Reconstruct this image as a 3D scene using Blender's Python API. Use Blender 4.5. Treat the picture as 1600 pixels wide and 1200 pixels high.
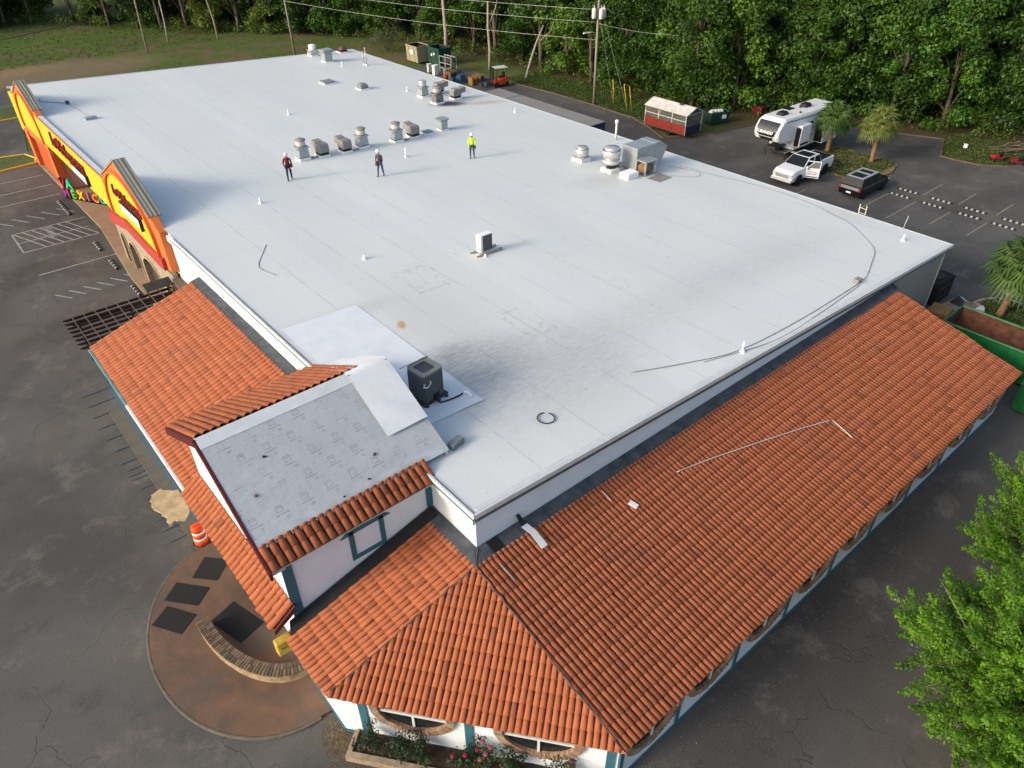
import bpy, bmesh, math, random
import numpy as np
from mathutils import Vector, Matrix

for o in list(bpy.data.objects):
    bpy.data.objects.remove(o, do_unlink=True)
scene = bpy.context.scene
C = scene.collection
RAD = math.radians
random.seed(11)
rng = np.random.default_rng(11)

# ---------------------------------------------------------------- camera, sky, sun, exposure
cam_d = bpy.data.cameras.new('camera')
cam = bpy.data.objects.new('camera', cam_d)
C.objects.link(cam)
cam_d.sensor_width = 36.0
cam_d.lens = 36.0 * 1129.43 / 1600.0
cam_d.clip_start = 0.5
cam_d.clip_end = 2000
_yaw, _pit, _rol = RAD(39.9645), RAD(36.5201), RAD(0.4564)
_fw = Vector((math.sin(_yaw) * math.cos(_pit), math.cos(_yaw) * math.cos(_pit), -math.sin(_pit)))
_rt = Vector((math.cos(_yaw), -math.sin(_yaw), 0))
_dn = _fw.cross(_rt)
_r2 = _rt * math.cos(_rol) + _dn * math.sin(_rol)
_d2 = -_rt * math.sin(_rol) + _dn * math.cos(_rol)
CAM_LOC = Vector((-9.472, -13.207, 23.0))
cam.matrix_world = Matrix(((_r2.x, -_d2.x, -_fw.x, CAM_LOC.x), (_r2.y, -_d2.y, -_fw.y, CAM_LOC.y),
                           (_r2.z, -_d2.z, -_fw.z, CAM_LOC.z), (0, 0, 0, 1)))
scene.camera = cam

SUN_EL, SUN_AZ = 24.0, 170.0            # azimuth of the sun, degrees from +X towards +Y
world = bpy.data.worlds.new('World')
scene.world = world
world.use_nodes = True
wn = world.node_tree.nodes
wl = world.node_tree.links
wn.clear()
w_out = wn.new('ShaderNodeOutputWorld')
w_bg = wn.new('ShaderNodeBackground')
w_sky = wn.new('ShaderNodeTexSky')
w_sky.sky_type = 'NISHITA'
w_sky.sun_disc = False
w_sky.sun_elevation = RAD(SUN_EL)
w_sky.sun_rotation = RAD(90.0 - SUN_AZ)
w_sky.air_density = 1.0
w_sky.dust_density = 4.2
w_sky.ozone_density = 0.8
w_bg.inputs['Strength'].default_value = 0.15
wl.new(w_sky.outputs[0], w_bg.inputs[0])
wl.new(w_bg.outputs[0], w_out.inputs[0])

sun_d = bpy.data.lights.new('sun', 'SUN')
sun_d.energy = 1.2
sun_d.angle = RAD(12)
sun_d.color = (1.0, 0.93, 0.82)
sun = bpy.data.objects.new('sun', sun_d)
C.objects.link(sun)
_sd = Vector((math.cos(RAD(SUN_AZ)) * math.cos(RAD(SUN_EL)), math.sin(RAD(SUN_AZ)) * math.cos(RAD(SUN_EL)), math.sin(RAD(SUN_EL))))
sun.rotation_euler = (-_sd).to_track_quat('-Z', 'Y').to_euler()

scene.view_settings.view_transform = 'Standard'
scene.view_settings.look = 'None'
scene.view_settings.gamma = 1.0
scene.view_settings.exposure = 0.72

# ---------------------------------------------------------------- helpers
MATS = {}


def mat(name, col, rough=0.75, var=0.12, scale=2.5, metal=0.0, bump=0.0, bscale=30.0, col2=None, spec=0.3, stretch=None, detail=5.0, trans=0.0):
    """plain procedural material: a noise mixes two tones, an optional fine bump"""
    if name in MATS:
        return MATS[name]
    m = bpy.data.materials.new(name)
    m.use_nodes = True
    nt = m.node_tree
    b = nt.nodes['Principled BSDF']
    b.inputs['Roughness'].default_value = rough
    b.inputs['Metallic'].default_value = metal
    b.inputs['Specular IOR Level'].default_value = spec
    tc = nt.nodes.new('ShaderNodeTexCoord')
    vec = tc.outputs['Object']
    if stretch:
        mp = nt.nodes.new('ShaderNodeMapping')
        mp.inputs['Scale'].default_value = stretch
        nt.links.new(vec, mp.inputs[0])
        vec = mp.outputs[0]
    nz = nt.nodes.new('ShaderNodeTexNoise')
    nz.inputs['Scale'].default_value = scale
    nz.inputs['Detail'].default_value = detail
    nz.inputs['Roughness'].default_value = 0.65
    nt.links.new(vec, nz.inputs['Vector'])
    rp = nt.nodes.new('ShaderNodeValToRGB')
    rp.color_ramp.elements[0].position = 0.3
    rp.color_ramp.elements[1].position = 0.7
    c1 = [max(0, c * (1 - var)) for c in col]
    c2 = list(col2) if col2 else [min(1, c * (1 + var)) for c in col]
    rp.color_ramp.elements[0].color = (*c1, 1)
    rp.color_ramp.elements[1].color = (*c2, 1)
    nt.links.new(nz.outputs['Fac'], rp.inputs[0])
    nt.links.new(rp.outputs[0], b.inputs['Base Color'])
    if bump:
        n2 = nt.nodes.new('ShaderNodeTexNoise')
        n2.inputs['Scale'].default_value = bscale
        n2.inputs['Detail'].default_value = 4
        nt.links.new(vec, n2.inputs['Vector'])
        bp = nt.nodes.new('ShaderNodeBump')
        bp.inputs['Strength'].default_value = bump
        bp.inputs['Distance'].default_value = 0.02
        nt.links.new(n2.outputs['Fac'], bp.inputs['Height'])
        nt.links.new(bp.outputs[0], b.inputs['Normal'])
    MATS[name] = m
    return m


class NT:
    """tiny node-graph writer for the larger surfaces"""

    def __init__(self, name):
        self.m = bpy.data.materials.new(name)
        self.m.use_nodes = True
        self.t = self.m.node_tree
        self.b = self.t.nodes['Principled BSDF']
        tc = self.t.nodes.new('ShaderNodeTexCoord')
        self.pos = tc.outputs['Object']
        MATS[name] = self.m

    def n(self, typ, **kw):
        nd = self.t.nodes.new(typ)
        for k, v in kw.items():
            setattr(nd, k, v)
        return nd

    def l(self, a, b):
        self.t.links.new(a, b)

    def val(self, v):
        nd = self.n('ShaderNodeValue')
        nd.outputs[0].default_value = v
        return nd.outputs[0]

    def math(self, op, a, b=None, c=None, clamp=False):
        nd = self.n('ShaderNodeMath', operation=op, use_clamp=clamp)
        for i, x in enumerate((a, b, c)):
            if x is None:
                continue
            if isinstance(x, (int, float)):
                nd.inputs[i].default_value = x
            else:
                self.l(x, nd.inputs[i])
        return nd.outputs[0]

    def noise(self, scale, detail=5, rough=0.6, vec=None, dist=0.0, stretch=None):
        v = vec or self.pos
        if stretch:
            mp = self.n('ShaderNodeMapping')
            mp.inputs['Scale'].default_value = stretch
            self.l(v, mp.inputs[0])
            v = mp.outputs[0]
        nd = self.n('ShaderNodeTexNoise')
        nd.inputs['Scale'].default_value = scale
        nd.inputs['Detail'].default_value = detail
        nd.inputs['Roughness'].default_value = rough
        nd.inputs['Distortion'].default_value = dist
        self.l(v, nd.inputs['Vector'])
        return nd.outputs['Fac']

    def step(self, x, lo, hi, invert=False):
        nd = self.n('ShaderNodeMapRange', interpolation_type='SMOOTHSTEP')
        self.l(x, nd.inputs['Value'])
        nd.inputs['From Min'].default_value = lo
        nd.inputs['From Max'].default_value = hi
        nd.inputs['To Min'].default_value = 1.0 if invert else 0.0
        nd.inputs['To Max'].default_value = 0.0 if invert else 1.0
        return nd.outputs['Result']

    def xyz(self, vec=None):
        s = self.n('ShaderNodeSeparateXYZ')
        self.l(vec or self.pos, s.inputs[0])
        return s.outputs

    def mix(self, fac, a, b):
        nd = self.n('ShaderNodeMix', data_type='RGBA')
        for idx, x in ((0, fac), (6, a), (7, b)):
            if isinstance(x, (int, float)):
                nd.inputs[idx].default_value = x
            elif isinstance(x, (tuple, list)):
                nd.inputs[idx].default_value = (*x[:3], 1)
            else:
                self.l(x, nd.inputs[idx])
        return nd.outputs[2]

    def spot(self, cx, cy, rx, ry, soft=0.6, wob=0.5, nscale=0.5, ang=0.0):
        """soft-edged ellipse in object XY, its rim broken by noise"""
        X, Y, Z = self.xyz()
        ca, sa = math.cos(ang), math.sin(ang)
        dx = self.math('SUBTRACT', X, cx)
        dy = self.math('SUBTRACT', Y, cy)
        u = self.math('DIVIDE', self.math('ADD', self.math('MULTIPLY', dx, ca), self.math('MULTIPLY', dy, sa)), rx)
        v = self.math('DIVIDE', self.math('SUBTRACT', self.math('MULTIPLY', dy, ca), self.math('MULTIPLY', dx, sa)), ry)
        d = self.math('SQRT', self.math('ADD', self.math('MULTIPLY', u, u), self.math('MULTIPLY', v, v)))
        nz = self.noise(nscale, 6, 0.65)
        d = self.math('ADD', d, self.math('MULTIPLY', self.math('SUBTRACT', nz, 0.5), wob * 2))
        return self.step(d, 1.0 - soft, 1.0 + soft * 0.3, invert=True)

    def out(self, col, rough=0.85, spec=0.25, bump=None, bstr=0.3, bdist=0.02):
        if isinstance(col, (tuple, list)):
            self.b.inputs['Base Color'].default_value = (*col, 1)
        else:
            self.l(col, self.b.inputs['Base Color'])
        if isinstance(rough, (int, float)):
            self.b.inputs['Roughness'].default_value = rough
        else:
            self.l(rough, self.b.inputs['Roughness'])
        self.b.inputs['Specular IOR Level'].default_value = spec
        if bump is not None:
            bp = self.n('ShaderNodeBump')
            bp.inputs['Strength'].default_value = bstr
            bp.inputs['Distance'].default_value = bdist
            self.l(bump, bp.inputs['Height'])
            self.l(bp.outputs[0], self.b.inputs['Normal'])
        return self.m


class MB:
    """collects shapes into one mesh"""

    def __init__(self):
        self.v, self.f, self.m, self.s = [], [], [], []

    def add(self, vs, fs, mi=0, smooth=False):
        o = len(self.v)
        self.v += [tuple(p) for p in vs]
        for f in fs:
            self.f.append([i + o for i in f])
            self.m.append(mi)
            self.s.append(smooth)
        return self

    def bx(self, x0, x1, y0, y1, z0, z1, mi=0):
        vs = [(x0, y0, z0), (x1, y0, z0), (x1, y1, z0), (x0, y1, z0), (x0, y0, z1), (x1, y0, z1), (x1, y1, z1), (x0, y1, z1)]
        return self.add(vs, [(3, 2, 1, 0), (4, 5, 6, 7), (0, 1, 5, 4), (1, 2, 6, 5), (2, 3, 7, 6), (3, 0, 4, 7)], mi)

    def hexa(self, lo, hi, mi=0):
        """lo and hi: four points each, counter-clockwise seen from above"""
        return self.add(list(lo) + list(hi), [(3, 2, 1, 0), (4, 5, 6, 7), (0, 1, 5, 4), (1, 2, 6, 5), (2, 3, 7, 6), (3, 0, 4, 7)], mi)

    def slab(self, pts, th, mi=0):
        """polygon in space thickened along its normal (downwards by th)"""
        p = [Vector(q) for q in pts]
        nrm = (p[1] - p[0]).cross(p[2] - p[0]).normalized()
        if nrm.z < 0:
            p.reverse()
            nrm = -nrm
        n = len(p)
        lo = [q - nrm * th for q in p]
        fs = [tuple(range(n)), tuple(range(2 * n - 1, n - 1, -1))]
        fs += [(i, n + i, n + (i + 1) % n, (i + 1) % n) for i in range(n)]
        return self.add(p + lo, fs, mi)

    def prism(self, poly, axis, a, b, mi=0):
        """2-D polygon extruded along axis 'x' (poly = y,z), 'y' (poly = x,z) or 'z' (poly = x,y)"""
        def P(u, w, t):
            return {'x': (t, u, w), 'y': (u, t, w), 'z': (u, w, t)}[axis]
        n = len(poly)
        ar = sum(poly[i][0] * poly[(i + 1) % n][1] - poly[(i + 1) % n][0] * poly[i][1] for i in range(n))
        pl = list(poly)
        if (ar > 0) == (axis == 'y'):
            pl.reverse()
        if a > b:
            a, b = b, a
        vs = [P(u, w, a) for u, w in pl] + [P(u, w, b) for u, w in pl]
        fs = [tuple(range(n - 1, -1, -1)), tuple(range(n, 2 * n))]
        fs += [(i, (i + 1) % n, n + (i + 1) % n, n + i) for i in range(n)]
        return self.add(vs, fs, mi)

    def tube(self, pts, r, n=8, mi=0, cap=True, smooth=True):
        pts = [Vector(p) for p in pts]
        rs = r if isinstance(r, (list, tuple)) else [r] * len(pts)
        vs, fs = [], []
        prev = None
        for i, p in enumerate(pts):
            t = (pts[min(i + 1, len(pts) - 1)] - pts[max(i - 1, 0)])
            t = t.normalized() if t.length > 1e-9 else Vector((0, 0, 1))
            if prev is None:
                a = Vector((0, 0, 1)) if abs(t.z) < 0.9 else Vector((1, 0, 0))
                u = t.cross(a).normalized()
            else:
                u = (prev - t * prev.dot(t))
                u = u.normalized() if u.length > 1e-6 else t.orthogonal().normalized()
            prev = u
            w = t.cross(u)
            for k in range(n):
                an = 2 * math.pi * k / n
                vs.append(p + (u * math.cos(an) + w * math.sin(an)) * rs[i])
        for i in range(len(pts) - 1):
            for k in range(n):
                fs.append((i * n + k, i * n + (k + 1) % n, (i + 1) * n + (k + 1) % n, (i + 1) * n + k))
        self.add(vs, fs, mi, smooth)
        if cap:
            o = len(self.v) - len(vs)
            self.f.append([o + k for k in range(n - 1, -1, -1)])
            self.f.append([o + (len(pts) - 1) * n + k for k in range(n)])
            self.m += [mi, mi]
            self.s += [False, False]
        return self

    def lathe(self, prof, c=(0, 0, 0), n=20, mi=0, axis='z', smooth=True, cap=True):
        vs, fs = [], []
        for r, h in prof:
            for k in range(n):
                an = 2 * math.pi * k / n
                a, b = r * math.cos(an), r * math.sin(an)
                p = {'z': (a, b, h), 'y': (b, h, a), 'x': (h, a, b)}[axis]
                vs.append((p[0] + c[0], p[1] + c[1], p[2] + c[2]))
        for i in range(len(prof) - 1):
            for k in range(n):
                fs.append((i * n + k, i * n + (k + 1) % n, (i + 1) * n + (k + 1) % n, (i + 1) * n + k))
        self.add(vs, fs, mi, smooth)
        if cap:
            o = len(self.v) - len(vs)
            if prof[0][0] > 1e-4:
                self.f.append([o + k for k in range(n - 1, -1, -1)])
                self.m.append(mi)
                self.s.append(False)
            if prof[-1][0] > 1e-4:
                self.f.append([o + (len(prof) - 1) * n + k for k in range(n)])
                self.m.append(mi)
                self.s.append(False)
        return self

    def mesh(self, name, mats, bevel=0.0, seg=1):
        me = bpy.data.meshes.new(name)
        me.from_pydata(self.v, [], self.f)
        for m in (mats if isinstance(mats, (list, tuple)) else [mats]):
            me.materials.append(m)
        me.polygons.foreach_set('material_index', self.m)
        me.polygons.foreach_set('use_smooth', self.s)
        me.update()
        if bevel:
            bm = bmesh.new()
            bm.from_mesh(me)
            bmesh.ops.bevel(bm, geom=[e for e in bm.edges if len(e.link_faces) == 2 and e.calc_face_angle(0) > 0.5], offset=bevel, segments=seg, affect='EDGES', clamp_overlap=True)
            bm.to_mesh(me)
            bm.free()
        return me

    def build(self, name, mats, parent=None, loc=None, rotz=0.0, bevel=0.0, seg=1):
        return place(name, self.mesh(name, mats, bevel, seg), parent, loc, rotz)


def place(name, me, parent=None, loc=None, rotz=0.0):
    o = bpy.data.objects.new(name, me)
    C.objects.link(o)
    if parent:
        o.parent = parent
    if loc is not None:
        o.location = loc
    if rotz:
        o.rotation_euler = (0, 0, rotz)
    return o


def tag(o, label, cat, group=None):
    o['label'] = label
    o['category'] = cat
    if group:
        o['group'] = group
    return o


def thing(name, label, cat, loc=(0, 0, 0), rotz=0.0, group=None):
    o = bpy.data.objects.new(name, None)
    o.empty_display_size = 0.3
    C.objects.link(o)
    o.location = loc
    o.rotation_euler = (0, 0, rotz)
    return tag(o, label, cat, group)


def struct(o, kind='structure'):
    o['kind'] = kind
    return o


def copy_thing(src, loc, rotz=None, label=None, scale=None):
    r = src.copy()
    C.objects.link(r)
    r.location = loc
    if rotz is not None:
        r.rotation_euler = (0, 0, rotz)
    if label:
        r['label'] = label
    if scale is not None:
        r.scale = scale if hasattr(scale, '__len__') else (scale,) * 3
    for ch in list(src.children):
        c = ch.copy()
        C.objects.link(c)
        c.parent = r
        for g in list(ch.children):
            d = g.copy()
            C.objects.link(d)
            d.parent = c
    return r


def text_mesh(txt, size, depth, font_shear=0.0, bold=0.0):
    cu = bpy.data.curves.new('lettering', 'FONT')
    cu.body = txt
    cu.size = size
    cu.extrude = depth
    cu.offset = bold
    cu.shear = font_shear
    cu.align_x = 'CENTER'
    cu.align_y = 'CENTER'
    cu.resolution_u = 3
    o = bpy.data.objects.new('tmp', cu)
    C.objects.link(o)
    dg = bpy.context.evaluated_depsgraph_get()
    me = bpy.data.meshes.new_from_object(o.evaluated_get(dg))
    bpy.data.objects.remove(o, do_unlink=True)
    return me


def RZ(x):
    """height of the white main roof"""
    return 6.0 - 0.04912 * x

# ---------------------------------------------------------------- materials of the large surfaces
def m_asphalt():
    t = NT('asphalt')
    big = t.noise(0.11, 6, 0.6, dist=0.4)
    mid = t.noise(0.7, 6, 0.65)
    fine = t.noise(22, 6, 0.85)
    col = t.mix(t.step(big, 0.36, 0.66), (0.044, 0.042, 0.040), (0.125, 0.120, 0.113))
    col = t.mix(t.math('MULTIPLY', t.step(mid, 0.50, 0.78), 0.5), col, (0.125, 0.115, 0.10))
    col = t.mix(t.math('MULTIPLY', t.step(t.noise(0.33, 5, 0.6, dist=1.0), 0.56, 0.70), 0.45), col, (0.028, 0.027, 0.028))
    # pale tan traffic wear along the front lane and rusty dirt by the kerbs
    wear = t.math('MULTIPLY', t.step(t.noise(0.22, 5, 0.7, stretch=(1, 0.35, 1)), 0.55, 0.72), 0.5)
    col = t.mix(wear, col, (0.17, 0.15, 0.125))
    # old dark damp asphalt along the south side of the building
    damp = t.spot(13, -9.2, 17, 2.5, 0.75, 0.28, 0.4)
    col = t.mix(t.math('MULTIPLY', damp, 0.85), col, (0.020, 0.019, 0.019))
    col = t.mix(t.math('MULTIPLY', t.spot(9.0, -13.5, 7, 3.0, 0.9, 0.35, 0.35), 0.6), col, (0.115, 0.100, 0.088))
    # crossing cracks
    dn = t.n('ShaderNodeVectorMath', operation='ADD')
    nzv = t.n('ShaderNodeTexNoise')
    nzv.inputs['Scale'].default_value = 0.55
    nzv.inputs['Detail'].default_value = 7
    t.l(t.pos, nzv.inputs['Vector'])
    sc = t.n('ShaderNodeVectorMath', operation='SCALE')
    sc.inputs['Scale'].default_value = 2.6
    t.l(nzv.outputs['Color'], sc.inputs[0])
    t.l(t.pos, dn.inputs[0])
    t.l(sc.outputs[0], dn.inputs[1])
    vo = t.n('ShaderNodeTexVoronoi', feature='DISTANCE_TO_EDGE')
    vo.inputs['Scale'].default_value = 0.17
    t.l(dn.outputs[0], vo.inputs['Vector'])
    crack = t.math('MULTIPLY', t.step(vo.outputs['Distance'], 0.001, 0.0065, invert=True), t.step(t.noise(0.25, 3), 0.44, 0.58))
    col = t.mix(t.math('MULTIPLY', crack, 0.6), col, (0.014, 0.013, 0.013))
    col = t.mix(0.5, col, t.mix(t.step(fine, 0.3, 0.7), (0.018, 0.018, 0.018), (0.15, 0.145, 0.138)))
    col = t.mix(t.math('MULTIPLY', t.step(t.noise(1.6, 5, 0.7, dist=0.8), 0.60, 0.74), 0.4), col, (0.030, 0.028, 0.027))
    col = t.mix(t.math('MULTIPLY', t.step(t.noise(0.45, 7, 0.75), 0.52, 0.66), 0.42), col, (0.175, 0.163, 0.142))
    spk = t.step(t.noise(16, 2, 0.5), 0.735, 0.76)
    col = t.mix(t.math('MULTIPLY', spk, t.math('MULTIPLY', t.step(mid, 0.45, 0.6), 0.7)), col, (0.32, 0.30, 0.27))
    return t.out(col, 0.88, 0.22, bump=t.math('ADD', t.math('MULTIPLY', fine, 0.5), t.math('MULTIPLY', crack, -1.5)), bstr=0.5, bdist=0.012)


def m_ground():
    t = NT('grass_and_dirt')
    a = t.noise(0.16, 7, 0.65, dist=0.5)
    b = t.noise(1.3, 6, 0.7)
    c = t.noise(14, 4, 0.7)
    grass = t.mix(t.step(b, 0.32, 0.68), (0.045, 0.082, 0.014), (0.100, 0.165, 0.030))
    dry = t.mix(b, (0.10, 0.072, 0.040), (0.20, 0.155, 0.095))
    col = t.mix(t.step(a, 0.47, 0.60), grass, dry)
    # bright mown strip far up the field
    col = t.mix(t.math('MULTIPLY', t.spot(12, 123, 26, 8, 0.6, 0.3, 0.12), 0.8), col, t.mix(b, (0.060, 0.115, 0.014), (0.115, 0.20, 0.028)))
    # bare sandy yard behind the far end wall
    sand = t.spot(5, 102.5, 20, 7.5, 0.5, 0.30, 0.13, -0.12)
    col = t.mix(t.math('MULTIPLY', sand, 0.9), col, t.mix(t.noise(0.5, 6, 0.7), (0.15, 0.115, 0.078), (0.30, 0.225, 0.15)))
    col = t.mix(t.math('MULTIPLY', t.spot(4, 105, 8, 3.2, 0.5, 0.4, 0.3), 0.55), col, (0.34, 0.22, 0.12))
    # leaf litter under the wood: brown floor
    X, Y, Z = t.xyz()
    wood = t.step(X, 54.5, 57.5)
    col = t.mix(t.math('MULTIPLY', wood, 0.85), col, t.mix(b, (0.028, 0.019, 0.011), (0.075, 0.048, 0.026)))
    col = t.mix(0.35, col, t.mix(c, (0.018, 0.02, 0.008), (0.17, 0.16, 0.08)))
    return t.out(col, 0.95, 0.1, bump=t.math('ADD', c, t.math('MULTIPLY', b, 2)), bstr=0.8, bdist=0.08)


def m_roof():
    t = NT('white_membrane')
    X, Y, Z = t.xyz()
    wn_ = t.n('ShaderNodeTexWhiteNoise', noise_dimensions='1D')
    t.l(t.math('FLOOR', t.math('ADD', t.math('DIVIDE', X, 3.05), 0.5)), wn_.inputs['W'])
    base = t.mix(t.noise(0.09, 5, 0.6), (0.600, 0.630, 0.617), (0.685, 0.712, 0.697))
    base = t.mix(t.math('MULTIPLY', wn_.outputs['Value'], 0.22), base, (0.515, 0.54, 0.53))
    base = t.mix(t.math('MULTIPLY', t.step(t.noise(5.5, 8, 0.8), 0.5, 0.8), 0.14), base, (0.30, 0.29, 0.27))
    ring_ = t.math('ABSOLUTE', t.math('SUBTRACT', t.noise(0.22, 3, 0.5), 0.56))
    base = t.mix(t.math('MULTIPLY', t.step(ring_, 0.0, 0.012, invert=True), t.math('MULTIPLY', t.step(t.noise(0.6, 3), 0.45, 0.6), 0.12)), base, (0.40, 0.38, 0.35))
    nz = t.noise(1.2, 7, 0.7)
    # lap seams of the rolls every three metres, breaking up along their length
    fx = t.math('ABSOLUTE', t.math('SUBTRACT', t.math('FRACT', t.math('DIVIDE', t.math('ADD', X, t.math('MULTIPLY', t.noise(0.25, 2), 0.10)), 3.05)), 0.5))
    brk = t.step(t.noise(0.7, 5, 0.7), 0.36, 0.62)
    seam = t.math('MULTIPLY', t.step(fx, 0.4855, 0.497), t.math('ADD', t.math('MULTIPLY', brk, 0.8), 0.2))
    edge = t.math('MULTIPLY', t.step(fx, 0.44, 0.4955), t.step(nz, 0.45, 0.75))
    fy = t.math('ABSOLUTE', t.math('SUBTRACT', t.math('FRACT', t.math('DIVIDE', t.math('ADD', Y, t.math('MULTIPLY', t.math('FLOOR', t.math('DIVIDE', X, 3.05)), 6.7)), 23.0)), 0.5))
    cross = t.math('MULTIPLY', t.step(fy, 0.4975, 0.4995), 0.5)
    col = t.mix(t.math('MULTIPLY', seam, 0.40), base, (0.30, 0.30, 0.30))
    col = t.mix(t.math('MULTIPLY', edge, 0.20), col, (0.42, 0.42, 0.42))
    col = t.mix(t.math('MULTIPLY', cross, 0.4), col, (0.36, 0.36, 0.36))
    # bluish chalky ponding marks
    col = t.mix(t.math('MULTIPLY', t.step(t.noise(0.16, 4, 0.55, dist=0.6), 0.55, 0.75), 0.35), col, (0.60, 0.62, 0.65))
    scuff = t.noise(3.0, 8, 0.75, stretch=(0.8, 2.2, 1))

    def dirt(s, amt, c, lo=0.25, hi=0.75):
        return t.math('MULTIPLY', t.math('MULTIPLY', s, amt), t.math('ADD', t.math('MULTIPLY', t.step(scuff, lo, hi), 0.75), 0.25)), c
    for s, amt, c in (
            (t.spot(5.2, 6.6, 3.4, 2.3, 0.85, 0.30, 0.5, 0.3), 0.62, (0.17, 0.165, 0.16)),
            (t.spot(4.6, 8.0, 1.6, 1.0, 0.9, 0.3, 0.9), 0.6, (0.12, 0.12, 0.12)),
            (t.spot(7.0, 4.5, 6.5, 3.8, 0.9, 0.25, 0.4), 0.55, (0.30, 0.29, 0.28)),
            (t.spot(6.0, 11.5, 4.0, 4.5, 0.9, 0.3, 0.4), 0.32, (0.42, 0.38, 0.34)),
            (t.spot(16, 5.3, 12.0, 2.2, 0.9, 0.3, 0.35, -0.03), 0.36, (0.38, 0.37, 0.36)),
            (t.spot(25, 5.6, 7.0, 2.6, 0.9, 0.3, 0.35, -0.1), 0.30, (0.40, 0.39, 0.38)),
            (t.spot(2.6, 13.6, 3.8, 0.9, 0.9, 0.3, 0.6), 0.45, (0.34, 0.32, 0.29)),
            (t.spot(26.8, 19.6, 3.2, 1.6, 0.9, 0.3, 0.6), 0.50, (0.36, 0.33, 0.30)),
            (t.spot(34.2, 6.0, 1.2, 2.2, 0.9, 0.3, 0.6), 0.35, (0.45, 0.38, 0.30))):
        f, cc = dirt(s, amt, c)
        col = t.mix(f, col, cc)
    # cooking grease below the old exhaust fan, and its rusty run towards the gutter
    col = t.mix(t.math('MULTIPLY', t.spot(29.6, 42.0, 1.9, 1.0, 0.7, 0.4, 1.2, -0.35), 0.95), col, (0.030, 0.026, 0.022))
    col = t.mix(t.math('MULTIPLY', t.spot(32.6, 40.6, 2.6, 0.75, 0.9, 0.45, 0.9, -0.25), 0.55), col, (0.42, 0.31, 0.19))
    # tan stain and two ghost outlines of removed curbs
    col = t.mix(t.math('MULTIPLY', t.spot(4.6, 11.3, 0.45, 0.22, 0.6, 0.5, 3.0, 1.2), 0.8), col, (0.50, 0.27, 0.09))
    for cx, cy, rx, ry in ((8.0, 14.6, 1.0, 1.3), (9.3, 8.1, 0.75, 1.25)):
        ax_ = t.math('DIVIDE', t.math('ABSOLUTE', t.math('SUBTRACT', X, cx)), rx)
        ay_ = t.math('DIVIDE', t.math('ABSOLUTE', t.math('SUBTRACT', Y, cy)), ry)
        q = t.math('MAXIMUM', ax_, ay_)
        ring = t.math('MULTIPLY', t.step(q, 0.88, 0.98), t.step(q, 1.0, 1.06, invert=True))
        ins = t.math('MULTIPLY', t.step(q, 0.95, 1.0, invert=True), t.step(t.noise(4, 5, 0.7), 0.5, 0.7))
        col = t.mix(t.math('MULTIPLY', t.math('MAXIMUM', t.math('MULTIPLY', ring, t.step(t.noise(2.5, 4), 0.42, 0.6)), ins), 0.35), col, (0.25, 0.25, 0.25))
    # small black scuffs
    col = t.mix(t.math('MULTIPLY', t.step(t.noise(2.3, 3, 0.5, stretch=(1, 1.9, 1)), 0.725, 0.76), 0.35), col, (0.12, 0.12, 0.12))
    return t.out(col, 0.55, 0.3, bump=t.math('ADD', t.math('MULTIPLY', seam, 0.5), t.math('MULTIPLY', t.noise(1.6, 4), 0.5)), bstr=0.22, bdist=0.03)


def m_tile():
    t = NT('terracotta')
    at = t.n('ShaderNodeAttribute', attribute_name='rnd')
    r = at.outputs['Fac']
    n1 = t.noise(0.45, 5, 0.65)
    n2 = t.noise(9, 6, 0.7)
    cr = t.n('ShaderNodeValToRGB')
    e = cr.color_ramp.elements
    e[0].position, e[0].color = 0.0, (0.19, 0.060, 0.030, 1)
    e[1].position, e[1].color = 1.0, (0.355, 0.112, 0.048, 1)
    k = e.new(0.12)
    k.color = (0.285, 0.085, 0.036, 1)
    k = e.new(0.5)
    k.color = (0.315, 0.095, 0.040, 1)
    k = e.new(0.82)
    k.color = (0.335, 0.101, 0.042, 1)
    t.l(r, cr.inputs[0])
    col = t.mix(t.math('MULTIPLY', t.step(n1, 0.5, 0.75), 0.45), cr.outputs[0], (0.22, 0.08, 0.042))
    col = t.mix(t.math('MULTIPLY', t.step(n2, 0.52, 0.78), 0.22), col, (0.15, 0.065, 0.04))
    col = t.mix(t.math('MULTIPLY', t.step(t.noise(0.8, 6, 0.72), 0.58, 0.76), 0.45), col, (0.105, 0.062, 0.048))
    col = t.mix(t.math('MULTIPLY', t.step(t.noise(28, 3, 0.6), 0.68, 0.78), 0.3), col, (0.50, 0.28, 0.16))
    return t.out(col, 0.72, 0.28, bump=n2, bstr=0.25, bdist=0.01)


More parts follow.
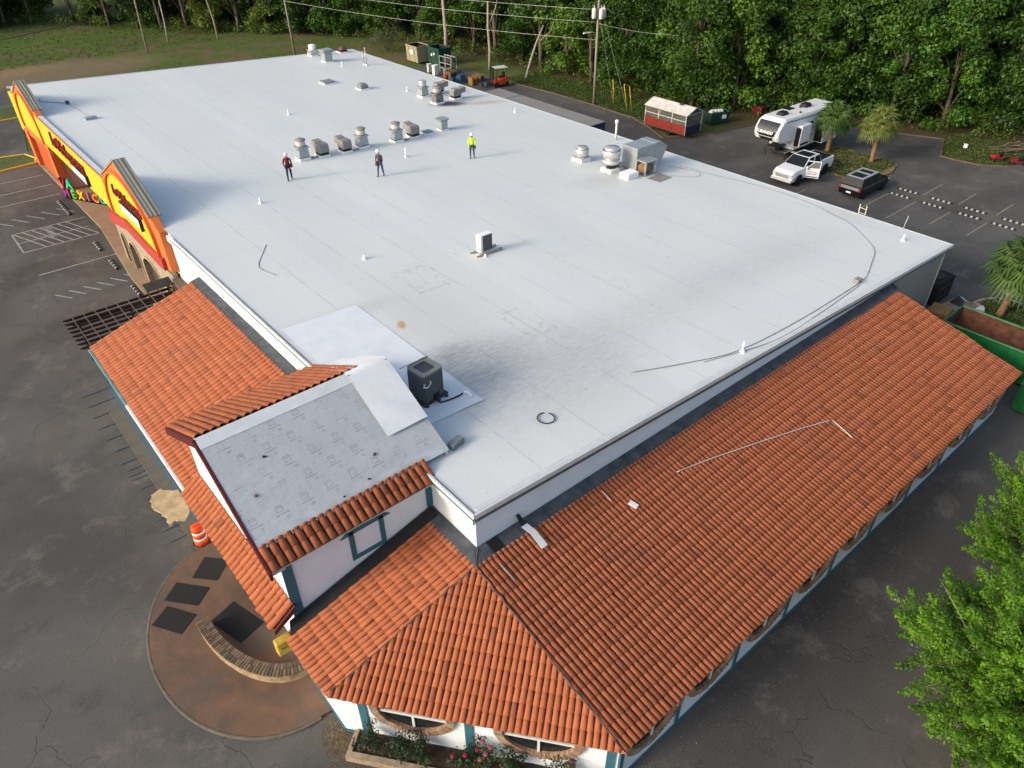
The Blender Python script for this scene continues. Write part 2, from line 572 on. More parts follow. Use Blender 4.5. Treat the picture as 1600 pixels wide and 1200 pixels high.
def m_underlay():
    """grey synthetic underlayment with its rows of printed marks (box, caption, short bars)"""
    t = NT('printed_underlayment')
    X, Y, Z = t.xyz()
    base = t.mix(t.noise(0.8, 6, 0.65), (0.36, 0.385, 0.41), (0.49, 0.515, 0.535))
    base = t.mix(t.math('MULTIPLY', t.step(t.noise(1.7, 6, 0.7, stretch=(0.5, 2, 1)), 0.55, 0.75), 0.3), base, (0.25, 0.265, 0.29))
    px, py = 0.86, 0.62
    row = t.math('FLOOR', t.math('DIVIDE', Y, py))
    u = t.math('FRACT', t.math('ADD', t.math('DIVIDE', X, px), t.math('MULTIPLY', row, 0.41)))
    v = t.math('FRACT', t.math('DIVIDE', Y, py))

    def band(x, a, b):
        return t.math('MULTIPLY', t.math('GREATER_THAN', x, a), t.math('LESS_THAN', x, b))

    def rect(a, b, c, d):
        return t.math('MULTIPLY', band(u, a, b), band(v, c, d))
    mark = t.math('SUBTRACT', rect(0.20, 0.46, 0.52, 0.86), rect(0.225, 0.435, 0.555, 0.825), clamp=True)
    mark = t.math('MAXIMUM', mark, t.math('MULTIPLY', rect(0.24, 0.42, 0.70, 0.80), t.step(t.noise(30, 1), 0.45, 0.55)))
    mark = t.math('MAXIMUM', mark, t.math('MULTIPLY', rect(0.12, 0.62, 0.36, 0.44), t.step(t.noise(40, 1), 0.42, 0.5)))
    mark = t.math('MAXIMUM', mark, rect(0.42, 0.58, 0.20, 0.245))
    mark = t.math('MAXIMUM', mark, rect(0.42, 0.56, 0.12, 0.155))
    col = t.mix(t.math('MULTIPLY', mark, t.math('MULTIPLY', t.step(t.noise(1.1, 4), 0.30, 0.6), 0.5)), base, (0.10, 0.105, 0.125))
    lap = t.math('ABSOLUTE', t.math('SUBTRACT', t.math('FRACT', t.math('DIVIDE', Y, 1.38)), 0.5))
    col = t.mix(t.math('MULTIPLY', t.step(lap, 0.488, 0.497), 0.15), col, (0.16, 0.165, 0.18))
    col = t.mix(t.math('MULTIPLY', t.step(t.noise(3.2, 7, 0.8, stretch=(2.2, 0.35, 1)), 0.50, 0.74), 0.28), col, (0.24, 0.255, 0.275))
    return t.out(col, 0.7, 0.3, bump=t.noise(1.6, 6, 0.7, stretch=(1, 2.5, 1)), bstr=0.6, bdist=0.05)


def m_patio():
    t = NT('stained_concrete')
    a = t.noise(0.6, 6, 0.65, dist=0.4)
    col = t.mix(t.step(a, 0.32, 0.68), (0.090, 0.066, 0.050), (0.165, 0.090, 0.055))
    col = t.mix(t.math('MULTIPLY', t.step(t.noise(1.1, 6, 0.7), 0.52, 0.72), 0.45), col, (0.20, 0.095, 0.042))
    col = t.mix(t.math('MULTIPLY', t.step(t.noise(0.35, 4), 0.5, 0.7), 0.5), col, (0.10, 0.085, 0.075))
    col = t.mix(t.math('MULTIPLY', t.step(t.noise(7, 3, 0.5), 0.72, 0.75), 0.6), col, (0.04, 0.03, 0.025))
    X, Y, Z = t.xyz()
    jy = t.math('ABSOLUTE', t.math('SUBTRACT', t.math('FRACT', t.math('DIVIDE', Y, 1.5)), 0.5))
    jx = t.math('ABSOLUTE', t.math('SUBTRACT', t.math('FRACT', t.math('DIVIDE', X, 1.5)), 0.5))
    j = t.math('MULTIPLY', t.step(t.math('MAXIMUM', jx, jy), 0.490, 0.497), 0.08)
    col = t.mix(j, col, (0.33, 0.24, 0.18))
    return t.out(col, 0.7, 0.3, bump=t.noise(25, 4), bstr=0.2, bdist=0.01)


def m_leaf(name, dark, light, yellow, tr=0.35):
    t = NT(name)
    oi = t.n('ShaderNodeObjectInfo')
    r = oi.outputs['Random']
    n1 = t.noise(0.55, 4, 0.6)
    n2 = t.noise(6, 3, 0.6)
    at = t.n('ShaderNodeAttribute', attribute_name='rnd')
    f = t.math('ADD', t.math('MULTIPLY', at.outputs['Fac'], 0.55), t.math('MULTIPLY', n1, 0.6))
    col = t.mix(t.step(f, 0.22, 0.88), dark, light)
    col = t.mix(t.math('MULTIPLY', t.step(t.math('ADD', r, t.math('MULTIPLY', n1, 0.5)), 0.70, 1.25), 0.6), col, yellow)
    col = t.mix(t.math('MULTIPLY', t.step(n2, 0.6, 0.8), 0.25), col, yellow)
    t.out(col, 0.5, 0.35)
    tl = t.n('ShaderNodeBsdfTranslucent')
    t.l(col, tl.inputs['Color'])
    mx = t.n('ShaderNodeMixShader')
    mx.inputs[0].default_value = tr
    t.l(t.b.outputs[0], mx.inputs[1])
    t.l(tl.outputs[0], mx.inputs[2])
    o = [n for n in t.t.nodes if n.type == 'OUTPUT_MATERIAL'][0]
    t.l(mx.outputs[0], o.inputs['Surface'])
    return t.m


def m_ribbed(name, c1, c2, pitch, axis=0, rough=0.45, metal=0.3):
    t = NT(name)
    s = t.xyz()[axis]
    fr = t.math('ABSOLUTE', t.math('SUBTRACT', t.math('FRACT', t.math('DIVIDE', s, pitch)), 0.5))
    col = t.mix(t.noise(0.6, 6, 0.65, stretch=(1, 1, 0.25)), c1, c2)
    t.b.inputs['Metallic'].default_value = metal
    return t.out(col, rough, 0.4, bump=t.step(fr, 0.30, 0.42), bstr=0.9, bdist=0.03)


ASPH, GRND, ROOF, TILE, ULAY, PATIO = m_asphalt(), m_ground(), m_roof(), m_tile(), m_underlay(), m_patio()
WHITE = mat('white_stucco', (0.66, 0.725, 0.775), 0.85, 0.05, 1.2, bump=0.15, bscale=40)
CREAM = mat('cream_stucco', (0.55, 0.52, 0.46), 0.85, 0.10, 1.5)
TEAL = mat('teal_paint', (0.035, 0.125, 0.165), 0.6, 0.12, 3)
FASCIA = mat('weathered_fascia', (0.085, 0.105, 0.115), 0.75, 0.35, 5, col2=(0.17, 0.155, 0.13))
COPING = mat('white_edge_metal', (0.58, 0.60, 0.60), 0.45, 0.10, 2.5)
FLASH = mat('dark_flashing', (0.045, 0.055, 0.068), 0.55, 0.35, 2.2, col2=(0.095, 0.105, 0.118))
BLACKF = mat('black_felt', (0.016, 0.017, 0.019), 0.75, 0.3, 3)
TBED = mat('tile_bed', (0.075, 0.030, 0.018), 0.9, 0.25, 6)
MORTAR = mat('grey_mortar', (0.10, 0.062, 0.05), 0.9, 0.4, 8)
BEIGE = m_ribbed('beige_ribbed_metal', (0.25, 0.235, 0.205), (0.33, 0.315, 0.28), 0.3, 0, 0.6, 0.0)
OXBLOOD = mat('oxblood_paint', (0.085, 0.013, 0.016), 0.55, 0.25, 4)
YELLOW = mat('yellow_paint', (0.66, 0.45, 0.03), 0.6, 0.05, 1)
ORANGE = mat('orange_paint', (0.60, 0.155, 0.04), 0.6, 0.06, 1)
REDP = mat('red_trim_paint', (0.36, 0.05, 0.042), 0.6, 0.08, 1)
RUST = mat('rust_orange_wall', (0.42, 0.075, 0.02), 0.7, 0.12, 1)
DKRED = mat('dark_red_letters', (0.17, 0.014, 0.018), 0.45, 0.15, 4)
BLACK = mat('black_paint', (0.012, 0.012, 0.013), 0.45, 0.2, 3)
GLASS = mat('dark_glass', (0.012, 0.016, 0.018), 0.12, 0.2, 1, spec=0.22)
CONC = mat('concrete', (0.30, 0.285, 0.25), 0.9, 0.18, 2, bump=0.2)
TANC = mat('tan_walk_concrete', (0.27, 0.195, 0.125), 0.9, 0.15, 0.8, bump=0.15)
GALV = mat('galvanised_steel', (0.36, 0.40, 0.41), 0.42, 0.15, 3, metal=0.45)
SILV = mat('spun_aluminium', (0.62, 0.62, 0.61), 0.32, 0.08, 3, metal=0.6)
GREYU = mat('grey_enamel', (0.235, 0.225, 0.215), 0.6, 0.12, 4)
WHITEP = mat('white_plastic', (0.80, 0.80, 0.80), 0.45, 0.04, 2)
PAINTW = mat('worn_white_marking', (0.46, 0.47, 0.47), 0.8, 0.0, 6, col2=(0.13, 0.125, 0.12))
PAINTB = mat('worn_blue_marking', (0.040, 0.115, 0.18), 0.8, 0.2, 5, col2=(0.075, 0.085, 0.09))
PAINTY = mat('worn_yellow_marking', (0.34, 0.31, 0.20), 0.8, 0.0, 6, col2=(0.12, 0.11, 0.09))
KERBY = mat('yellow_kerb', (0.62, 0.40, 0.04), 0.8, 0.2, 3)
RUBBER = mat('black_rubber', (0.014, 0.014, 0.015), 0.8, 0.2, 20, bump=0.3, bscale=60)
WOOD = mat('weathered_wood', (0.20, 0.14, 0.085), 0.85, 0.3, 3, stretch=(1, 12, 12))
STEEL = mat('dark_steel', (0.05, 0.05, 0.055), 0.5, 0.2, 4, metal=0.4)

# ---------------------------------------------------------------- ground, lots, kerbs, markings
gm = MB()
gm.add([(-260, -220, 0), (340, -220, 0), (340, 420, 0), (-260, 420, 0)], [(0, 1, 2, 3)])
struct(gm.build('ground', GRND, loc=(0, 0, -0.03)))

LOT = [(-120, -110), (80, -110), (80, 3.5), (66.3, 5.6), (64.7, 6.6), (63.2, 8.6), (63.0, 11.7), (68.1, 13.7), (64.5, 21.7), (60.5, 28.3),
       (53.0, 29.4), (47.9, 31.9), (50.7, 38.2), (50.9, 51.4), (50.1, 58.5), (50.3, 68), (45, 74), (36.5, 70), (30, 69.5), (-0.5, 69.5), (1.5, 82), (-120, 84)]
lm = MB()
lm.add([(x, y, 0) for x, y in LOT], [tuple(range(len(LOT)))])
lot = struct(lm.build('parking_lot', ASPH))


def sweep(path, w, h, z0=0.0):
    """kerb-like bar with a rectangular section along a ground path"""
    b = MB()
    P = [Vector((x, y, 0)) for x, y in path]
    vs = []
    for i, p in enumerate(P):
        t_ = (P[min(i + 1, len(P) - 1)] - P[max(i - 1, 0)]).normalized()
        nrm = Vector((-t_.y, t_.x, 0))
        a, c = p - nrm * w / 2, p + nrm * w / 2
        ch = min(0.03, w * 0.2)
        vs += [(a.x, a.y, z0), (a.x, a.y, z0 + h - ch), (a.x + nrm.x * ch, a.y + nrm.y * ch, z0 + h),
               (c.x - nrm.x * ch, c.y - nrm.y * ch, z0 + h), (c.x, c.y, z0 + h - ch), (c.x, c.y, z0)]
    n = 6
    fs = []
    for i in range(len(P) - 1):
        fs += [(i * n + k, i * n + (k + 1) % n, (i + 1) * n + (k + 1) % n, (i + 1) * n + k) for k in range(n)]
    fs += [tuple(range(n)), tuple(range(len(vs) - 1, len(vs) - 1 - n, -1))]
    return b.add(vs, fs)


KERBC = mat('weathered_kerb', (0.17, 0.145, 0.11), 0.9, 0.35, 1.2, col2=(0.115, 0.065, 0.042))
struct(sweep([(47.9, 31.9), (49.4, 34.8), (50.7, 38.2), (50.95, 45), (50.9, 51.4), (50.1, 58.5)], 0.16, 0.12).build('kerb', KERBC))
struct(sweep([(80, 3.5), (66.3, 5.6), (64.7, 6.6), (63.3, 8.4), (63.0, 10.2), (63.0, 11.7), (68.1, 13.7), (66.4, 17.6), (64.5, 21.7), (62.6, 25.2), (60.5, 28.3), (53.0, 29.5), (47.9, 31.9)], 0.16, 0.12).build('kerb', KERBC))
# palm island with straw mulch, right-hand palm island
ISL = [(51.4, 13.2), (55.5, 12.5), (57.6, 13.2), (58.2, 14.8), (58.4, 19.2), (57.4, 19.8), (55.2, 19.4), (51.6, 15.9), (51.2, 14.4)]
MULCH = mat('straw_mulch', (0.135, 0.085, 0.045), 0.95, 0.35, 2.5, col2=(0.30, 0.22, 0.12), bump=0.8, bscale=14)
im = MB()
im.prism(ISL, 'z', 0, 0.10)
struct(im.build('planting_island', MULCH))
c_ = [(37.6 + 2.1 * math.cos(a), -3.6 + 1.75 * math.sin(a)) for a in [i * 2 * math.pi / 28 for i in range(28)]]
im = MB()
im.prism(c_, 'z', 0, 0.12)
struct(im.build('planting_island', mat('grey_mulch', (0.16, 0.125, 0.09), 0.95, 0.4, 4, col2=(0.30, 0.26, 0.20), bump=0.9, bscale=12)))
k_ = sweep([(37.6 + 2.16 * math.cos(a), -3.6 + 1.81 * math.sin(a)) for a in [i * 2 * math.pi / 40 for i in range(41)]], 0.14, 0.15)
struct(k_.build('kerb', mat('yellow_faded_kerb', (0.40, 0.36, 0.20), 0.85, 0.2, 3)))
# yellow-kerbed lawn at the far front corner
LAWN = [(-30, 65.2), (-3.7, 64.8), (-0.7, 65.2), (-0.4, 66.5), (-0.9, 68.4), (-3, 68.9), (-30, 69.5)]
im = MB()
im.prism(LAWN, 'z', 0, 0.09)
struct(im.build('lawn', mat('lawn_grass', (0.045, 0.072, 0.018), 0.95, 0.3, 3, col2=(0.095, 0.12, 0.035), bump=0.9, bscale=25)))
struct(sweep(LAWN + [LAWN[0]], 0.18, 0.15).build('kerb', KERBY))
struct(sweep([(-40, 80.6), (1.6, 82)], 0.2, 0.15).build('kerb', KERBY))
im = MB()
im.add([(x, y, -0.012) for x, y in ((-120, 86.9), (2.2, 87.3), (4.5, 90), (3.5, 95.5), (-20, 97.5), (-120, 98))], [(0, 1, 2, 3, 4, 5)])
struct(im.build('driveway', ASPH))
im = MB()
im.prism([(-40, 80.8), (1.6, 82.1), (1.6, 87), (-40, 86.8)], 'z', -0.02, 0.02)
struct(im.build('lawn', MATS['lawn_grass']))

# tan front walk, blue edged walk by the tiled wing, half-round patio
wm = MB()
wm.prism([(-0.55, 64.5), (-0.4, 46), (-1.2, 36.5), (-1.35, 28.6), (0.2, 28.6), (0.2, 64.5)], 'z', 0, 0.12)
struct(wm.build('sidewalk', TANC, bevel=0.02))
wm = MB()
wm.bx(-6.72, -5.3, 10.6, 22.3, 0, 0.035)
wk = struct(wm.build('sidewalk', mat('buff_walk', (0.165, 0.13, 0.085), 0.9, 0.4, 1.6, col2=(0.10, 0.095, 0.085), bump=0.3), bevel=0.015))
wm = MB()
for y0, y1 in ((11.0, 15.0), (15.02, 18.8), (18.82, 22.3), (22.32, 24.6)):
    wm.bx(-6.14, -5.70, y0, y1, 0.006 if y0 > 22 else 0.034, 0.012 if y0 > 22 else 0.041)
wm.build('painted_line', PAINTB, wk)
ell = [(-6.25 + 3.6 * math.cos(a), 5.4 + 4.8 * math.sin(a)) for a in [RAD(90 + i * 180 / 36) for i in range(37)]]
pm = MB()
pm.prism(ell + [(-5.0, 0.4), (-5.0, 10.4)], 'z', 0, 0.09)
struct(pm.build('patio', PATIO))
struct(sweep([(-6.25 + 3.65 * math.cos(a), 5.4 + 4.85 * math.sin(a)) for a in [RAD(90 + i * 180 / 36) for i in range(37)]], 0.10, 0.094).build('kerb', mat('mossy_kerb', (0.115, 0.105, 0.08), 0.9, 0.3, 3)))


def stripe(x0, y0, x1, y1, w=0.1, m=PAINTW, z=0.006):
    d = Vector((x1 - x0, y1 - y0, 0)).normalized()
    n = Vector((-d.y, d.x, 0)) * w / 2
    b = MB()
    b.add([(x0 - n.x, y0 - n.y, z), (x1 - n.x, y1 - n.y, z), (x1 + n.x, y1 + n.y, z), (x0 + n.x, y0 + n.y, z)], [(0, 1, 2, 3)])
    return b.build('painted_line', m, lot)


def hatch(x0, x1, y0, y1, n, m=PAINTW, frame=PAINTW, lean=1.0):
    for a in ((x0, y0, x1, y0), (x0, y1, x1, y1), (x0, y0, x0, y1)):
        stripe(*a, 0.11, frame, 0.005)
    for i in range(n):
        xa = x0 + 0.12 + (x1 - x0 - lean) * i / max(1, n - 1)
        stripe(xa, y1 - 0.08, xa + lean - 0.15, y0 + 0.08, 0.10, m, 0.009)


hatch(-5.8, -0.7, 45.4, 49.3, 7, PAINTW, PAINTW, 1.5)
stripe(-5.8, 47.3, -0.9, 47.3, 0.1)
hatch(-5.8, -0.6, 36.0, 37.35, 6, PAINTW, PAINTB, 0.9)
stripe(-5.8, 40.9, -0.6, 40.9, 0.12)
stripe(-5.8, 44.0, -1.0, 44.0, 0.1, PAINTB)
hatch(-6.4, -1.0, 50.9, 52.6, 5, PAINTW, PAINTB, 1.1)
for y in (55.8, 58.6, 61.6):
    stripe(-6.2, y, -0.9, y, 0.11)
for i in range(8):
    stripe(-7.5, 24.4 - i * 1.12, -6.15, 24.4 - i * 1.12, 0.08, PAINTB, 0.042)
for i in range(8):
    stripe(-7.4, 17.0 - i * 0.8, -6.15, 17.0 - i * 0.8, 0.06, PAINTB, 0.042)
lt = text_mesh('NO PARKING', 0.62, 0.0, bold=0.01)
lt.materials.append(PAINTW)
o = place('painted_lettering', lt, lot, (-3.5, 47.9, 0.010))
o.rotation_euler = (0, 0, RAD(-90))
o.scale = (0.62, 1.0, 1)
for y in (10.5, 8.2, 5.5, 2.8, 0.0):
    stripe(46.1 if y > 6 else 47.5, y, 51.0, y, 0.1, PAINTY)
for y in (8.5, 5.75, 2.9):
    stripe(52.9, y, 56.3, y, 0.1, PAINTY)
stripe(44.6, 15.4, 46.6, 15.4, 0.1, PAINTY)
# pale trowelled patch in the asphalt by the entrance walk
pp = [(-6.62 + (x_ + 6.75) * .86, 13.5 + (y_ - 13.55) * .86) for x_, y_ in ((-7.25, 14.9), (-6.75, 15.05), (-6.12, 14.35), (-6.0, 13.4), (-6.15, 12.5), (-6.55, 12.05), (-7.0, 12.35), (-7.25, 12.2), (-7.2, 13.0), (-7.42, 13.7), (-7.45, 14.3))]
q_ = []
for i, (x, y) in enumerate(pp):
    x2, y2 = pp[(i + 1) % len(pp)]
    for k in range(4):
        u = k / 4
        q_.append((x + (x2 - x) * u + random.uniform(-.05, .05), y + (y2 - y) * u + random.uniform(-.05, .05)))
im = MB()
im.add([(x, y, 0.060) for x, y in q_] + [(-6.75 + (x + 6.75) * 1.06, 13.6 + (y - 13.6) * 1.05, 0.0) for x, y in q_],
       [tuple(range(len(q_)))] + [(i, len(q_) + i, len(q_) + (i + 1) % len(q_), (i + 1) % len(q_)) for i in range(len(q_))])
im.build('concrete_patch', mat('sandy_concrete', (0.36, 0.26, 0.145), 0.95, 0.25, 2.5, col2=(0.46, 0.36, 0.22), bump=0.6, bscale=8), lot)

# ---------------------------------------------------------------- the building
bld = thing('commercial_building', 'long low building with white flat roof, orange clay tile eaves and yellow sign fronts', 'building')
SX, SY = 34.95, 68.41


def bpart(mb, name, m, **k):
    return mb.build(name, m, bld, **k)


def solid(x0, x1, y0, y1, drop=0.14):
    b = MB()
    b.hexa([(x0, y0, 0), (x1, y0, 0), (x1, y1, 0), (x0, y1, 0)], [(x0, y0, RZ(x0) - drop), (x1, y0, RZ(x1) - drop), (x1, y1, RZ(x1) - drop), (x0, y1, RZ(x0) - drop)])
    return b


bpart(solid(0, 28.4, 0, 28.0), 'wall', WHITE)
bpart(solid(0.01, 34.9, 28.0, 40.0), 'wall', CREAM)
bpart(solid(2.4, 34.9, 40.0, 56.0), 'wall', RUST)
bpart(solid(0.01, 34.9, 56.0, SY - 0.05), 'wall', CREAM)
bpart(solid(28.4, 34.9, 0.02, 28.0), 'metal_wall', BEIGE)
b = MB()
b.bx(28.38, 28.5, -0.03, 0.02, 0, RZ(28.4) - 0.3)
b.bx(34.86, 34.95, -0.03, 0.05, 0, RZ(34.9) - 0.16)
bpart(b, 'corner_trim', mat('pale_trim', (0.50, 0.49, 0.46), 0.6, 0.1))
# soffit and beam over the recessed shopfront
b = MB()
b.bx(-0.04, 2.4, 40.0, 56.0, 3.92, 5.7)
bpart(b, 'soffit', RUST)
b = MB()
b.bx(-0.3, 2.4, 40.0, 56.0, 0.10, 0.125)
bpart(b, 'porch_floor', TANC)

# white membrane roof, its edge metal and fascias
b = MB()
NX, NY = 24, 46
vs, fs = [], []
for i in range(NX + 1):
    for j in range(NY + 1):
        x = -0.1 + (SX + 0.2) * i / NX
        y = -0.1 + (SY + 0.2) * j / NY
        w = 0.018 * math.sin(x * 0.9 + 1.3 * math.sin(y * 0.21)) * math.sin(y * 0.37 + x * 0.11) if 0 < i < NX and 0 < j < NY else 0
        vs.append((x, y, RZ(x) + w))
for i in range(NX):
    for j in range(NY):
        a = i * (NY + 1) + j
        fs.append((a, a + NY + 1, a + NY + 2, a + 1))
b.add(vs, fs, 0, True)
main_roof = bpart(b, 'main_roof', ROOF)


def edge_bar(x0, y0, x1, y1, w, lo, hi):
    """bar that follows the roof slope: offsets lo..hi from the roof surface"""
    bb = MB()
    d = Vector((x1 - x0, y1 - y0, 0)).normalized()
    n = Vector((-d.y, d.x, 0)) * w / 2
    c = [(x0 - n.x, y0 - n.y), (x1 - n.x, y1 - n.y), (x1 + n.x, y1 + n.y), (x0 + n.x, y0 + n.y)]
    bb.hexa([(x, y, RZ(x) + lo) for x, y in c], [(x, y, RZ(x) + hi) for x, y in c])
    return bb


bpart(edge_bar(-0.13, -0.20, SX + 0.12, -0.20, 0.10, -0.16, 0.050), 'edge_metal', COPING, bevel=0.012)
bpart(edge_bar(0.0, -0.02, SX, -0.02, 0.22, -0.02, 0.020), 'edge_metal', COPING, bevel=0.01)
bpart(edge_bar(-0.20, -0.25, -0.20, 27.2, 0.10, -0.12, 0.045), 'edge_metal', COPING, bevel=0.012)
bpart(edge_bar(SX + 0.13, -0.24, SX + 0.13, SY + 0.2, 0.12, -0.16, 0.012), 'edge_metal', COPING, bevel=0.012)
bpart(edge_bar(-0.2, SY + 0.16, SX + 0.1, SY + 0.16, 0.12, -0.16, 0.04), 'edge_metal', COPING, bevel=0.012)
bpart(edge_bar(-0.08, -0.165, SX + 0.05, -0.165, 0.07, -0.32, -0.165), 'fascia', FASCIA)
bpart(edge_bar(-0.12, -0.150, 28.4, -0.150, 0.06, -0.38, -0.325), 'fascia', TEAL)
bpart(edge_bar(-0.175, -0.14, -0.175, 27.2, 0.05, -0.30, -0.125), 'fascia', TEAL)
bpart(edge_bar(-0.10, -0.06, -0.10, 28.0, 0.12, -0.60, -0.301), 'wall_trim', WHITE)
bpart(edge_bar(SX + 0.16, 41.0, SX + 0.16, 67.5, 0.10, -0.42, -0.17), 'gutter', OXBLOOD)
bpart(edge_bar(SX + 0.45, 41.0, SX + 0.45, 67.5, 0.5, -0.62, -0.43), 'gutter', OXBLOOD)
# newer membrane patch by the condenser
b = MB()
pts = []
for i in range(9):
    for j in range(17):
        x, y = 0.14 + 3.78 * i / 8, 4.5 + 9.6 * j / 16
        pts.append((x, y, RZ(x) + 0.030 + 0.008 * math.sin(x * 3 + y) * math.sin(y * 1.7)))
b.add(pts, [(i * 17 + j, (i + 1) * 17 + j, (i + 1) * 17 + j + 1, i * 17 + j + 1) for i in range(8) for j in range(16)], 0, True)
bpart(b, 'membrane_patch', mat('new_white_membrane', (0.68, 0.715, 0.745), 0.45, 0.05, 1.2, col2=(0.74, 0.76, 0.78)))

# ---------------------------------------------------------------- clay tiles
PITCH, COURSE = 0.205, 0.41
SEG = 6


def tile_template(k_=1.0, lip=0.036, th=0.016):
    vs = []
    for (bb, r, c0) in ((-0.035, 0.096 * k_, lip), (COURSE + 0.05, 0.084 * k_, 0.006), (-0.035, 0.096 * k_ - th, lip - 0.002)):
        for k in range(SEG + 1):
            a = math.pi * k / SEG
            vs.append((r * math.cos(a), bb, c0 + r * 0.80 * math.sin(a)))
    n = SEG + 1
    fs = [(k, n + k, n + k + 1, k + 1) for k in range(SEG)]
    fs += [(k, k + 1, 2 * n + k + 1, 2 * n + k) for k in range(SEG)]
    return np.array(vs), fs


T_V, T_F = tile_template()
T_WIDE, _ = tile_template(1.30, 0.018, 0.006)      # broader tiles of the front wing and entrance gable
T_MESH = []
for i in range(14):
    me = bpy.data.meshes.new('roof_tile')
    me.from_pydata([tuple(v) for v in T_V], [], T_F)
    at = me.attributes.new('rnd', 'FLOAT', 'POINT')
    at.data.foreach_set('value', [float((i + 0.5) / 14)] * len(T_V))
    me.materials.append(TILE)
    me.polygons.foreach_set('use_smooth', [k < SEG for k in range(2 * SEG)])
    T_MESH.append(me)

TILE_JOBS = []        # every tile of every face, the nearest 300 become objects


def inside(poly, x, y):
    c = False
    n = len(poly)
    for i in range(n):
        x1, y1 = poly[i]
        x2, y2 = poly[(i + 1) % n]
        if (y1 > y) != (y2 > y) and x < (x2 - x1) * (y - y1) / (y2 - y1) + x1:
            c = not c
    return c


def tile_face(poly, clip=None, bed=True, single=True, lift=0.03, wide=False):
    """poly[0]->poly[1] is the eave. Builds the bed (part tile_roof) and queues the tiles"""
    PITCH = 0.275 if wide else 0.205
    P = [Vector(p) for p in poly]
    u = (P[1] - P[0]).normalized()
    n = (P[1] - P[0]).cross(P[2] - P[0]).normalized()
    if n.z < 0:
        n = -n
    v = n.cross(u)
    if v.z < 0:
        v = -v
    uv = [((p - P[0]).dot(u), (p - P[0]).dot(v)) for p in P]
    mb = MB()
    mb.slab([p + n * 0.0 for p in P], 0.12)
    bedo = bpart(mb, 'tile_roof', TBED)
    umin, umax = min(a for a, _ in uv), max(a for a, _ in uv)
    vmax = max(b_ for _, b_ in uv)
    rows = int(math.ceil(vmax / COURSE))
    cols = int(math.ceil((umax - umin) / PITCH))
    full, part_ = [], []
    for j in range(rows):
        for i in range(cols):
            a = umin + (i + 0.5) * PITCH
            b0 = j * COURSE
            cs = [(a + sx * 0.09, b0 + sy) for sx in (-1, 1) for sy in (0.02, COURSE - 0.02)]
            k = sum(inside(uv, *c) for c in cs)
            if k == 0:
                continue
            rec = (P[0] + u * (a + random.gauss(0, 0.004)) + v * (b0 + random.gauss(0, 0.008)) + n * (lift - 0.03 + random.uniform(0, 0.006)),
                   random.gauss(0, 0.009), 0.12 + 0.88 * random.random() if random.random() < 0.965 else random.random() * 0.12)
            if random.random() < 0.012:
                rec = (rec[0] - v * random.uniform(.03, .09), random.gauss(0, .06), rec[2])
            (full if k == 4 else part_).append(rec)
    TILE_JOBS.append(dict(bed=bedo, u=u, v=v, n=n, full=full, part=part_, P=P, single=single and not wide, tv=T_WIDE if wide else T_V))


def basis(job, rec):
    pos, yaw, r = rec
    u, v, n = job['u'], job['v'], job['n']
    uu = u * math.cos(yaw) + v * math.sin(yaw)
    vv = v * math.cos(yaw) - u * math.sin(yaw)
    return pos, uu, vv, n, r


def flush_tiles(limit=296):
    cand = []
    for ji, job in enumerate(TILE_JOBS):
        if job['single']:
            for ti, rec in enumerate(job['full']):
                cand.append(((rec[0] - CAM_LOC).length, ji, ti))
    cand.sort()
    chosen = set((a, b_) for _, a, b_ in cand[:limit])
    for ji, job in enumerate(TILE_JOBS):
        V, F, RN = [], [], []
        off = 0
        nt = len(T_V)
        for lst, isfull in ((job['full'], True), (job['part'], False)):
            for ti, rec in enumerate(lst):
                pos, uu, vv, n, r = basis(job, rec)
                if isfull and (ji, ti) in chosen:
                    o = bpy.data.objects.new('roof_tile', T_MESH[int(r * 13.99)])
                    C.objects.link(o)
                    o.parent = job['bed']
                    o.matrix_local = Matrix(((uu.x, vv.x, n.x, pos.x), (uu.y, vv.y, n.y, pos.y), (uu.z, vv.z, n.z, pos.z), (0, 0, 0, 1)))
                    continue
                M3 = np.array([uu, vv, n])
                V.append(job['tv'] @ M3 + np.array(pos))
                F += [[q + off for q in f] for f in T_F]
                RN += [r] * nt
                off += nt
        if not V:
            continue
        V = np.concatenate(V)
        me = bpy.data.meshes.new('roof_tiles')
        me.from_pydata(V.tolist(), [], F)
        at = me.attributes.new('rnd', 'FLOAT', 'POINT')
        at.data.foreach_set('value', RN)
        me.polygons.foreach_set('use_smooth', [k % (2 * SEG) < SEG for k in range(len(F))])
        bm = bmesh.new()
        bm.from_mesh(me)
        P, n = job['P'], job['n']
        cen = sum(P, Vector()) / len(P)
        for i in range(1, len(P)):
            a, c = P[i], P[(i + 1) % len(P)]
            no = (c - a).cross(n).normalized()
            if (cen - a).dot(no) > 0:
                no = -no
            bmesh.ops.bisect_plane(bm, geom=bm.verts[:] + bm.edges[:] + bm.faces[:], plane_co=a + no * 0.01, plane_no=no, clear_outer=True)
        bm.to_mesh(me)
        bm.free()
        me.materials.append(TILE)
        o = place('roof_tiles', me, job['bed'])
        o['kind'] = 'stuff'


APEX = (-0.42, -0.5, 3.99)
K1, K2 = (-6.16, -0.45, 2.54), (-0.6, -7.40, 2.54)
tile_face([K2, (27.35, -7.38, 2.54), (27.85, -0.55, 3.975), APEX])
tile_face([K1, K2, APEX])
tile_face([(-6.18, 2.12, 2.54), K1, APEX, (-0.42, 2.12, 3.99)])
tile_face([(-6.12, 24.25, 2.68), (-6.12, 10.3, 2.68), (-0.5, 10.3, 4.45), (-0.5, 24.05, 4.45)], wide=True)
GS = 0.517                         # slope of the entrance gable
RIDGE = (6.45, 8.10)


def gz(y):
    return RIDGE[1] - GS * abs(y - RIDGE[0])


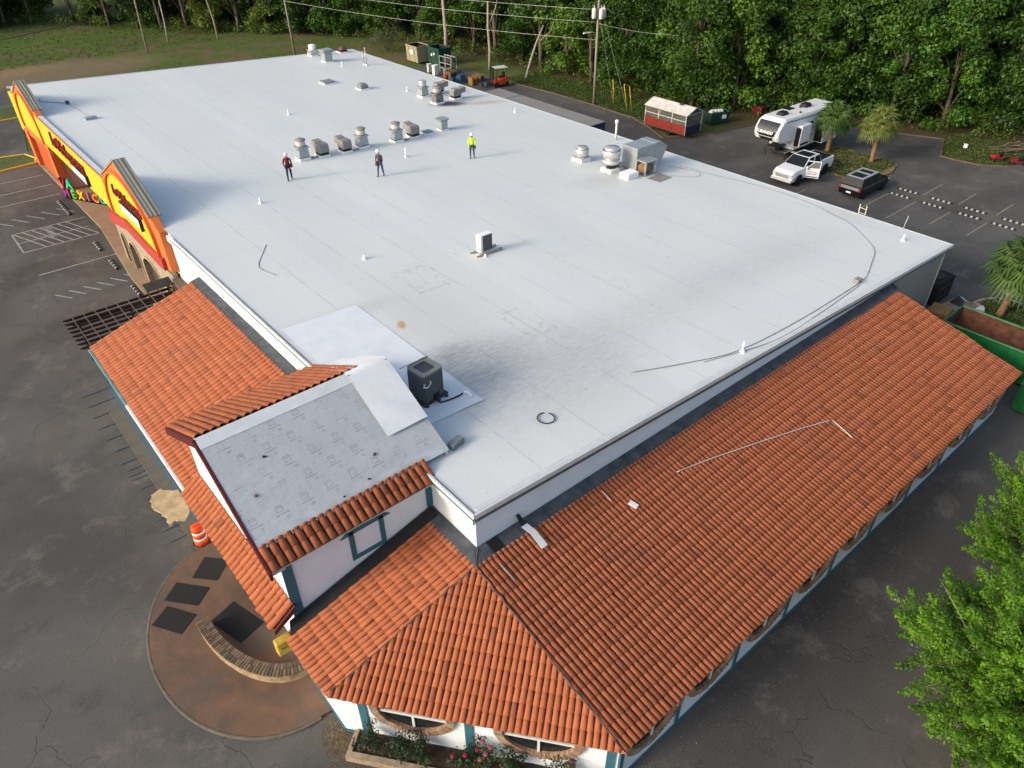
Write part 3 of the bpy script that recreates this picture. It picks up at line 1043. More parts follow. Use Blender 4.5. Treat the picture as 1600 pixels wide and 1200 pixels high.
tile_face([(-6.03, 10.8, gz(10.8)), (-0.05, 10.8, gz(10.8)), (-0.05, 6.62, gz(6.62)), (-6.03, 6.62, gz(6.62))], single=False, lift=0.05, wide=True)
tile_face([(-6.03, 2.04, gz(2.04) + 0.01), (-0.06, 2.04, gz(2.04) + 0.01), (-0.06, 2.80, gz(2.80) + 0.01), (-6.03, 2.80, gz(2.80) + 0.01)], lift=0.05, wide=True)
tile_face([(-6.40, 10.45, 2.98), (-6.40, 2.42, 2.98), (-5.58, 2.42, 3.55), (-5.58, 10.45, 3.55)], wide=True)
flush_tiles()

# mortar lines on the two hips
for e in (K1, K2):
    b = MB()
    p0, p1 = Vector(APEX) + Vector((0, 0, 0.05)), Vector(e) + Vector((0, 0, 0.06))
    nseg = 26
    pts = [p0.lerp(p1, i / nseg) + Vector((random.gauss(0, .02), random.gauss(0, .02), random.uniform(0, .03))) for i in range(nseg + 1)]
    b.tube(pts, [random.uniform(0.02, 0.055) for _ in pts], 6)
    bpart(b, 'hip_mortar', MORTAR)

# dark flashings between walls and tiles
b = MB()
b.slab([(-0.14, -0.02, 4.22), (28.4, -0.02, 4.08), (28.0, -0.62, 4.04), (-0.5, -0.62, 4.04)], 0.03)
b.slab([(-0.02, -0.1, 4.225), (-0.02, 2.5, 4.225), (-0.55, 2.5, 4.045), (-0.55, -0.62, 4.045)], 0.03)
b.slab([(-0.02, 10.2, 4.62), (-0.02, 24.2, 4.62), (-0.56, 24.2, 4.50), (-0.56, 10.2, 4.50)], 0.03)
bpart(b, 'flashing', FLASH)
b = MB()
b.slab([(-5.85, 2.50, 2.82), (-0.1, 2.50, 4.30), (-0.1, 2.06, 4.20), (-6.05, 2.06, 2.70)], 0.03)
bpart(b, 'flashing', BLACKF)
b = MB()
b.slab([(0.35, -0.06, 4.225), (0.80, -0.06, 4.225), (0.80, -0.50, 4.09), (0.35, -0.50, 4.09)], 0.02)
bpart(b, 'flashing_patch', BLACK)

# walls of the tiled wings
WING = [(-5.8, 2.45), (-5.8, -0.33), (-0.38, -7.1), (27.15, -7.1), (27.15, -0.02), (-0.02, -0.02), (-0.02, 2.45)]
b = MB()
b.prism(WING, 'z', 0, 2.48)
bpart(b, 'wing_wall', WHITE)
b = MB()
b.prism([(-7.1, 2.4), (-0.02, 2.4), (-0.02, 3.95), (-0.6, 3.83)], 'x', 26.9, 27.14)
bpart(b, 'wing_wall', WHITE)
b = MB()
b.bx(-5.6, -0.02, 10.2, 24.0, 0, 2.6)
b.prism([(-5.6, 2.55), (-0.02, 2.55), (-0.02, 4.4), (-0.5, 4.30)], 'y', 23.8, 24.0)
bpart(b, 'wing_wall', WHITE)


def wall_frame(p, d):
    """local frame on a wall: p origin on the ground, d direction along the wall, outward normal to the right of d"""
    d = Vector((d[0], d[1], 0)).normalized()
    return Vector((p[0], p[1], 0)), d, Vector((d.y, -d.x, 0))


def wall_box(mb, fr, s0, s1, z0, z1, d0, d1):
    p, d, n = fr
    c = [p + d * s0 + n * d0, p + d * s1 + n * d0, p + d * s1 + n * d1, p + d * s0 + n * d1]
    if d1 > d0:
        c.reverse()
    mb.hexa([(q.x, q.y, z0) for q in c], [(q.x, q.y, z1) for q in c])


FR_S = wall_frame((-0.38, -7.1), (1, 0))
FR_C = wall_frame((-5.8, -0.33), (5.42, -6.77))
FR_W = wall_frame((-5.8, 2.45), (0, -1))
LEN_S, LEN_C = 27.53, math.hypot(5.42, 6.77)
for fr, ln in ((FR_S, LEN_S), (FR_C, LEN_C), (FR_W, 2.78)):
    b = MB()
    wall_box(b, fr, 0.0, ln, 0.0, 0.11, 0.004, 0.05)
    bpart(b, 'base_band', TEAL)
posts_s = [0.13] + [2.82 + 3.07 * i for i in range(8)]
for s in posts_s:
    b = MB()
    wall_box(b, FR_S, s - 0.08, s + 0.08, 0.11, 2.47, 0.003, 0.05)
    bpart(b, 'post', TEAL)
for s in (0.75, 4.15, 8.45):
    b = MB()
    wall_box(b, FR_C, s - 0.13, s + 0.13, 0.11, 2.47, 0.003, 0.05)
    bpart(b, 'post', TEAL)

# big round-bellied windows with brick surrounds, their heads under the eaves
BRICK = []
for i, c in enumerate(((0.25, 0.155, 0.10), (0.31, 0.20, 0.13), (0.20, 0.135, 0.095), (0.28, 0.21, 0.15))):
    m = mat('brick_%d' % i, c, 0.9, 0.25, 9, bump=0.4, bscale=30)
    mb = MB()
    mb.bx(-0.055, 0.055, -0.14, 0.14, 0, 0.13)
    BRICK.append(mb.mesh('brick', m, bevel=0.01))
FRAMEW = mat('window_frame_paint', (0.55, 0.56, 0.55), 0.5, 0.05)


def round_window(fr, s, zc=1.95, ra=1.22, rb=1.0):
    p, d, n = fr
    b = MB()
    base = p + d * s + n * 0.006
    N = 24
    ang = [math.pi * (0.90 + 1.20 * i / N) for i in range(N + 1)]
    ring = [base + d * (math.cos(a) * (ra - 0.12)) + Vector((0, 0, zc + math.sin(a) * (rb - 0.12))) for a in ang]
    b.add([tuple(q) for q in ring], [tuple(range(N + 1))])
    w = bpart(b, 'window', GLASS)
    nb = 34
    bk = MB()
    for i in range(N):
        qs = []
        for a, rr_ in ((ang[i], .13), (ang[i + 1], .13), (ang[i + 1], -.13), (ang[i], -.13)):
            qs.append(base + d * (math.cos(a) * (ra + rr_)) + Vector((0, 0, zc + math.sin(a) * (rb + rr_))) + n * .075)
        bk.add([tuple(q) for q in qs] + [tuple(q - n * .075) for q in qs], [(0, 1, 2, 3), (3, 2, 1, 0), (0, 4, 5, 1), (2, 6, 7, 3)])
    bk.build('mortar_bed', mat('buff_mortar', (.26, .20, .15), .95, .2, 6), w)
    for i in range(nb):
        a = math.pi * (0.92 + 1.16 * (i + 0.5) / nb)
        ca, sa = math.cos(a), math.sin(a)
        q = base + d * (ca * ra) + Vector((0, 0, zc + sa * rb))
        tdir = (d * (-sa * ra) + Vector((0, 0, ca * rb))).normalized()
        rdir = n.cross(tdir).normalized()
        o = bpy.data.objects.new('brick', random.choice(BRICK))
        C.objects.link(o)
        o.parent = w
        jit = random.uniform(-0.012, 0.012)
        o.matrix_local = Matrix(((tdir.x, rdir.x, n.x, q.x + n.x * jit), (tdir.y, rdir.y, n.y, q.y + n.y * jit), (tdir.z, rdir.z, n.z, q.z), (0, 0, 0, 1)))
    b = MB()
    wall_box(b, (base, d, n), -ra + 0.16, ra - 0.16, zc - 0.22, zc - 0.12, 0.01, 0.06)
    wall_box(b, (base, d, n), -0.04, 0.04, zc - rb + 0.12, zc - 0.221, 0.01, 0.06)
    b.build('window_frame', FRAMEW, w)


for i in range(9):
    s = (posts_s[i] + (posts_s[i + 1] if i < 8 else posts_s[8] + 3.07)) / 2
    if s < LEN_S - 1.2:
        round_window(FR_S, s)
for s in (2.4, 6.3):
    round_window(FR_C, s)

# eave gutters of the front wing
b = MB()
b.bx(-6.30, -6.16, 10.6, 18.2, 2.50, 2.62)
bpart(b, 'gutter', mat('white_gutter', (0.72, 0.71, 0.69), 0.5, 0.06), bevel=0.015)
b = MB()
b.bx(-6.28, -6.16, 18.2, 24.3, 2.48, 2.60)
bpart(b, 'gutter', mat('aqua_gutter', (0.12, 0.27, 0.29), 0.5, 0.15), bevel=0.015)

# ---- entrance gable
b = MB()
b.prism([(2.55, 0), (2.55, gz(2.55) - 0.16), (6.45, gz(6.45) - 0.2), (10.35, gz(10.35) - 0.16), (10.35, 0), (8.2, 0), (8.2, 2.3), (4.7, 2.3), (4.7, 0)], 'x', -5.6, -5.35)
bpart(b, 'gable_wall', mat('gable_stucco', (0.70, 0.70, 0.68), 0.85, 0.05))
b = MB()
b.bx(-5.35, 0.0, 2.55, 2.75, 0, gz(2.55) - 0.16)
bpart(b, 'side_wall', WHITE)
b = MB()
b.bx(-5.35, 0.0, 10.15, 10.35, 0, gz(10.35) - 0.16)
bpart(b, 'side_wall', WHITE)
b = MB()
b.bx(-4.9, -4.8, 4.6, 8.3, 0, 2.4)
bpart(b, 'entrance_door', GLASS)
b = MB()
b.bx(-5.64, -5.30, 2.50, 2.549, 2.5, gz(2.5) - 0.2)
bpart(b, 'post', TEAL)
b = MB()
b.bx(-0.24, -0.0, 2.50, 2.549, 4.3, gz(2.5) - 0.2)
bpart(b, 'post', TEAL)
# painted blind window on the side wall
b = MB()
for x0, x1, z0, z1 in ((-3.30, -3.12, 3.78, 5.12), (-2.16, -1.98, 3.78, 5.12), (-3.12, -2.16, 3.78, 3.95), (-3.42, -1.88, 5.0, 5.14)):
    b.bx(x0, x1, 2.515, 2.549, z0, z1)
b.prism([(-3.6, 5.0), (-3.42, 5.0), (-3.3, 5.14), (-2.0, 5.14), (-1.88, 5.0), (-1.7, 5.0), (-2.1, 5.32), (-3.2, 5.32)], 'y', 2.512, 2.547)
bpart(b, 'blind_window', TEAL)
# roof decks
b = MB()
b.slab([(-6.03, 2.72, gz(2.72)), (0.98, 2.72, gz(2.72)), (0.98, 6.45, gz(6.45)), (-6.03, 6.45, gz(6.45))], 0.10)
gdeck = bpart(b, 'gable_roof', ULAY)
b = MB()
b.slab([(-0.05, 10.2, gz(10.2)), (0.98, 10.2, gz(10.2)), (0.98, 6.46, gz(6.46)), (-0.05, 6.46, gz(6.46))], 0.06)
b.prism([(2.75, RZ(1) - 0.1), (2.75, gz(2.75) - 0.11), (6.45, gz(6.45) - 0.11), (10.15, gz(10.15) - 0.11), (10.15, RZ(1) - 0.1)], 'x', 0.86, 0.95)
bpart(b, 'gable_back', MATS['new_white_membrane'])
b = MB()
b.slab([(-6.03, 2.70, gz(2.70) + 0.012), (0.98, 2.70, gz(2.70) + 0.012), (0.98, 3.02, gz(3.02) + 0.012), (-6.03, 3.02, gz(3.02) + 0.012)], 0.01)
b.build('eave_strip', mat('pale_underlay_strip', (0.44, 0.47, 0.49), 0.6, 0.15, 2), gdeck)
b = MB()
b.slab([(-6.03, 6.10, gz(6.10) + 0.014), (-0.6, 6.10, gz(6.10) + 0.014), (-0.6, 6.47, gz(6.45) + 0.016), (-6.03, 6.47, gz(6.45) + 0.016)], 0.01)
b.slab([(-6.03, 6.66, gz(6.66) + 0.03), (-0.05, 6.66, gz(6.66) + 0.03), (-0.05, 6.47, gz(6.45) + 0.016), (-6.03, 6.47, gz(6.45) + 0.016)], 0.01)
b.build('ridge_strip', mat('pale_ridge_metal', (0.60, 0.63, 0.64), 0.5, 0.08, 2), gdeck)
# white sheet nailed over the upper corner, folding across the ridge
NU, NV = 26, 34
vs = []
rr = np.random.default_rng(4)
for i in range(NU + 1):
    for j in range(NV + 1):
        x = -0.66 + 1.66 * i / NU
        y = 3.94 + (8.6 - 3.94) * j / NV
        w = 0.035 + 0.03 * max(0, math.sin((x * 1.1 + y * 1.9) * 1.6)) * math.sin(math.pi * i / NU) + 0.006 * rr.random()
        zz = RIDGE[1] - GS * (math.sqrt((y - RIDGE[0]) ** 2 + 0.012) - 0.1)
        vs.append((x, y, zz + w))
b = MB()
b.add(vs, [(i * (NV + 1) + j, (i + 1) * (NV + 1) + j, (i + 1) * (NV + 1) + j + 1, i * (NV + 1) + j + 1) for i in range(NU) for j in range(NV)], 0, True)
sheet = bpart(b, 'white_sheet', mat('white_sheet', (0.70, 0.72, 0.73), 0.5, 0.04, 2))
b = MB()
for k in range(9):
    y = 4.05 + 2.3 * k / 8
    b.lathe([(0.028, 0), (0.02, 0.012)], (-0.60, y, gz(y) + 0.065), 8)
    if k % 2 == 0:
        b.lathe([(0.028, 0), (0.02, 0.012)], (0.93, y, gz(y) + 0.065), 8)
for k in range(5):
    b.lathe([(0.028, 0), (0.02, 0.012)], (-0.5 + 1.4 * k / 4, 4.0, gz(4.0) + 0.065), 8)
o = b.build('cap_nails', STEEL, sheet)
o['kind'] = 'stuff'
# loose scraps on the underlayment
mat('scrap_brown', (.13, .05, .035), .8, .3)
for x, y, c, s in ((-4.49, 5.11, BLACK, 0.07), (-1.38, 3.68, MATS['scrap_brown'], 0.08), (-2.0, 3.07, BLACK, 0.05), (-5.31, 4.16, MATS['scrap_brown'], 0.07), (-3.0, 2.95, BLACK, 0.04)):
    b = MB()
    b.hexa([(-s, -s * .5, 0), (s * .8, -s * .6, 0), (s, s * .5, 0), (-s * .7, s * .6, 0)], [(-s * .8, -s * .3, .03), (s * .6, -s * .4, .05), (s * .7, s * .3, .03), (-s * .5, s * .4, .04)])
    o = b.build('scrap', c, None, (x, y, gz(y) + 0.001), random.uniform(0, 3))
    tag(o, {0.07: 'small dark or rusty scrap lying on the grey printed underlayment', 0.08: 'reddish scrap lying low on the grey printed underlayment'}.get(s, 'tiny black scrap near the lower edge of the grey underlayment'), 'scrap', 'scraps on the grey gable roof')
# oxblood rakes at the front of the gable and below
for y0, y1 in ((2.0, 6.47), (6.43, 10.85)):
    b = MB()
    za, zb = gz(y0), gz(y1)
    b.prism([(y0, za + 0.03), (y1, zb + 0.03), (y1, zb - 0.27), (y0, za - 0.27)], 'x', -6.12, -6.04)
    bpart(b, 'rake_board', OXBLOOD)
b = MB()
b.prism([(-6.42, 2.96), (-5.6, 3.55), (-5.6, 3.30), (-6.42, 2.76)], 'y', 2.33, 2.40)
bpart(b, 'rake_board', OXBLOOD)
b = MB()
b.bx(-6.03, -5.6, 2.1, 2.56, gz(2.1) - 0.26, gz(2.1) - 0.2)
b.bx(-6.03, -0.1, 2.12, 2.54, gz(2.1) - 0.20, gz(2.1) - 0.14)
bpart(b, 'soffit', mat('pale_soffit', (0.55, 0.55, 0.53), 0.8, 0.05))

# ---- yellow and orange sign fronts of the shops
def arch_poly(cy, hw, z0, zt, n=20, zs=None):
    zs = zs if zs is not None else zt - hw
    return [(cy + hw, z0)] + [(cy + hw * math.cos(a), zs + (zt - zs) * math.sin(a)) for a in [math.pi * i / n for i in range(n + 1)]] + [(cy - hw, z0)]


def letters(txt, m, y, z, size, x, parent, depth=0.05, shear=0.25, sx=1.0, bold=0.012, name='lettering'):
    me = text_mesh(txt, size, depth, shear, bold)
    me.materials.append(m)
    o = place(name, me, parent)
    o.matrix_local = Matrix(((0, 0, -1, x), (-sx, 0, 0, y), (0, 1, 0, z), (0, 0, 0, 1)))
    return o


CAPM = m_ribbed('weathered_standing_seam', (0.22, 0.205, 0.155), (0.38, 0.355, 0.28), 0.62, 0, 0.6, 0.2)
b = MB()
b.bx(-0.46, -0.05, 38.6, 57.2, 3.90, 6.12)
band = bpart(b, 'sign_band', YELLOW)
b = MB()
b.bx(-0.49, -0.42, 38.6, 57.2, 6.121, 6.18)
b.build('band_cap', ORANGE, band)
b = MB()
b.bx(-0.42, -0.03, 38.6, 57.2, 6.121, 6.15)
b.build('band_coping', COPING, band)
letters('La Michoacana', DKRED, 48.0, 5.30, 1.55, -0.53, band, 0.06)
b = MB()
b.bx(-0.62, -0.461, 43.3, 46.9, 4.25, 4.85)
pq = b.build('plaque', [WHITEP], band)
b = MB()
b.bx(-0.66, -0.462, 43.1, 47.1, 4.86, 4.94)
b.bx(-0.66, -0.462, 43.1, 43.28, 4.20, 4.86)
b.build('plaque_frame', BLACK, band)


def sign_front(cy, hw, zp, z_base, z_body, text_z, tsize, full):
    """gabled sign panel: orange body, yellow arched field, ribbed metal cap running back over the roof"""
    sh = 6.5
    poly = [(cy + hw + 1.2, z_base), (cy + hw + 1.0, 5.9), (cy + hw, sh), (cy, zp), (cy - hw, sh), (cy - hw - 1.2, 5.9), (cy - hw - 1.35, z_body), (cy - hw - 0.4, z_body - 0.1), (cy - hw + 1.0, z_body), (cy + hw - 1.0, z_body - 0.3)]
    b = MB()
    b.prism(poly, 'x', -0.42, 0.0)
    panel = bpart(b, 'sign_panel', ORANGE)
    b = MB()
    b.prism(arch_poly(cy, hw - 0.15, z_body + 0.55, zp - 0.95, 22, z_body + 1.0), 'x', -0.46, -0.421)
    b.build('sign_field', YELLOW, panel)
    ring_o, ring_i = arch_poly(cy, hw + 0.02, z_body + 0.5, zp - 0.78, 22, z_body + 1.0), arch_poly(cy, hw - 0.15, z_body + 0.5, zp - 0.95, 22, z_body + 1.0)
    b = MB()
    for i in range(len(ring_o) - 1):
        q = [ring_o[i], ring_o[i + 1], ring_i[i + 1], ring_i[i]]
        b.prism(q, 'x', -0.60, -0.422)
    b.build('arch_moulding', ORANGE, panel)
    b = MB()
    lo = [(cy + hw + 1.25, z_base - 0.12), (cy + hw - 1.0, z_body - 0.25), (cy + 1.6, z_body + 0.15), (cy + 0.2, z_body + 0.05), (cy - hw + 0.6, z_body - 0.15), (cy - hw - 0.6, z_body - 0.1)]
    for i in range(len(lo) - 1):
        (ya, za), (yb, zb) = lo[i], lo[i + 1]
        b.prism([(ya, za), (yb, zb), (yb, zb + 0.72), (ya, za + 0.72)], 'x', -0.63, -0.423)
    if not full:
        b.build('red_moulding', REDP, panel)
    # metal caps on both slopes with raised seams
    for sgn in (1, -1):
        b = MB()
        y1 = cy + sgn * (hw + 0.1)
        b.slab([(-0.50, cy, zp + 0.06), (0.26, cy, zp + 0.06), (0.26, y1, sh - 0.02), (-0.50, y1, sh - 0.02)], 0.08)
        for k in range(4):
            xx = -0.46 + k * 0.225
            b.slab([(xx - 0.018, cy, zp + 0.095), (xx + 0.018, cy, zp + 0.095), (xx + 0.018, y1, sh + 0.02), (xx - 0.018, y1, sh + 0.02)], 0.05)
        b.build('cap_roof', CAPM, panel)
    b = MB()
    b.prism([(cy + hw, 5.7), (cy + hw, sh - 0.1), (cy, zp - 0.03), (cy - hw, sh - 0.1), (cy - hw, 5.7)], 'x', 0.01, 0.22)
    b.build('cap_body', COPING, panel)
    return panel


s2 = sign_front(33.75, 4.45, 8.5, 3.05, 3.5, 6.0, 1.3, False)
letters('La Michoacana', DKRED, 33.4, 6.15, 0.92, -0.52, s2, 0.05)
b = MB()
b.bx(-0.60, -0.461, 31.4, 34.9, 5.10, 5.62)
b.build('plaque', WHITEP, s2)
b = MB()
b.bx(-0.63, -0.462, 31.2, 35.0, 5.63, 5.73)
b.bx(-0.63, -0.462, 31.2, 31.38, 4.95, 5.63)
b.build('plaque_frame', BLACK, s2)
s1 = sign_front(60.4, 3.6, 8.0, 2.7, 3.2, 6.0, 1.0, True)
b = MB()
b.bx(-0.55, 0.0, 55.6, 56.7, 0.1, 3.9)
bpart(b, 'pillar', ORANGE)
b = MB()
b.bx(-0.55, 0.0, 63.9, 65.2, 0.1, 3.2)
bpart(b, 'pillar', ORANGE)
b = MB()
b.bx(-0.20, 0.0, 56.7, 63.9, 0.1, 3.2)
bpart(b, 'shop_wall', RUST)
b = MB()
b.prism([(65.2, 2.4), (68.4, 2.4), (68.4, 5.7), (65.2, 5.9)], 'x', -0.30, 0.0)
bpart(b, 'sign_band', YELLOW)
# stone arcade under the second sign
ops = [(38.35, 0.42), (36.3, 0.95), (33.0, 1.55), (29.7, 0.62)]
pol = [(39.6, 0.0)]
for cy, hw in ops:
    pol += [(cy + hw, 0.0)] + [(cy + hw * math.cos(a), 2.35 - min(hw, 0.9) + min(hw, 0.9) * math.sin(a)) for a in [math.pi * i / 14 for i in range(15)]] + [(cy - hw, 0.0)]
pol += [(28.2, 0.0), (28.2, 3.2), (39.6, 3.2)]
b = MB()
b.prism(pol, 'x', -0.42, -0.12)
STONE = mat('stone_veneer', (0.30, 0.245, 0.18), 0.9, 0.35, 5, col2=(0.40, 0.35, 0.28), bump=0.7, bscale=9)
arc = bpart(b, 'stone_arcade', STONE)
for cy, hw in ops:
    b = MB()
    r1, r2 = min(hw, 0.9), min(hw, 0.9) + 0.13
    pa = [(cy + hw * math.cos(a), 2.35 - r1 + r1 * math.sin(a)) for a in [math.pi * i / 14 for i in range(15)]]
    pb = [(cy + (hw + 0.13) * math.cos(a), 2.35 - r1 + r2 * math.sin(a)) for a in [math.pi * i / 14 for i in range(15)]]
    pa, pb = [(cy + hw, 0.12)] + pa + [(cy - hw, 0.12)], [(cy + hw + 0.13, 0.12)] + pb + [(cy - hw - 0.13, 0.12)]
    for i in range(len(pa) - 1):
        b.prism([pa[i], pa[i + 1], pb[i + 1], pb[i]], 'x', -0.49, -0.425)
    b.build('arch_trim', mat('tan_stone_trim', (0.36, 0.28, 0.17), 0.85, 0.15, 4), arc)
    b = MB()
    b.bx(-0.17, -0.13, cy - hw, cy + hw, 0.1, 2.4)
    b.build('lattice_door', mat('brown_lattice', (0.055, 0.035, 0.022), 0.8, 0.4, 18), arc)
b = MB()
b.bx(-0.5, 0.0, 26.9, 28.2, 0.0, 3.0)
bpart(b, 'side_wall', mat('brown_brick_wall', (0.11, 0.085, 0.06), 0.9, 0.3, 6))

# coloured letters standing in the recessed porch
let = thing('letter_sign', 'tall coloured block letters reading A MEXICO standing in the orange shop porch', 'letter sign', (0.27, 52.3, 0.125), RAD(27.7))
let.scale = (.62, .62, .62)
cols = {'M': (0.22, 0.03, 0.20), 'E': (0.08, 0.42, 0.05), 'X': (0.80, 0.46, 0.02), 'I': (0.25, 0.14, 0.36), 'C': (0.75, 0.20, 0.03), 'O': (0.03, 0.40, 0.38)}
for i, ch in enumerate('MEXICO'):
    m = mat('letter_%s' % ch, cols[ch], 0.5, 0.08, 2)
    letters(ch, m, 3.1 - i * 1.28, 0.62, 1.55, 0.0, let, 0.16, 0, 0.95, 0.035, 'letter')
for i, ch, c in ((2, 'V', (0.16, 0.02, 0.03)), (3, 'A', (0.02, 0.50, 0.30))):
    letters(ch, mat('upper_letter_%d' % i, c, 0.5, 0.08, 2), 5.5 - i * 1.12, 1.95, 1.7, 0.05, let, 0.16, 0, 0.95, 0.035, 'letter')
b = MB()
b.bx(-0.25, 0.3, -4.2, 3.9, -0.0, 0.08)
b.build('plinth', BLACK, let)

# ---------------------------------------------------------------- equipment on the roof
def on_roof(x, y):
    return (x, y, RZ(x) - 0.02)


GRIME = mat('greasy_steel', (0.10, 0.10, 0.098), 0.5, 0.5, 3, metal=0.3, col2=(0.30, 0.31, 0.30))


def exhaust_fan(x, y, label, hs=0.75, drum=SILV, body=GALV, cap=GREYU, s=1.0, group='box based exhaust fans'):
    t = thing('exhaust_fan', label, 'roof fan', on_roof(x, y), 0, group)
    b = MB()
    b.bx(-.42 * s, .42 * s, -.42 * s, .42 * s, 0, .20)
    b.build('curb', WHITEP, t, bevel=0.02)
    b = MB()
    w0, w1 = .38 * s, .33 * s
    z0, z1 = .26, .26 + hs * .82
    b.hexa([(-w0, -w0, z0), (w0, -w0, z0), (w0, w0, z0), (-w0, w0, z0)], [(-w1, -w1, z1), (w1, -w1, z1), (w1, w1, z1), (-w1, w1, z1)])
    hb = b.build('housing', body, t)
    b = MB()
    b.bx(-.36 * s, .36 * s, -.36 * s, .36 * s, .20, .26)
    b.build('gasket', BLACK, t)
    b = MB()
    b.bx(-.42 * s, .42 * s, -.42 * s, .42 * s, z1, z1 + .07)
    b.bx(-.44 * s, -.40 * s, -.2 * s, .2 * s, z1 - .12, z1)
    b.bx(.40 * s, .44 * s, -.2 * s, .2 * s, z1 - .12, z1)
    b.build('flange', body, t)
    b = MB()
    z = z1 + .07
    b.lathe([(.24 * s, z), (.31 * s, z + .05), (.33 * s, z + .10), (.335 * s, z + .38), (.32 * s, z + .40)], n=22)
    b.build('fan_drum', drum, t)
    b = MB()
    z += .40
    b.lathe([(.33 * s, z), (.38 * s, z + .02), (.38 * s, z + .07), (.26 * s, z + .13), (0.0, z + .15)], n=22)
    b.build('cap', cap, t)
    return t


def intake_hood(x, y, rot, label, group='grey intake hoods'):
    t = thing('intake_hood', label, 'roof hood', on_roof(x, y), rot, group)
    b = MB()
    b.bx(-.46, .46, -.40, .40, 0, .16)
    b.build('curb', WHITEP, t, bevel=0.02)
    b = MB()
    b.bx(-.38, .38, -.33, .33, .16, .33)
    b.build('neck', BLACK, t)
    b = MB()
    b.prism([(-.42, .33), (.42, .33), (.46, .44), (.46, .78), (.34, .93), (-.30, .93), (-.42, .82)], 'y', -.36, .36)
    b.build('hood_body', GREYU, t, bevel=0.02)
    b = MB()
    b.prism([(-.36, .50), (-.36, .95), (-.86, 1.02), (-.98, .92), (-.92, .52)], 'y', -.30, .30)
    b.build('snout', GREYU, t, bevel=0.02)
    return t


fa = 'box based exhaust fan with grey cap, %s'
exhaust_fan(11.85, 35.06, fa % 'behind the worker in the red jacket', cap=GREYU, drum=mat('cream_drum', (0.50, 0.48, 0.43), .5, .12, 3))
exhaust_fan(16.7, 35.18, fa % 'beside the second intake hood of the row', drum=MATS['cream_drum'])
exhaust_fan(19.6, 35.0, fa % 'next to the third hood and the flat hatch', drum=MATS['cream_drum'])
intake_hood(13.35, 35.0, RAD(-90), 'grey intake hood cabled to the fan behind the red jacketed worker')
intake_hood(15.15, 34.95, RAD(-90), 'grey intake hood in mid row, snout turned away from the tiles')
intake_hood(21.3, 35.3, RAD(-90), 'grey intake hood beside the flat hatch at the end of the row')
exhaust_fan(29.2, 45.4, 'all silver exhaust fan on blue grey box by the grease stain', cap=SILV, group='exhaust fans at the kitchen cluster')
exhaust_fan(28.9, 42.7, 'greasy blackened exhaust fan standing in a dark stain', body=GRIME, drum=mat('dull_drum', (0.40, 0.37, 0.34), .45, .2, 3), s=1.08, group='exhaust fans at the kitchen cluster')
intake_hood(31.3, 43.2, RAD(180), 'grey intake hood beside the grease stain, snout towards the back lot')
intake_hood(31.3, 45.9, RAD(180), 'grey intake hood half hidden behind the greasy fan')
exhaust_fan(29.6, 67.6, 'white capped exhaust fan at the far corner edge of the roof', hs=0.35, drum=WHITEP, cap=WHITEP, body=SILV, s=1.15, group='exhaust fans at the far corner')


def box_thing(name, label, cat, x, y, w, d, h, m, rot=0, curb=0.12, group=None, bevel=0.03, top=None, zoff=None):
    t = thing(name, label, cat, on_roof(x, y) if zoff is None else (x, y, zoff), rot, group)
    if curb:
        b = MB()
        b.bx(-w / 2 - .06, w / 2 + .06, -d / 2 - .06, d / 2 + .06, 0, curb)
        b.build('curb', WHITEP, t, bevel=0.015)
    b = MB()
    tw = top if top else 1.0
    z0, z1 = curb, curb + h
    b.hexa([(-w / 2, -d / 2, z0), (w / 2, -d / 2, z0), (w / 2, d / 2, z0), (-w / 2, d / 2, z0)],
           [(-w / 2 * tw, -d / 2 * tw, z1), (w / 2 * tw, -d / 2 * tw, z1), (w / 2 * tw, d / 2 * tw, z1), (-w / 2 * tw, d / 2 * tw, z1)])
    b.build('body', m, t, bevel=bevel)
    return t


DOMEG = mat('smoky_acrylic', (0.20, 0.205, 0.21), 0.3, 0.15, 3)
box_thing('roof_hatch', 'flat grey hatch on white curb far out on the white roof', 'roof hatch', 24.5, 54.9, 1.15, 1.15, .12, DOMEG)
box_thing('roof_hatch', 'flat blue grey hatch lid between hood and flared cowl', 'roof hatch', 22.8, 35.5, .75, .75, .08, mat('blue_grey_lid', (0.20, 0.24, 0.29), .5, .1))
box_thing('skylight_dome', 'grey domed skylight on white curb alone on the roof', 'skylight', 26.1, 51.0, .95, .95, .42, DOMEG, top=.78, bevel=.1)
t = box_thing('flared_cowl', 'galvanised cowl with flared open top near the row of fans', 'roof cowl', 24.35, 35.6, .62, .62, .62, GALV)
b = MB()
b.hexa([(-.31, -.31, .74), (.31, -.31, .74), (.31, .31, .74), (-.31, .31, .74)], [(-.44, -.44, .94), (.44, -.44, .94), (.44, .44, .94), (-.44, .44, .94)])
b.build('flare', GALV, t)
t = box_thing('flared_cowl', 'large galvanised cowl near the far roof corner', 'roof cowl', 29.35, 63.9, .9, .9, .75, GALV)
b = MB()
b.hexa([(-.45, -.45, .87), (.45, -.45, .87), (.45, .45, .87), (-.45, .45, .87)], [(-.66, -.66, 1.15), (.66, -.66, 1.15), (.66, .66, 1.15), (-.66, .66, 1.15)])
b.bx(-.6, .6, -.6, .6, 1.15, 1.25)
b.build('flare', GALV, t)
t = box_thing('turbine_vent', 'small maroon vent unit at the far roof corner', 'roof vent', 33.3, 67.6, .9, .9, .14, OXBLOOD)
b = MB()
b.lathe([(.42, .24), (.46, .34), (.40, .52), (.22, .62), (0, .65)], n=14)
b.build('vent_head', mat('maroon_head', (0.13, 0.06, 0.065), .5, .3, 6), t)


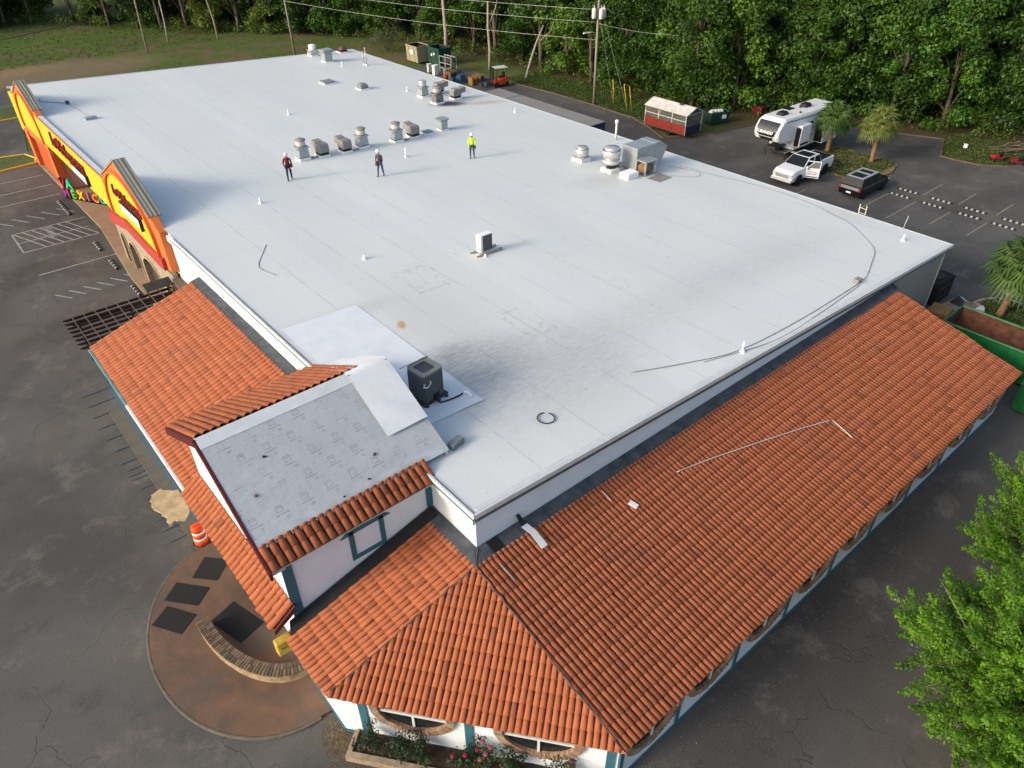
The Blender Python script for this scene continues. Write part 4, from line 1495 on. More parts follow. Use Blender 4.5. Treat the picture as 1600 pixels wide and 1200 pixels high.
def vent_pipe(x, y, label, h=.32):
    t = thing('vent_pipe', label, 'vent pipe', on_roof(x, y), 0, 'white vent pipes with cone boots')
    b = MB()
    b.lathe([(.15, 0), (.13, .05), (.065, .16)], n=14)
    b.build('boot', WHITEP, t)
    b = MB()
    b.tube([(0, 0, .12), (0, 0, .12 + h)], .05, 10)
    b.build('pipe', WHITEP, t)


for x, y, lab, h in ((16.3, 46.4, 'white vent pipe in open roof behind the row of fans', .35), (29.4, 60.8, 'white vent pipe beside the large far cowl', .4), (29.2, 48.1, 'white vent pipe beside the silver kitchen fan', .3),
                     (18.1, 31.45, 'slim white vent pipe between the grey and yellow clad workers', .55), (32.7, 36.4, 'white vent pipe near the long trailer behind', .3),
                     (5.85, 28.8, 'white vent pipe with dark mouth near the front parapet sign', .28), (6.85, 18.3, 'squat white vent cone beyond the branch on the roof', .12),
                     (15.05, .38, 'white vent pipe leaning by the roof edge over the tiles', .45), (33.2, 1.9, 'white vent pipe near the beige wall corner', .3)):
    vent_pipe(x, y, lab, h)
t = thing('flue_pipe', 'pair of thin grey steel flues at the far end of the roof', 'flue pipe', on_roof(31.85, 60.3))
for dx, dy, h in ((0, .12, 1.25), (.05, -.3, 1.65)):
    b = MB()
    b.tube([(dx, dy, 0), (dx, dy, h)], .06, 10)
    b.lathe([(.1, h), (.1, h + .1), (.03, h + .14)], (dx, dy, 0), 10)
    b.build('flue', GALV, t)
    b = MB()
    b.lathe([(.16, 0), (.07, .16)], (dx, dy, 0), 10)
    b.build('boot', WHITEP, t)
t = thing('flue_pipe', 'single tall white flue pipe by the back roof edge', 'flue pipe', on_roof(34.1, 25.7))
b = MB()
b.tube([(0, 0, 0), (0, 0, 1.4)], .085, 12)
b.build('pipe', mat('dull_white_pipe', (.58, .58, .56), .5, .08), t)
b = MB()
b.lathe([(.15, 1.3), (.15, 1.52), (.08, 1.58)], n=12)
b.build('cap', MATS['dull_white_pipe'], t)

# kitchen fans, white box, duct and board at the back right
t = thing('mushroom_fan', 'single spun aluminium mushroom fan on white curb', 'roof fan', on_roof(28.1, 23.5))
b = MB()
b.bx(-.5, .5, -.5, .5, 0, .28)
b.build('curb', WHITEP, t, bevel=.02)
b = MB()
b.bx(-.53, .53, -.53, .53, .28, .33)
b.build('flange', SILV, t)
b = MB()
b.lathe([(.34, .33), (.44, .40), (.47, .46), (.47, .52), (.50, .56), (.50, .92), (.47, .92), (.46, .80)], n=26, cap=False)
b.build('fan_drum', SILV, t)
b = MB()
b.lathe([(.40, .80), (.41, 1.0), (.38, 1.04), (0, 1.06)], n=26)
b.build('cap', SILV, t)
b = MB()
b.tube([(-.62, .1, 0), (-.62, .1, .6), (-.48, .1, .72)], .018, 6)
b.build('conduit', GALV, t)
t = thing('double_mushroom_fan', 'two stacked spun aluminium fan drums on a cluttered white base', 'roof fan', on_roof(28.1, 20.6))
b = MB()
b.bx(-.5, .5, -.5, .5, 0, .30)
b.build('curb', WHITEP, t, bevel=.02)
b = MB()
b.lathe([(.36, .30), (.36, .5), (.55, .56), (.58, .60)], n=24)
b.build('base_ring', STEEL, t)
b = MB()
b.lathe([(.54, .60), (.60, .64), (.60, .90), (.57, .90), (.55, .82), (.46, .98)], n=28, cap=False)
b.build('fan_drum', SILV, t)
b = MB()
b.lathe([(.46, .96), (.56, 1.02), (.62, 1.10), (.62, 1.20), (.67, 1.24), (.67, 1.56), (.64, 1.56), (.62, 1.42)], n=28, cap=False)
b.build('fan_drum', SILV, t)
b = MB()
b.lathe([(.52, 1.40), (.53, 1.68), (.49, 1.73), (0, 1.75)], n=28)
b.build('cap', SILV, t)
b = MB()
b.bx(.2, .62, -.62, -.30, .05, .34)
b.bx(.45, .85, -.35, -.1, .30, .55)
b.tube([(-.7, -.2, 0), (-.7, -.2, .7), (-.55, -.2, .8)], .02, 6)
b.build('control_box', GALV, t)
b = MB()
b.bx(-.55, .55, -.42, .42, 0, .42)
tag(b.build('white_box', WHITEP, None, on_roof(28.2, 18.95), 0.0, bevel=.03), 'plain white box on the roof in front of the galvanised duct', 'box')
t = thing('supply_air_unit', 'galvanised rooftop air unit with open blower box and drooping intake hood', 'air unit', on_roof(30.2, 19.4))
b = MB()
b.bx(-.9, 1.0, -.1, 1.3, .15, 1.75)
b.build('cabinet', GALV, t, bevel=.02)
b = MB()
b.bx(-.02, .02, -.104, 1.304, .15, 1.755)
b.bx(.98, 1.04, -.12, 1.32, .15, 1.77)
b.build('standing_seam', GALV, t)
b = MB()
b.prism([(1.04, 1.75), (1.6, 1.75), (2.35, 1.28), (1.75, .22), (1.04, .55)], 'y', -.1, 1.3)
b.build('intake_hood', GALV, t)
b = MB()
b.add([(1.80, -.06, .26), (2.40, -.06, 1.24), (2.40, 1.26, 1.24), (1.80, 1.26, .26)], [(0, 1, 2, 3)])
b.build('intake_mesh', BLACK, t)
b = MB()
for x0, x1, y0, y1, z0, z1 in ((-1.0, -.9, -1.05, -.95, 0, 1.0), (.05, .15, -1.05, -.95, 0, 1.0), (.05, .15, -.12, -.1, 0, 1.0), (-1.0, -.9, -.2, -.1, 0, 1.0), (-1.05, .2, -1.1, -.1, 1.0, 1.08), (-1.0, .15, -1.05, -.1, 0, .08)):
    b.bx(x0, x1, y0, y1, z0, z1)
b.build('blower_frame', GALV, t)
b = MB()
b.lathe([(.36, -.85), (.36, -.05)], (0, 0, 0), 18, axis='x')
b2 = b.build('blower_wheel', mat('rusty_blower', (.20, .12, .06), .7, .35, 5), t)
b2.location = (0, -.55, .48)
b = MB()
b.bx(-.8, .8, -.55, .55, 0, .025)
o = b.build('plywood_board', mat('grey_board', (.25, .22, .19), .8, .2, 3, col2=(.30, .29, .28)), None, on_roof(29.9, 17.6), RAD(8))
o.rotation_euler = (0, RAD(2.8), RAD(8))
tag(o, 'grey plywood board with bare edges lying flat below the air unit', 'board')

# the tall condenser near the gable, the thin split unit in the middle
t = thing('condenser_unit', 'dark grey square condenser with round top fan and hose, beside the gable', 'condenser', on_roof(2.35, 6.05), RAD(8))
b = MB()
for x in (-.5, .1, .5):
    b.bx(x - .06, x + .06, -.62, .62, 0, .10)
b.bx(-.62, .62, -.55, .55, .10, .16)
b.build('sleepers', mat('old_timber', (.07, .055, .045), .9, .3, 5), t)
b = MB()
DKG = mat('charcoal_enamel', (.075, .08, .083), .45, .15, 3)
sq = []
for k in range(4):
    a0 = math.pi / 2 * k
    for j in range(5):
        a = a0 + math.pi / 2 * j / 4
        sq.append((.36 * (1 if k in (0, 3) else -1) + .13 * math.cos(a), .36 * (1 if k in (0, 1) else -1) + .13 * math.sin(a)))
b.prism(sq, 'z', .18, 1.36)
b.build('cabinet', DKG, t)
b = MB()
for k in range(4):
    for j in range(15):
        s = -.42 + .84 * j / 14
        x, y = [(s, -.49), (.49, s), (s, .49), (-.49, s)][k]
        b.bx(x - .012, x + .012, y - .012, y + .012, .22, 1.30)
b.build('louvres', mat('charcoal_louvre', (.12, .125, .127), .5, .1), t)
b = MB()
ring = [(.40 * math.cos(a), .40 * math.sin(a)) for a in [2 * math.pi * i / 28 for i in range(28)]]
n = len(sq)
outer = [(x * 1.02, y * 1.02) for x, y in sq]
v0 = [(x, y, 1.36) for x, y in outer] + [(x, y, 1.44) for x, y in outer]
b.add(v0, [(i, (i + 1) % n, n + (i + 1) % n, n + i) for i in range(n)])
inr = [(.40 * math.cos(math.atan2(y, x)), .40 * math.sin(math.atan2(y, x))) for x, y in outer]
b.add([(x, y, 1.44) for x, y in outer] + [(x, y, 1.44) for x, y in inr] + [(x, y, 1.12) for x, y in inr], [(i, (i + 1) % n, n + (i + 1) % n, n + i) for i in range(n)] + [(n + i, n + (i + 1) % n, 2 * n + (i + 1) % n, 2 * n + i) for i in range(n)] + [tuple(range(2 * n, 3 * n))])
b.build('top_shroud', mat('grey_shroud', (.19, .195, .195), .45, .12, 3), t)
b = MB()
b.lathe([(.10, 1.13), (.10, 1.24), (.06, 1.28), (0, 1.28)], n=12)
for k in range(4):
    a = k * math.pi / 2 + .4
    b.slab([(0, 0, 1.2), (.36 * math.cos(a), .36 * math.sin(a), 1.18), (.36 * math.cos(a + .7), .36 * math.sin(a + .7), 1.24)], .01)
b.build('fan', BLACK, t)
b = MB()
for k in range(9):
    a = RAD(-135 - 52 + 13 * k)
    r = .505
    z = .98 - .11 * math.cos((k - 4) / 4 * math.pi / 2)
    b.bx(r * 1.0 * math.cos(RAD(-135)) * 1.0 + (k - 4) * .045 - .02, r * math.cos(RAD(-135)) + (k - 4) * .045 + .03, -.515 - .0, -.505, z, z + .05)
b.bx(-.52, -.49, -.515, -.503, 1.05, 1.14)
b.bx(-.22, -.18, -.515, -.503, 1.05, 1.12)
b.build('label_mark', WHITEP, t)
b = MB()
b.bx(-.12, .2, -.51, -.495, .2, .42)
b.build('service_opening', BLACK, t)
b = MB()
b.tube([(0, -.5, .3), (0, -.6, .12), (.05, -.72, .06), (.4, -.85, .05), (.85, -.95, .06), (1.0, -1.0, .12)], .035, 8)
b.build('line_set', BLACK, t)
b = MB()
b.tube([(1.0, -1.0, .12), (1.08, -1.1, .20), (1.14, -1.25, .10), (1.14, -1.32, 0)], .05, 8)
b.build('white_elbow', WHITEP, t)
b = MB()
b.tube([(-.75, .55, 1.47), (.55, .40, 1.455)], .014, 5)
b.build('lath', WOOD, t)
t = thing('split_air_unit', 'thin white upright air unit with dark coil on timber skids, alone on the roof', 'air unit', on_roof(12.45, 15.2), 0)
b = MB()
for y in (-.28, .28):
    b.bx(-.75, 1.0, y - .05, y + .05, 0, .10)
    b.bx(-.6, .95, y - .12, y - .06, .0, .05)
b.build('skids', mat('grey_skid', (.30, .28, .24), .8, .2, 4), t)
b = MB()
b.bx(-.40, .40, -.20, .20, .12, 1.12)
b.build('cabinet', WHITEP, t, bevel=.02)
b = MB()
b.bx(-.24, .38, -.206, -.202, .18, 1.08)
b.build('coil', mat('coil_grey', (.055, .058, .06), .6, .1), t)
b = MB()
for k in range(9):
    b.bx(-.24 + .62 * k / 8 - .008, -.24 + .62 * k / 8 + .008, -.216, -.206, .18, 1.08)
b.build('guard', mat('guard_grey', (.17, .175, .18), .5, .1), t)
b = MB()
b.tube([(-.42, -.1, .5), (-.5, -.1, .3), (-.48, -.2, .12), (-.3, -.4, .05)], .025, 6)
b.build('refrigerant_lines', mat('beige_wrap', (.40, .36, .26), .8, .2), t)
b = MB()
b.lathe([(.11, 0), (.05, .14), (.04, .2)], (-.32, -.5, 0), 10)
b.build('boot', WHITEP, t)

box_thing('junction_box', 'small grey junction box by the roof edge where cables meet', 'junction box', 25.7, .75, .45, .3, .26, GREYU, curb=0, bevel=.02)
box_thing('junction_box', 'blue grey box lying beside the foot of the gable roof', 'junction box', 1.45, 2.95, .62, .30, .26, mat('blue_grey_box', (.15, .185, .20), .55, .15), RAD(15), curb=0, bevel=.015)
box_thing('junction_box', 'low grey box on feet, cabled to a smaller one, by the front signs', 'junction box', 2.85, 53.6, .9, .45, .22, GALV, RAD(10), curb=0.0, bevel=.02)
box_thing('junction_box', 'tiny dark box beside the far parapet sign', 'junction box', 2.6, 59.4, .28, .25, .3, mat('slate_box', (.07, .085, .11), .5, .2), curb=0, bevel=.02)


def cable(name, pts, r, m, label, cat='cable', group=None, smoothing=6):
    P = [Vector(p) for p in pts]
    out = []
    for i in range(len(P) - 1):
        p0, p1, p2, p3 = P[max(i - 1, 0)], P[i], P[i + 1], P[min(i + 2, len(P) - 1)]
        for k in range(smoothing):
            s = k / smoothing
            out.append(0.5 * ((2 * p1) + (-p0 + p2) * s + (2 * p0 - 5 * p1 + 4 * p2 - p3) * s * s + (-p0 + 3 * p1 - 3 * p2 + p3) * s ** 3))
    out.append(P[-1])
    b = MB()
    b.tube(out, r, 6)
    return tag(b.build(name, m), label, cat, group)


def rp(x, y, h=.02):
    return (x, y, RZ(x) + h)


CABG = mat('grey_cable', (.20, .20, .20), .6, .2)
cable('cable', [rp(25.6, .8), rp(26.6, .75), rp(28.75, 1.52), rp(30.4, 2.2), rp(31.54, 3.24), rp(33.0, 5.0), rp(33.42, 6.12), rp(34.2, 8.6), rp(34.32, 11.8), rp(33.6, 15.6), rp(32.44, 18.9)], .015, CABG, 'grey cable looping from junction box round to the air unit')
cable('cable', [rp(9.9, 2.27), rp(12.4, 1.3), rp(15.15, .52), rp(20, .4), rp(25.5, .62)], .018, mat('dark_cable', (.22, .22, .22), .6, .2), 'dark cable lying along the roof edge to the junction box')
cable('cable', [rp(25.5, .5), rp(21.0, .15), rp(17.0, .05), rp(13.0, .9)], .014, CABG, 'thin second cable beside the dark one at the roof edge')
cable('cable', [rp(2.6, 59.3, .1), rp(1.9, 60.5), rp(1.0, 61.5), rp(1.2, 62.6)], .025, CABG, 'grey cable from the tiny dark box under the sign cap')
cable('cable', [rp(2.65, 59.2), rp(2.8, 57.0), rp(2.9, 54.1)], .013, CABG, 'straight cable between the two boxes near the front signs')
cable('cable', [rp(29.8, 20.2), rp(31.2, 17.0), rp(32.6, 16.2), rp(33.4, 17.4), rp(32.8, 18.8)], .012, CABG, 'thin loose cable loop beside the air unit hood')
for a in ((12.3, 35.0, 13.0, 34.95), (15.5, 34.9, 16.3, 35.1), (20.0, 34.95, 20.9, 35.2)):
    cable('cable', [rp(a[0], a[1], .06), rp((a[0] + a[2]) / 2, a[1] - .12, .05), rp(a[2], a[3], .06)], .028, STEEL, 'short dark conduit between a fan and its neighbouring hood', 'conduit', 'conduits between fans and hoods')
ringp = [rp(5.04 + .33 * math.cos(a), 2.14 + .33 * math.sin(a), .03) for a in [RAD(60 + 330 * i / 22) for i in range(23)]]
cable('wire_ring', ringp, .022, BLACK, 'open ring of black wire lying on the roof', 'wire', smoothing=2)
cable('bent_branch', [rp(3.5, 22.9), rp(2.9, 22.0), rp(2.03, 20.54), rp(2.34, 19.2)], .014, mat('twig_grey', (.17, .14, .12), .9, .2), 'thin bent dead branch lying on the white roof', 'branch', smoothing=3)


def tp(x, y, h=.12):
    return (x, y, 2.54 + .2101 * (y + 7.40) + h)


cable('loose_conduit', [tp(8.27, -1.79), tp(9.8, -2.1), tp(11.18, -2.43), tp(12.81, -2.83), tp(14.6, -3.3), tp(16.12, -3.75)], .022, mat('pale_conduit', (.50, .48, .46), .5, .1), 'long pale conduit lying across the clay tiles', 'conduit')
cable('loose_conduit', [tp(16.15, -3.79), tp(16.1, -4.3), tp(16.01, -4.87)], .022, MATS['pale_conduit'], 'short pale conduit bent off the end of the long one', 'conduit', smoothing=2)
cable('loose_strip', [tp(5.22, -.75), tp(5.18, -1.3)], .02, MATS['pale_conduit'], 'short pale stick lying on the tiles near the wall', 'stick', smoothing=1)
b = MB()
b.bx(-.10, .10, -.17, .17, 0, .05)
o = b.build('white_scrap', WHITEP, None, tp(5.75, -1.85, .10), .3)
o.rotation_euler = (RAD(12.8), 0, .3)
tag(o, 'small white block lying on the clay tiles', 'scrap')
b = MB()
st = [(1.75, -.05, 4.62), (1.8, -.35, 4.30), (1.9, -.7, 4.18), (1.86, -1.35, 4.02)]
for i in range(3):
    (x0, y0, z0), (x1, y1, z1) = st[i], st[i + 1]
    w = .06 if i == 0 else .13
    b.slab([(x0 - w, y0, z0), (x0 + w, y0, z0), (x1 + (.13 if i else .13), y1, z1), (x1 - .13, y1, z1)], .015, 1 if i == 0 else 0)
tag(b.build('torn_flashing', [COPING, BLACK]), 'torn pale strip of flashing hanging down onto the clay tiles', 'flashing strip')
cable('stick', [tp(.25, -.9), tp(.27, -1.66)], .025, GREYU, 'dark grey stick on the tiles beside the hip', 'stick', smoothing=1)
t = thing('roof_ladder', 'top of a pale ladder standing up over the back roof edge', 'ladder', (35.3, 5.6, 0))
b = MB()
for dy in (-.22, .22):
    b.tube([(.55, dy, 0.0), (.02, dy, RZ(35) + .55)], .03, 8)
b.build('rails', mat('pale_ladder', (.55, .50, .42), .6, .1), t)
for k in range(14):
    b = MB()
    z = .3 + k * .33
    x = .55 - .53 * z / (RZ(35) + .55)
    b.tube([(x, -.22, z), (x, .22, z)], .02, 6)
    b.build('rung', MATS['pale_ladder'], t)
cable('bare_rod', [rp(35.0, 2.75, 0), rp(35.05, 2.7, .85)], .02, MATS['pale_conduit'], 'thin pale rod standing at the roof edge near the corner', 'rod', smoothing=1)

# ---------------------------------------------------------------- workers
SKIN = mat('skin', (.36, .20, .13), .6, .08)


def person(label, loc, face, shirt, trousers, pose, bag=None, shoe=(.10, .06, .04)):
    t = thing('person', label, 'person', loc, face, 'workers on the white roof')
    J = {}
    lean = pose.get('lean', 0.0)

    def P(n, x, y, z, r):
        J[n] = (Vector((x, y + lean * max(0, z - .95), z)), r)
    P('pel', 0, 0, .96, .135)
    P('wst', 0, .01, 1.10, .125)
    P('chs', 0, .0, 1.32, .155)
    P('nkb', 0, -.01, 1.47, .085)
    P('nek', 0, .01, 1.54, .058)
    P('hd1', 0, .035, 1.62, .088)
    P('hd2', 0, .03, 1.72, .092)
    P('hd3', 0, .02, 1.78, .06)
    E = [('pel', 'wst'), ('wst', 'chs'), ('chs', 'nkb'), ('nkb', 'nek'), ('nek', 'hd1'), ('hd1', 'hd2'), ('hd2', 'hd3')]
    for s, sd in ((-1, 'l'), (1, 'r')):
        st = pose['step'] * s
        P('hip' + sd, s * .10, 0, .90, .105)
        P('kne' + sd, s * .12, st * .5 + .05, .50, .072)
        P('ank' + sd, s * .13, st, .10, .050)
        P('toe' + sd, s * .15, st + .17, .045, .042)
        E += [('pel', 'hip' + sd), ('hip' + sd, 'kne' + sd), ('kne' + sd, 'ank' + sd), ('ank' + sd, 'toe' + sd)]
        P('sho' + sd, s * .19, 0, 1.42, .075)
        e, h = pose['arm' + sd]
        P('elb' + sd, s * .26 + e[0], e[1], e[2], .050)
        P('wri' + sd, s * .22 + h[0], h[1], h[2], .034)
        d = (J['wri' + sd][0] - J['elb' + sd][0]).normalized()
        w = J['wri' + sd][0]
        sid = d.cross(Vector((0, 0, 1))).normalized()
        J['plm' + sd] = (w + d * .07, .034)
        E += [('nkb', 'sho' + sd), ('sho' + sd, 'elb' + sd), ('elb' + sd, 'wri' + sd), ('wri' + sd, 'plm' + sd)]
        for fi, (off, ln) in enumerate(((-.03, .065), (-.01, .078), (.01, .074), (.03, .058))):
            J['f%d%s' % (fi, sd)] = (w + d * (.09 + ln) + sid * off - Vector((0, 0, .02)), .010)
            E.append(('plm' + sd, 'f%d%s' % (fi, sd)))
        J['th' + sd] = (w + d * .08 + sid * .065, .011)
        E.append(('plm' + sd, 'th' + sd))
    names = list(J)
    idx = {n: i for i, n in enumerate(names)}
    me = bpy.data.meshes.new('body')
    me.from_pydata([J[n][0] for n in names], [(idx[a], idx[b_]) for a, b_ in E], [])
    o = bpy.data.objects.new('tmp_body', me)
    C.objects.link(o)
    sk = o.modifiers.new('skin', 'SKIN')
    sk.use_smooth_shade = True
    for n in names:
        d = me.skin_vertices[0].data[idx[n]]
        d.radius = (J[n][1],) * 2 if not n.startswith('chs') else (.17, .12)
        d.use_root = (n == 'pel')
    ss = o.modifiers.new('sub', 'SUBSURF')
    ss.levels = ss.render_levels = 1
    dg = bpy.context.evaluated_depsgraph_get()
    bm_ = bpy.data.meshes.new_from_object(o.evaluated_get(dg))
    bpy.data.objects.remove(o, do_unlink=True)
    bm_.materials.clear()
    for m in (SKIN, shirt, trousers, mat('shoe_%d' % int(shoe[0] * 1000), shoe, .7, .1)):
        bm_.materials.append(m)
    region = {}
    for n in names:
        region[n] = 0 if n[:3] in ('nek', 'hd1', 'hd2', 'hd3', 'plm') or n[0] == 'f' or n[:2] == 'th' else 2 if n[:3] in ('hip', 'kne', 'pel') else 3 if n[:3] in ('toe',) else 1
    pos = np.array([J[n][0] for n in names])
    segs = [(idx[a], idx[b_]) for a, b_ in E]
    for p in bm_.polygons:
        c = np.array(p.center)
        best, bi = 9, 0
        for a, b_ in segs:
            A, B = pos[a], pos[b_]
            u = max(0, min(1, np.dot(c - A, B - A) / max(1e-9, np.dot(B - A, B - A))))
            dd = np.linalg.norm(c - A - u * (B - A)) - (J[names[a]][1] * (1 - u) + J[names[b_]][1] * u)
            if dd < best:
                best, bi = dd, (a if u < .5 else b_)
                nm = (names[a], names[b_])
        r = region[names[bi]]
        if nm[0][:3] == 'ank' or (names[bi][:3] == 'ank' and c[2] < .12):
            r = 3
        elif names[bi][:3] == 'ank':
            r = 2
        if names[bi] == 'pel' and c[2] > 1.0:
            r = 1
        p.material_index = r
    place('body', bm_, t)
    hd = J['hd2'][0]
    b = MB()
    b.lathe([(.118, 0), (.12, .03), (.112, .08), (.085, .13), (.04, .155), (0, .16)], (hd.x, hd.y - .005, hd.z - .005), 16)
    b.lathe([(.118, -.004), (.14, -.004), (.14, .010), (.118, .010)], (hd.x, hd.y + .015, hd.z - .005), 16)
    b.build('hard_hat', WHITEP, t)
    b = MB()
    b.bx(-.025, .025, .10, .125, -.035, 0)
    for sx in (-.035, .035):
        b.bx(sx - .012, sx + .012, .083, .094, .0, .015)
    b.bx(-.03, .03, .082, .090, -.075, -.065)
    fo = b.build('face', [SKIN], t)
    fo.location = (hd.x, hd.y, hd.z - .07)
    if bag:
        b = MB()
        bx_, by_, bz_ = bag[0]
        b.bx(bx_ - .09, bx_ + .09, by_ - .07, by_ + .07, bz_ - .14, bz_ + .10)
        b.bx(-.17, .17, -.14, .15, .99, 1.05)
        b.build('tool_belt', bag[1], t, bevel=.02)
    return t


DENIM = mat('blue_denim', (.045, .075, .12), .85, .2, 8)
NAVY = mat('navy_trousers', (.018, .022, .055), .85, .2, 8)
person('worker in dark red jacket and navy trousers with a black shoulder bag', on_roof(9.2, 31.65), RAD(158), mat('dark_red_jacket', (.13, .010, .022), .8, .2, 6), NAVY,
       dict(step=.16, lean=.06, arml=((0, .05, 1.14), (.05, .12, .92)), armr=((0, .05, 1.14), (-.02, .18, .95))), ((-.22, -.1, .96), BLACK), (.02, .02, .02))
person('worker in dark grey shirt and jeans looking at a phone while walking', on_roof(14.45, 28.9), RAD(120), mat('charcoal_shirt', (.055, .055, .07), .8, .2, 6), DENIM,
       dict(step=.17, lean=.10, arml=((0, .08, 1.14), (.08, .32, 1.20)), armr=((0, .02, 1.14), (.0, .10, .92))), ((.16, .14, .90), mat('maroon_pouch', (.10, .02, .02), .8, .2)), (.13, .085, .06))
person('worker in fluorescent yellow jacket and jeans', on_roof(21.85, 28.45), RAD(140), mat('fluorescent_yellow', (.55, .85, .02), .6, .05), DENIM,
       dict(step=.10, lean=.05, arml=((0, .0, 1.14), (.02, .08, .91)), armr=((0, .0, 1.14), (-.02, .08, .91))), ((-.19, .06, .86), BLACK), (.13, .08, .05))

# ---------------------------------------------------------------- entrance things
wall = thing('curved_brick_wall', 'low curved brick wall on the half round patio by the entrance', 'brick wall', (-6.1, 6.0, 0.09))
CB = []
for i, c in enumerate(((0.115, 0.085, 0.06), (0.15, 0.11, 0.075), (0.09, 0.07, 0.052), (0.18, 0.12, 0.085))):
    mb = MB()
    mb.bx(-0.050, 0.050, -0.115, 0.115, 0, 0.09)
    CB.append(mb.mesh('brick', mat('paver_brick_%d' % i, c, .9, .3, 9, bump=.4), bevel=.01))
core = MB()
path = []
cx, cy, ra, rb = .35, .15, 2.1, 3.75
for i in range(41):
    a = RAD(176 + 98 * i / 40)
    path.append((cx + ra * math.cos(a), cy + rb * math.sin(a)))
core = sweep(path, 0.42, 0.36)
core.build('wall_core', mat('stained_render', (.25, .17, .10), .9, .3, 3, col2=(.40, .31, .19), bump=.3), wall)
acc = 0
for ring_, off in ((0, -.115), (1, .125)):
    L_ = [Vector((x, y, 0)) for x, y in path]
    s_tot = sum((L_[i + 1] - L_[i]).length for i in range(40))
    nb = int(s_tot / .115)
    for k in range(nb):
        s = (k + .5) * s_tot / nb
        i = 0
        while i < 39 and s > (L_[i + 1] - L_[i]).length:
            s -= (L_[i + 1] - L_[i]).length
            i += 1
        d = (L_[i + 1] - L_[i]).normalized()
        p = L_[i] + d * s + Vector((-d.y, d.x, 0)) * off
        o = bpy.data.objects.new('brick', random.choice(CB))
        C.objects.link(o)
        o.parent = wall
        o.location = (p.x, p.y, 0.362 + random.uniform(0, .012))
        o.rotation_euler = (0, 0, math.atan2(d.y, d.x) + random.gauss(0, .02))
for cxm, cym, rot, sx, sy, lab in ((-6.63, 8.9, -.83, 1.05, 1.05, 'black rubber mat on the patio beside the orange barrel'), (-7.8, 8.3, -.88, 1.4, .86, 'black rubber mat in the middle of three on the patio'),
                                   (-8.6, 7.45, -1.0, 1.3, .88, 'black rubber mat overhanging the patio kerb'), (-6.85, 5.85, .29, 1.05, 1.68, 'large black rubber mat inside the curved brick wall')):
    b = MB()
    b.bx(-sx / 2, sx / 2, -sy / 2, sy / 2, 0, .014)
    tag(b.build('rubber_mat', RUBBER, None, (cxm, cym, .094), rot, bevel=.004), lab, 'mat', 'black rubber mats on the patio')
t = thing('traffic_barrel', 'orange and white striped traffic barrel beside the entrance eave', 'traffic barrel', (-6.36, 10.5, 0.02))
for z0, z1, m, r0, r1 in ((.08, .34, 'o', .29, .275), (.34, .46, 'w', .272, .268), (.46, .66, 'o', .265, .255), (.66, .78, 'w', .252, .248), (.78, 1.0, 'o', .245, .225)):
    b = MB()
    b.lathe([(r0, z0), (r1, z1)], n=18)
    b.build('band', WHITEP if m == 'w' else mat('safety_orange', (.75, .075, .012), .5, .08), t)
b = MB()
b.lathe([(.38, 0), (.38, .05), (.30, .08)], n=18)
b.build('base', BLACK, t)
b = MB()
b.lathe([(.225, 1.0), (.15, 1.03), (0, 1.03)], n=18)
b.tube([(-.12, 0, 1.03), (-.1, 0, 1.12), (.1, 0, 1.12), (.12, 0, 1.03)], .02, 6)
b.build('lid', MATS['safety_orange'], t)
t = thing('yellow_signboard', 'small weathered yellow box sign tucked under the entrance eaves', 'sign', (-6.14, 2.2, 0))
b = MB()
b.bx(-.42, .14, -.16, .16, 2.02, 2.62)
b.build('sign_box', mat('aged_yellow', (.55, .34, .03), .6, .25, 5, col2=(.62, .44, .08)), t, bevel=.03)
b = MB()
b.bx(-.30, .06, -.17, -.16, 2.30, 2.40)
b.build('print', mat('faded_print', (.16, .05, .02), .7, .3, 20, col2=(.5, .32, .05)), t)
b = MB()
b.tube([(.2, 0, 2.3), (.34, 0, 2.3)], .03, 6)
b.bx(.14, .22, -.17, .17, 2.05, 2.6)
b.build('bracket', CREAM, t)

# pergola beyond the front wing
t = thing('pergola', 'slatted pergola with painted-in shade standing beyond the end of the tiled front wing', 'pergola', (0, 0, 0))
DKW = mat('shade_dark_timber', (.030, .021, .017), .8, .3, 4)  # near-black tone puts the shade among the slats into the timber colour
RED_STRIP = mat('reddish_batten', (.12, .075, .06), .8, .2)
for i in range(8):
    b = MB()
    y = 24.55 + i * .5
    b.prism([(-6.55, 2.60), (-6.35, 2.52), (-.7, 2.52), (-.7, 2.66), (-6.55, 2.66)], 'y', y - .032, y + .032)
    b.build('slat', DKW, t)
for i in range(10):
    b = MB()
    x = -6.05 + i * .58
    b.bx(x - .022, x + .022, 24.3, 28.35, 2.662, 2.70)
    b.build('batten', RED_STRIP, t)
for y in (24.9, 27.7):
    b = MB()
    b.bx(-6.2, -.6, y - .06, y + .06, 2.30, 2.515)
    b.build('beam', DKW, t)
for x, y in ((-5.9, 27.7), (-3.2, 27.7), (-.9, 27.7), (-5.9, 24.9)):
    b = MB()
    b.bx(x - .06, x + .06, y - .06, y + .06, 0, 2.30)
    b.build('post', DKW, t)
t = thing('small_canopy', 'small grey ribbed metal canopy between pergola and arcade', 'canopy', (-1.3, 28.3, 0))
b = MB()
b.slab([(-.75, -.35, 2.85), (.75, -.35, 2.85), (.75, .35, 3.0), (-.75, .35, 3.0)], .04)
for k in range(6):
    y = -.33 + .132 * k
    b.bx(-.75, .75, y - .015, y + .015, 2.86 + .15 * (y + .35) / .7, 2.89 + .15 * (y + .35) / .7)
b.build('sheet', mat('dark_ribbed_sheet', (.07, .07, .068), .5, .2, 3), t)
b = MB()
for x in (-.7, .7):
    b.tube([(x, -.3, 0), (x, -.3, 2.84)], .04, 8)
b.build('posts', DKW, t)

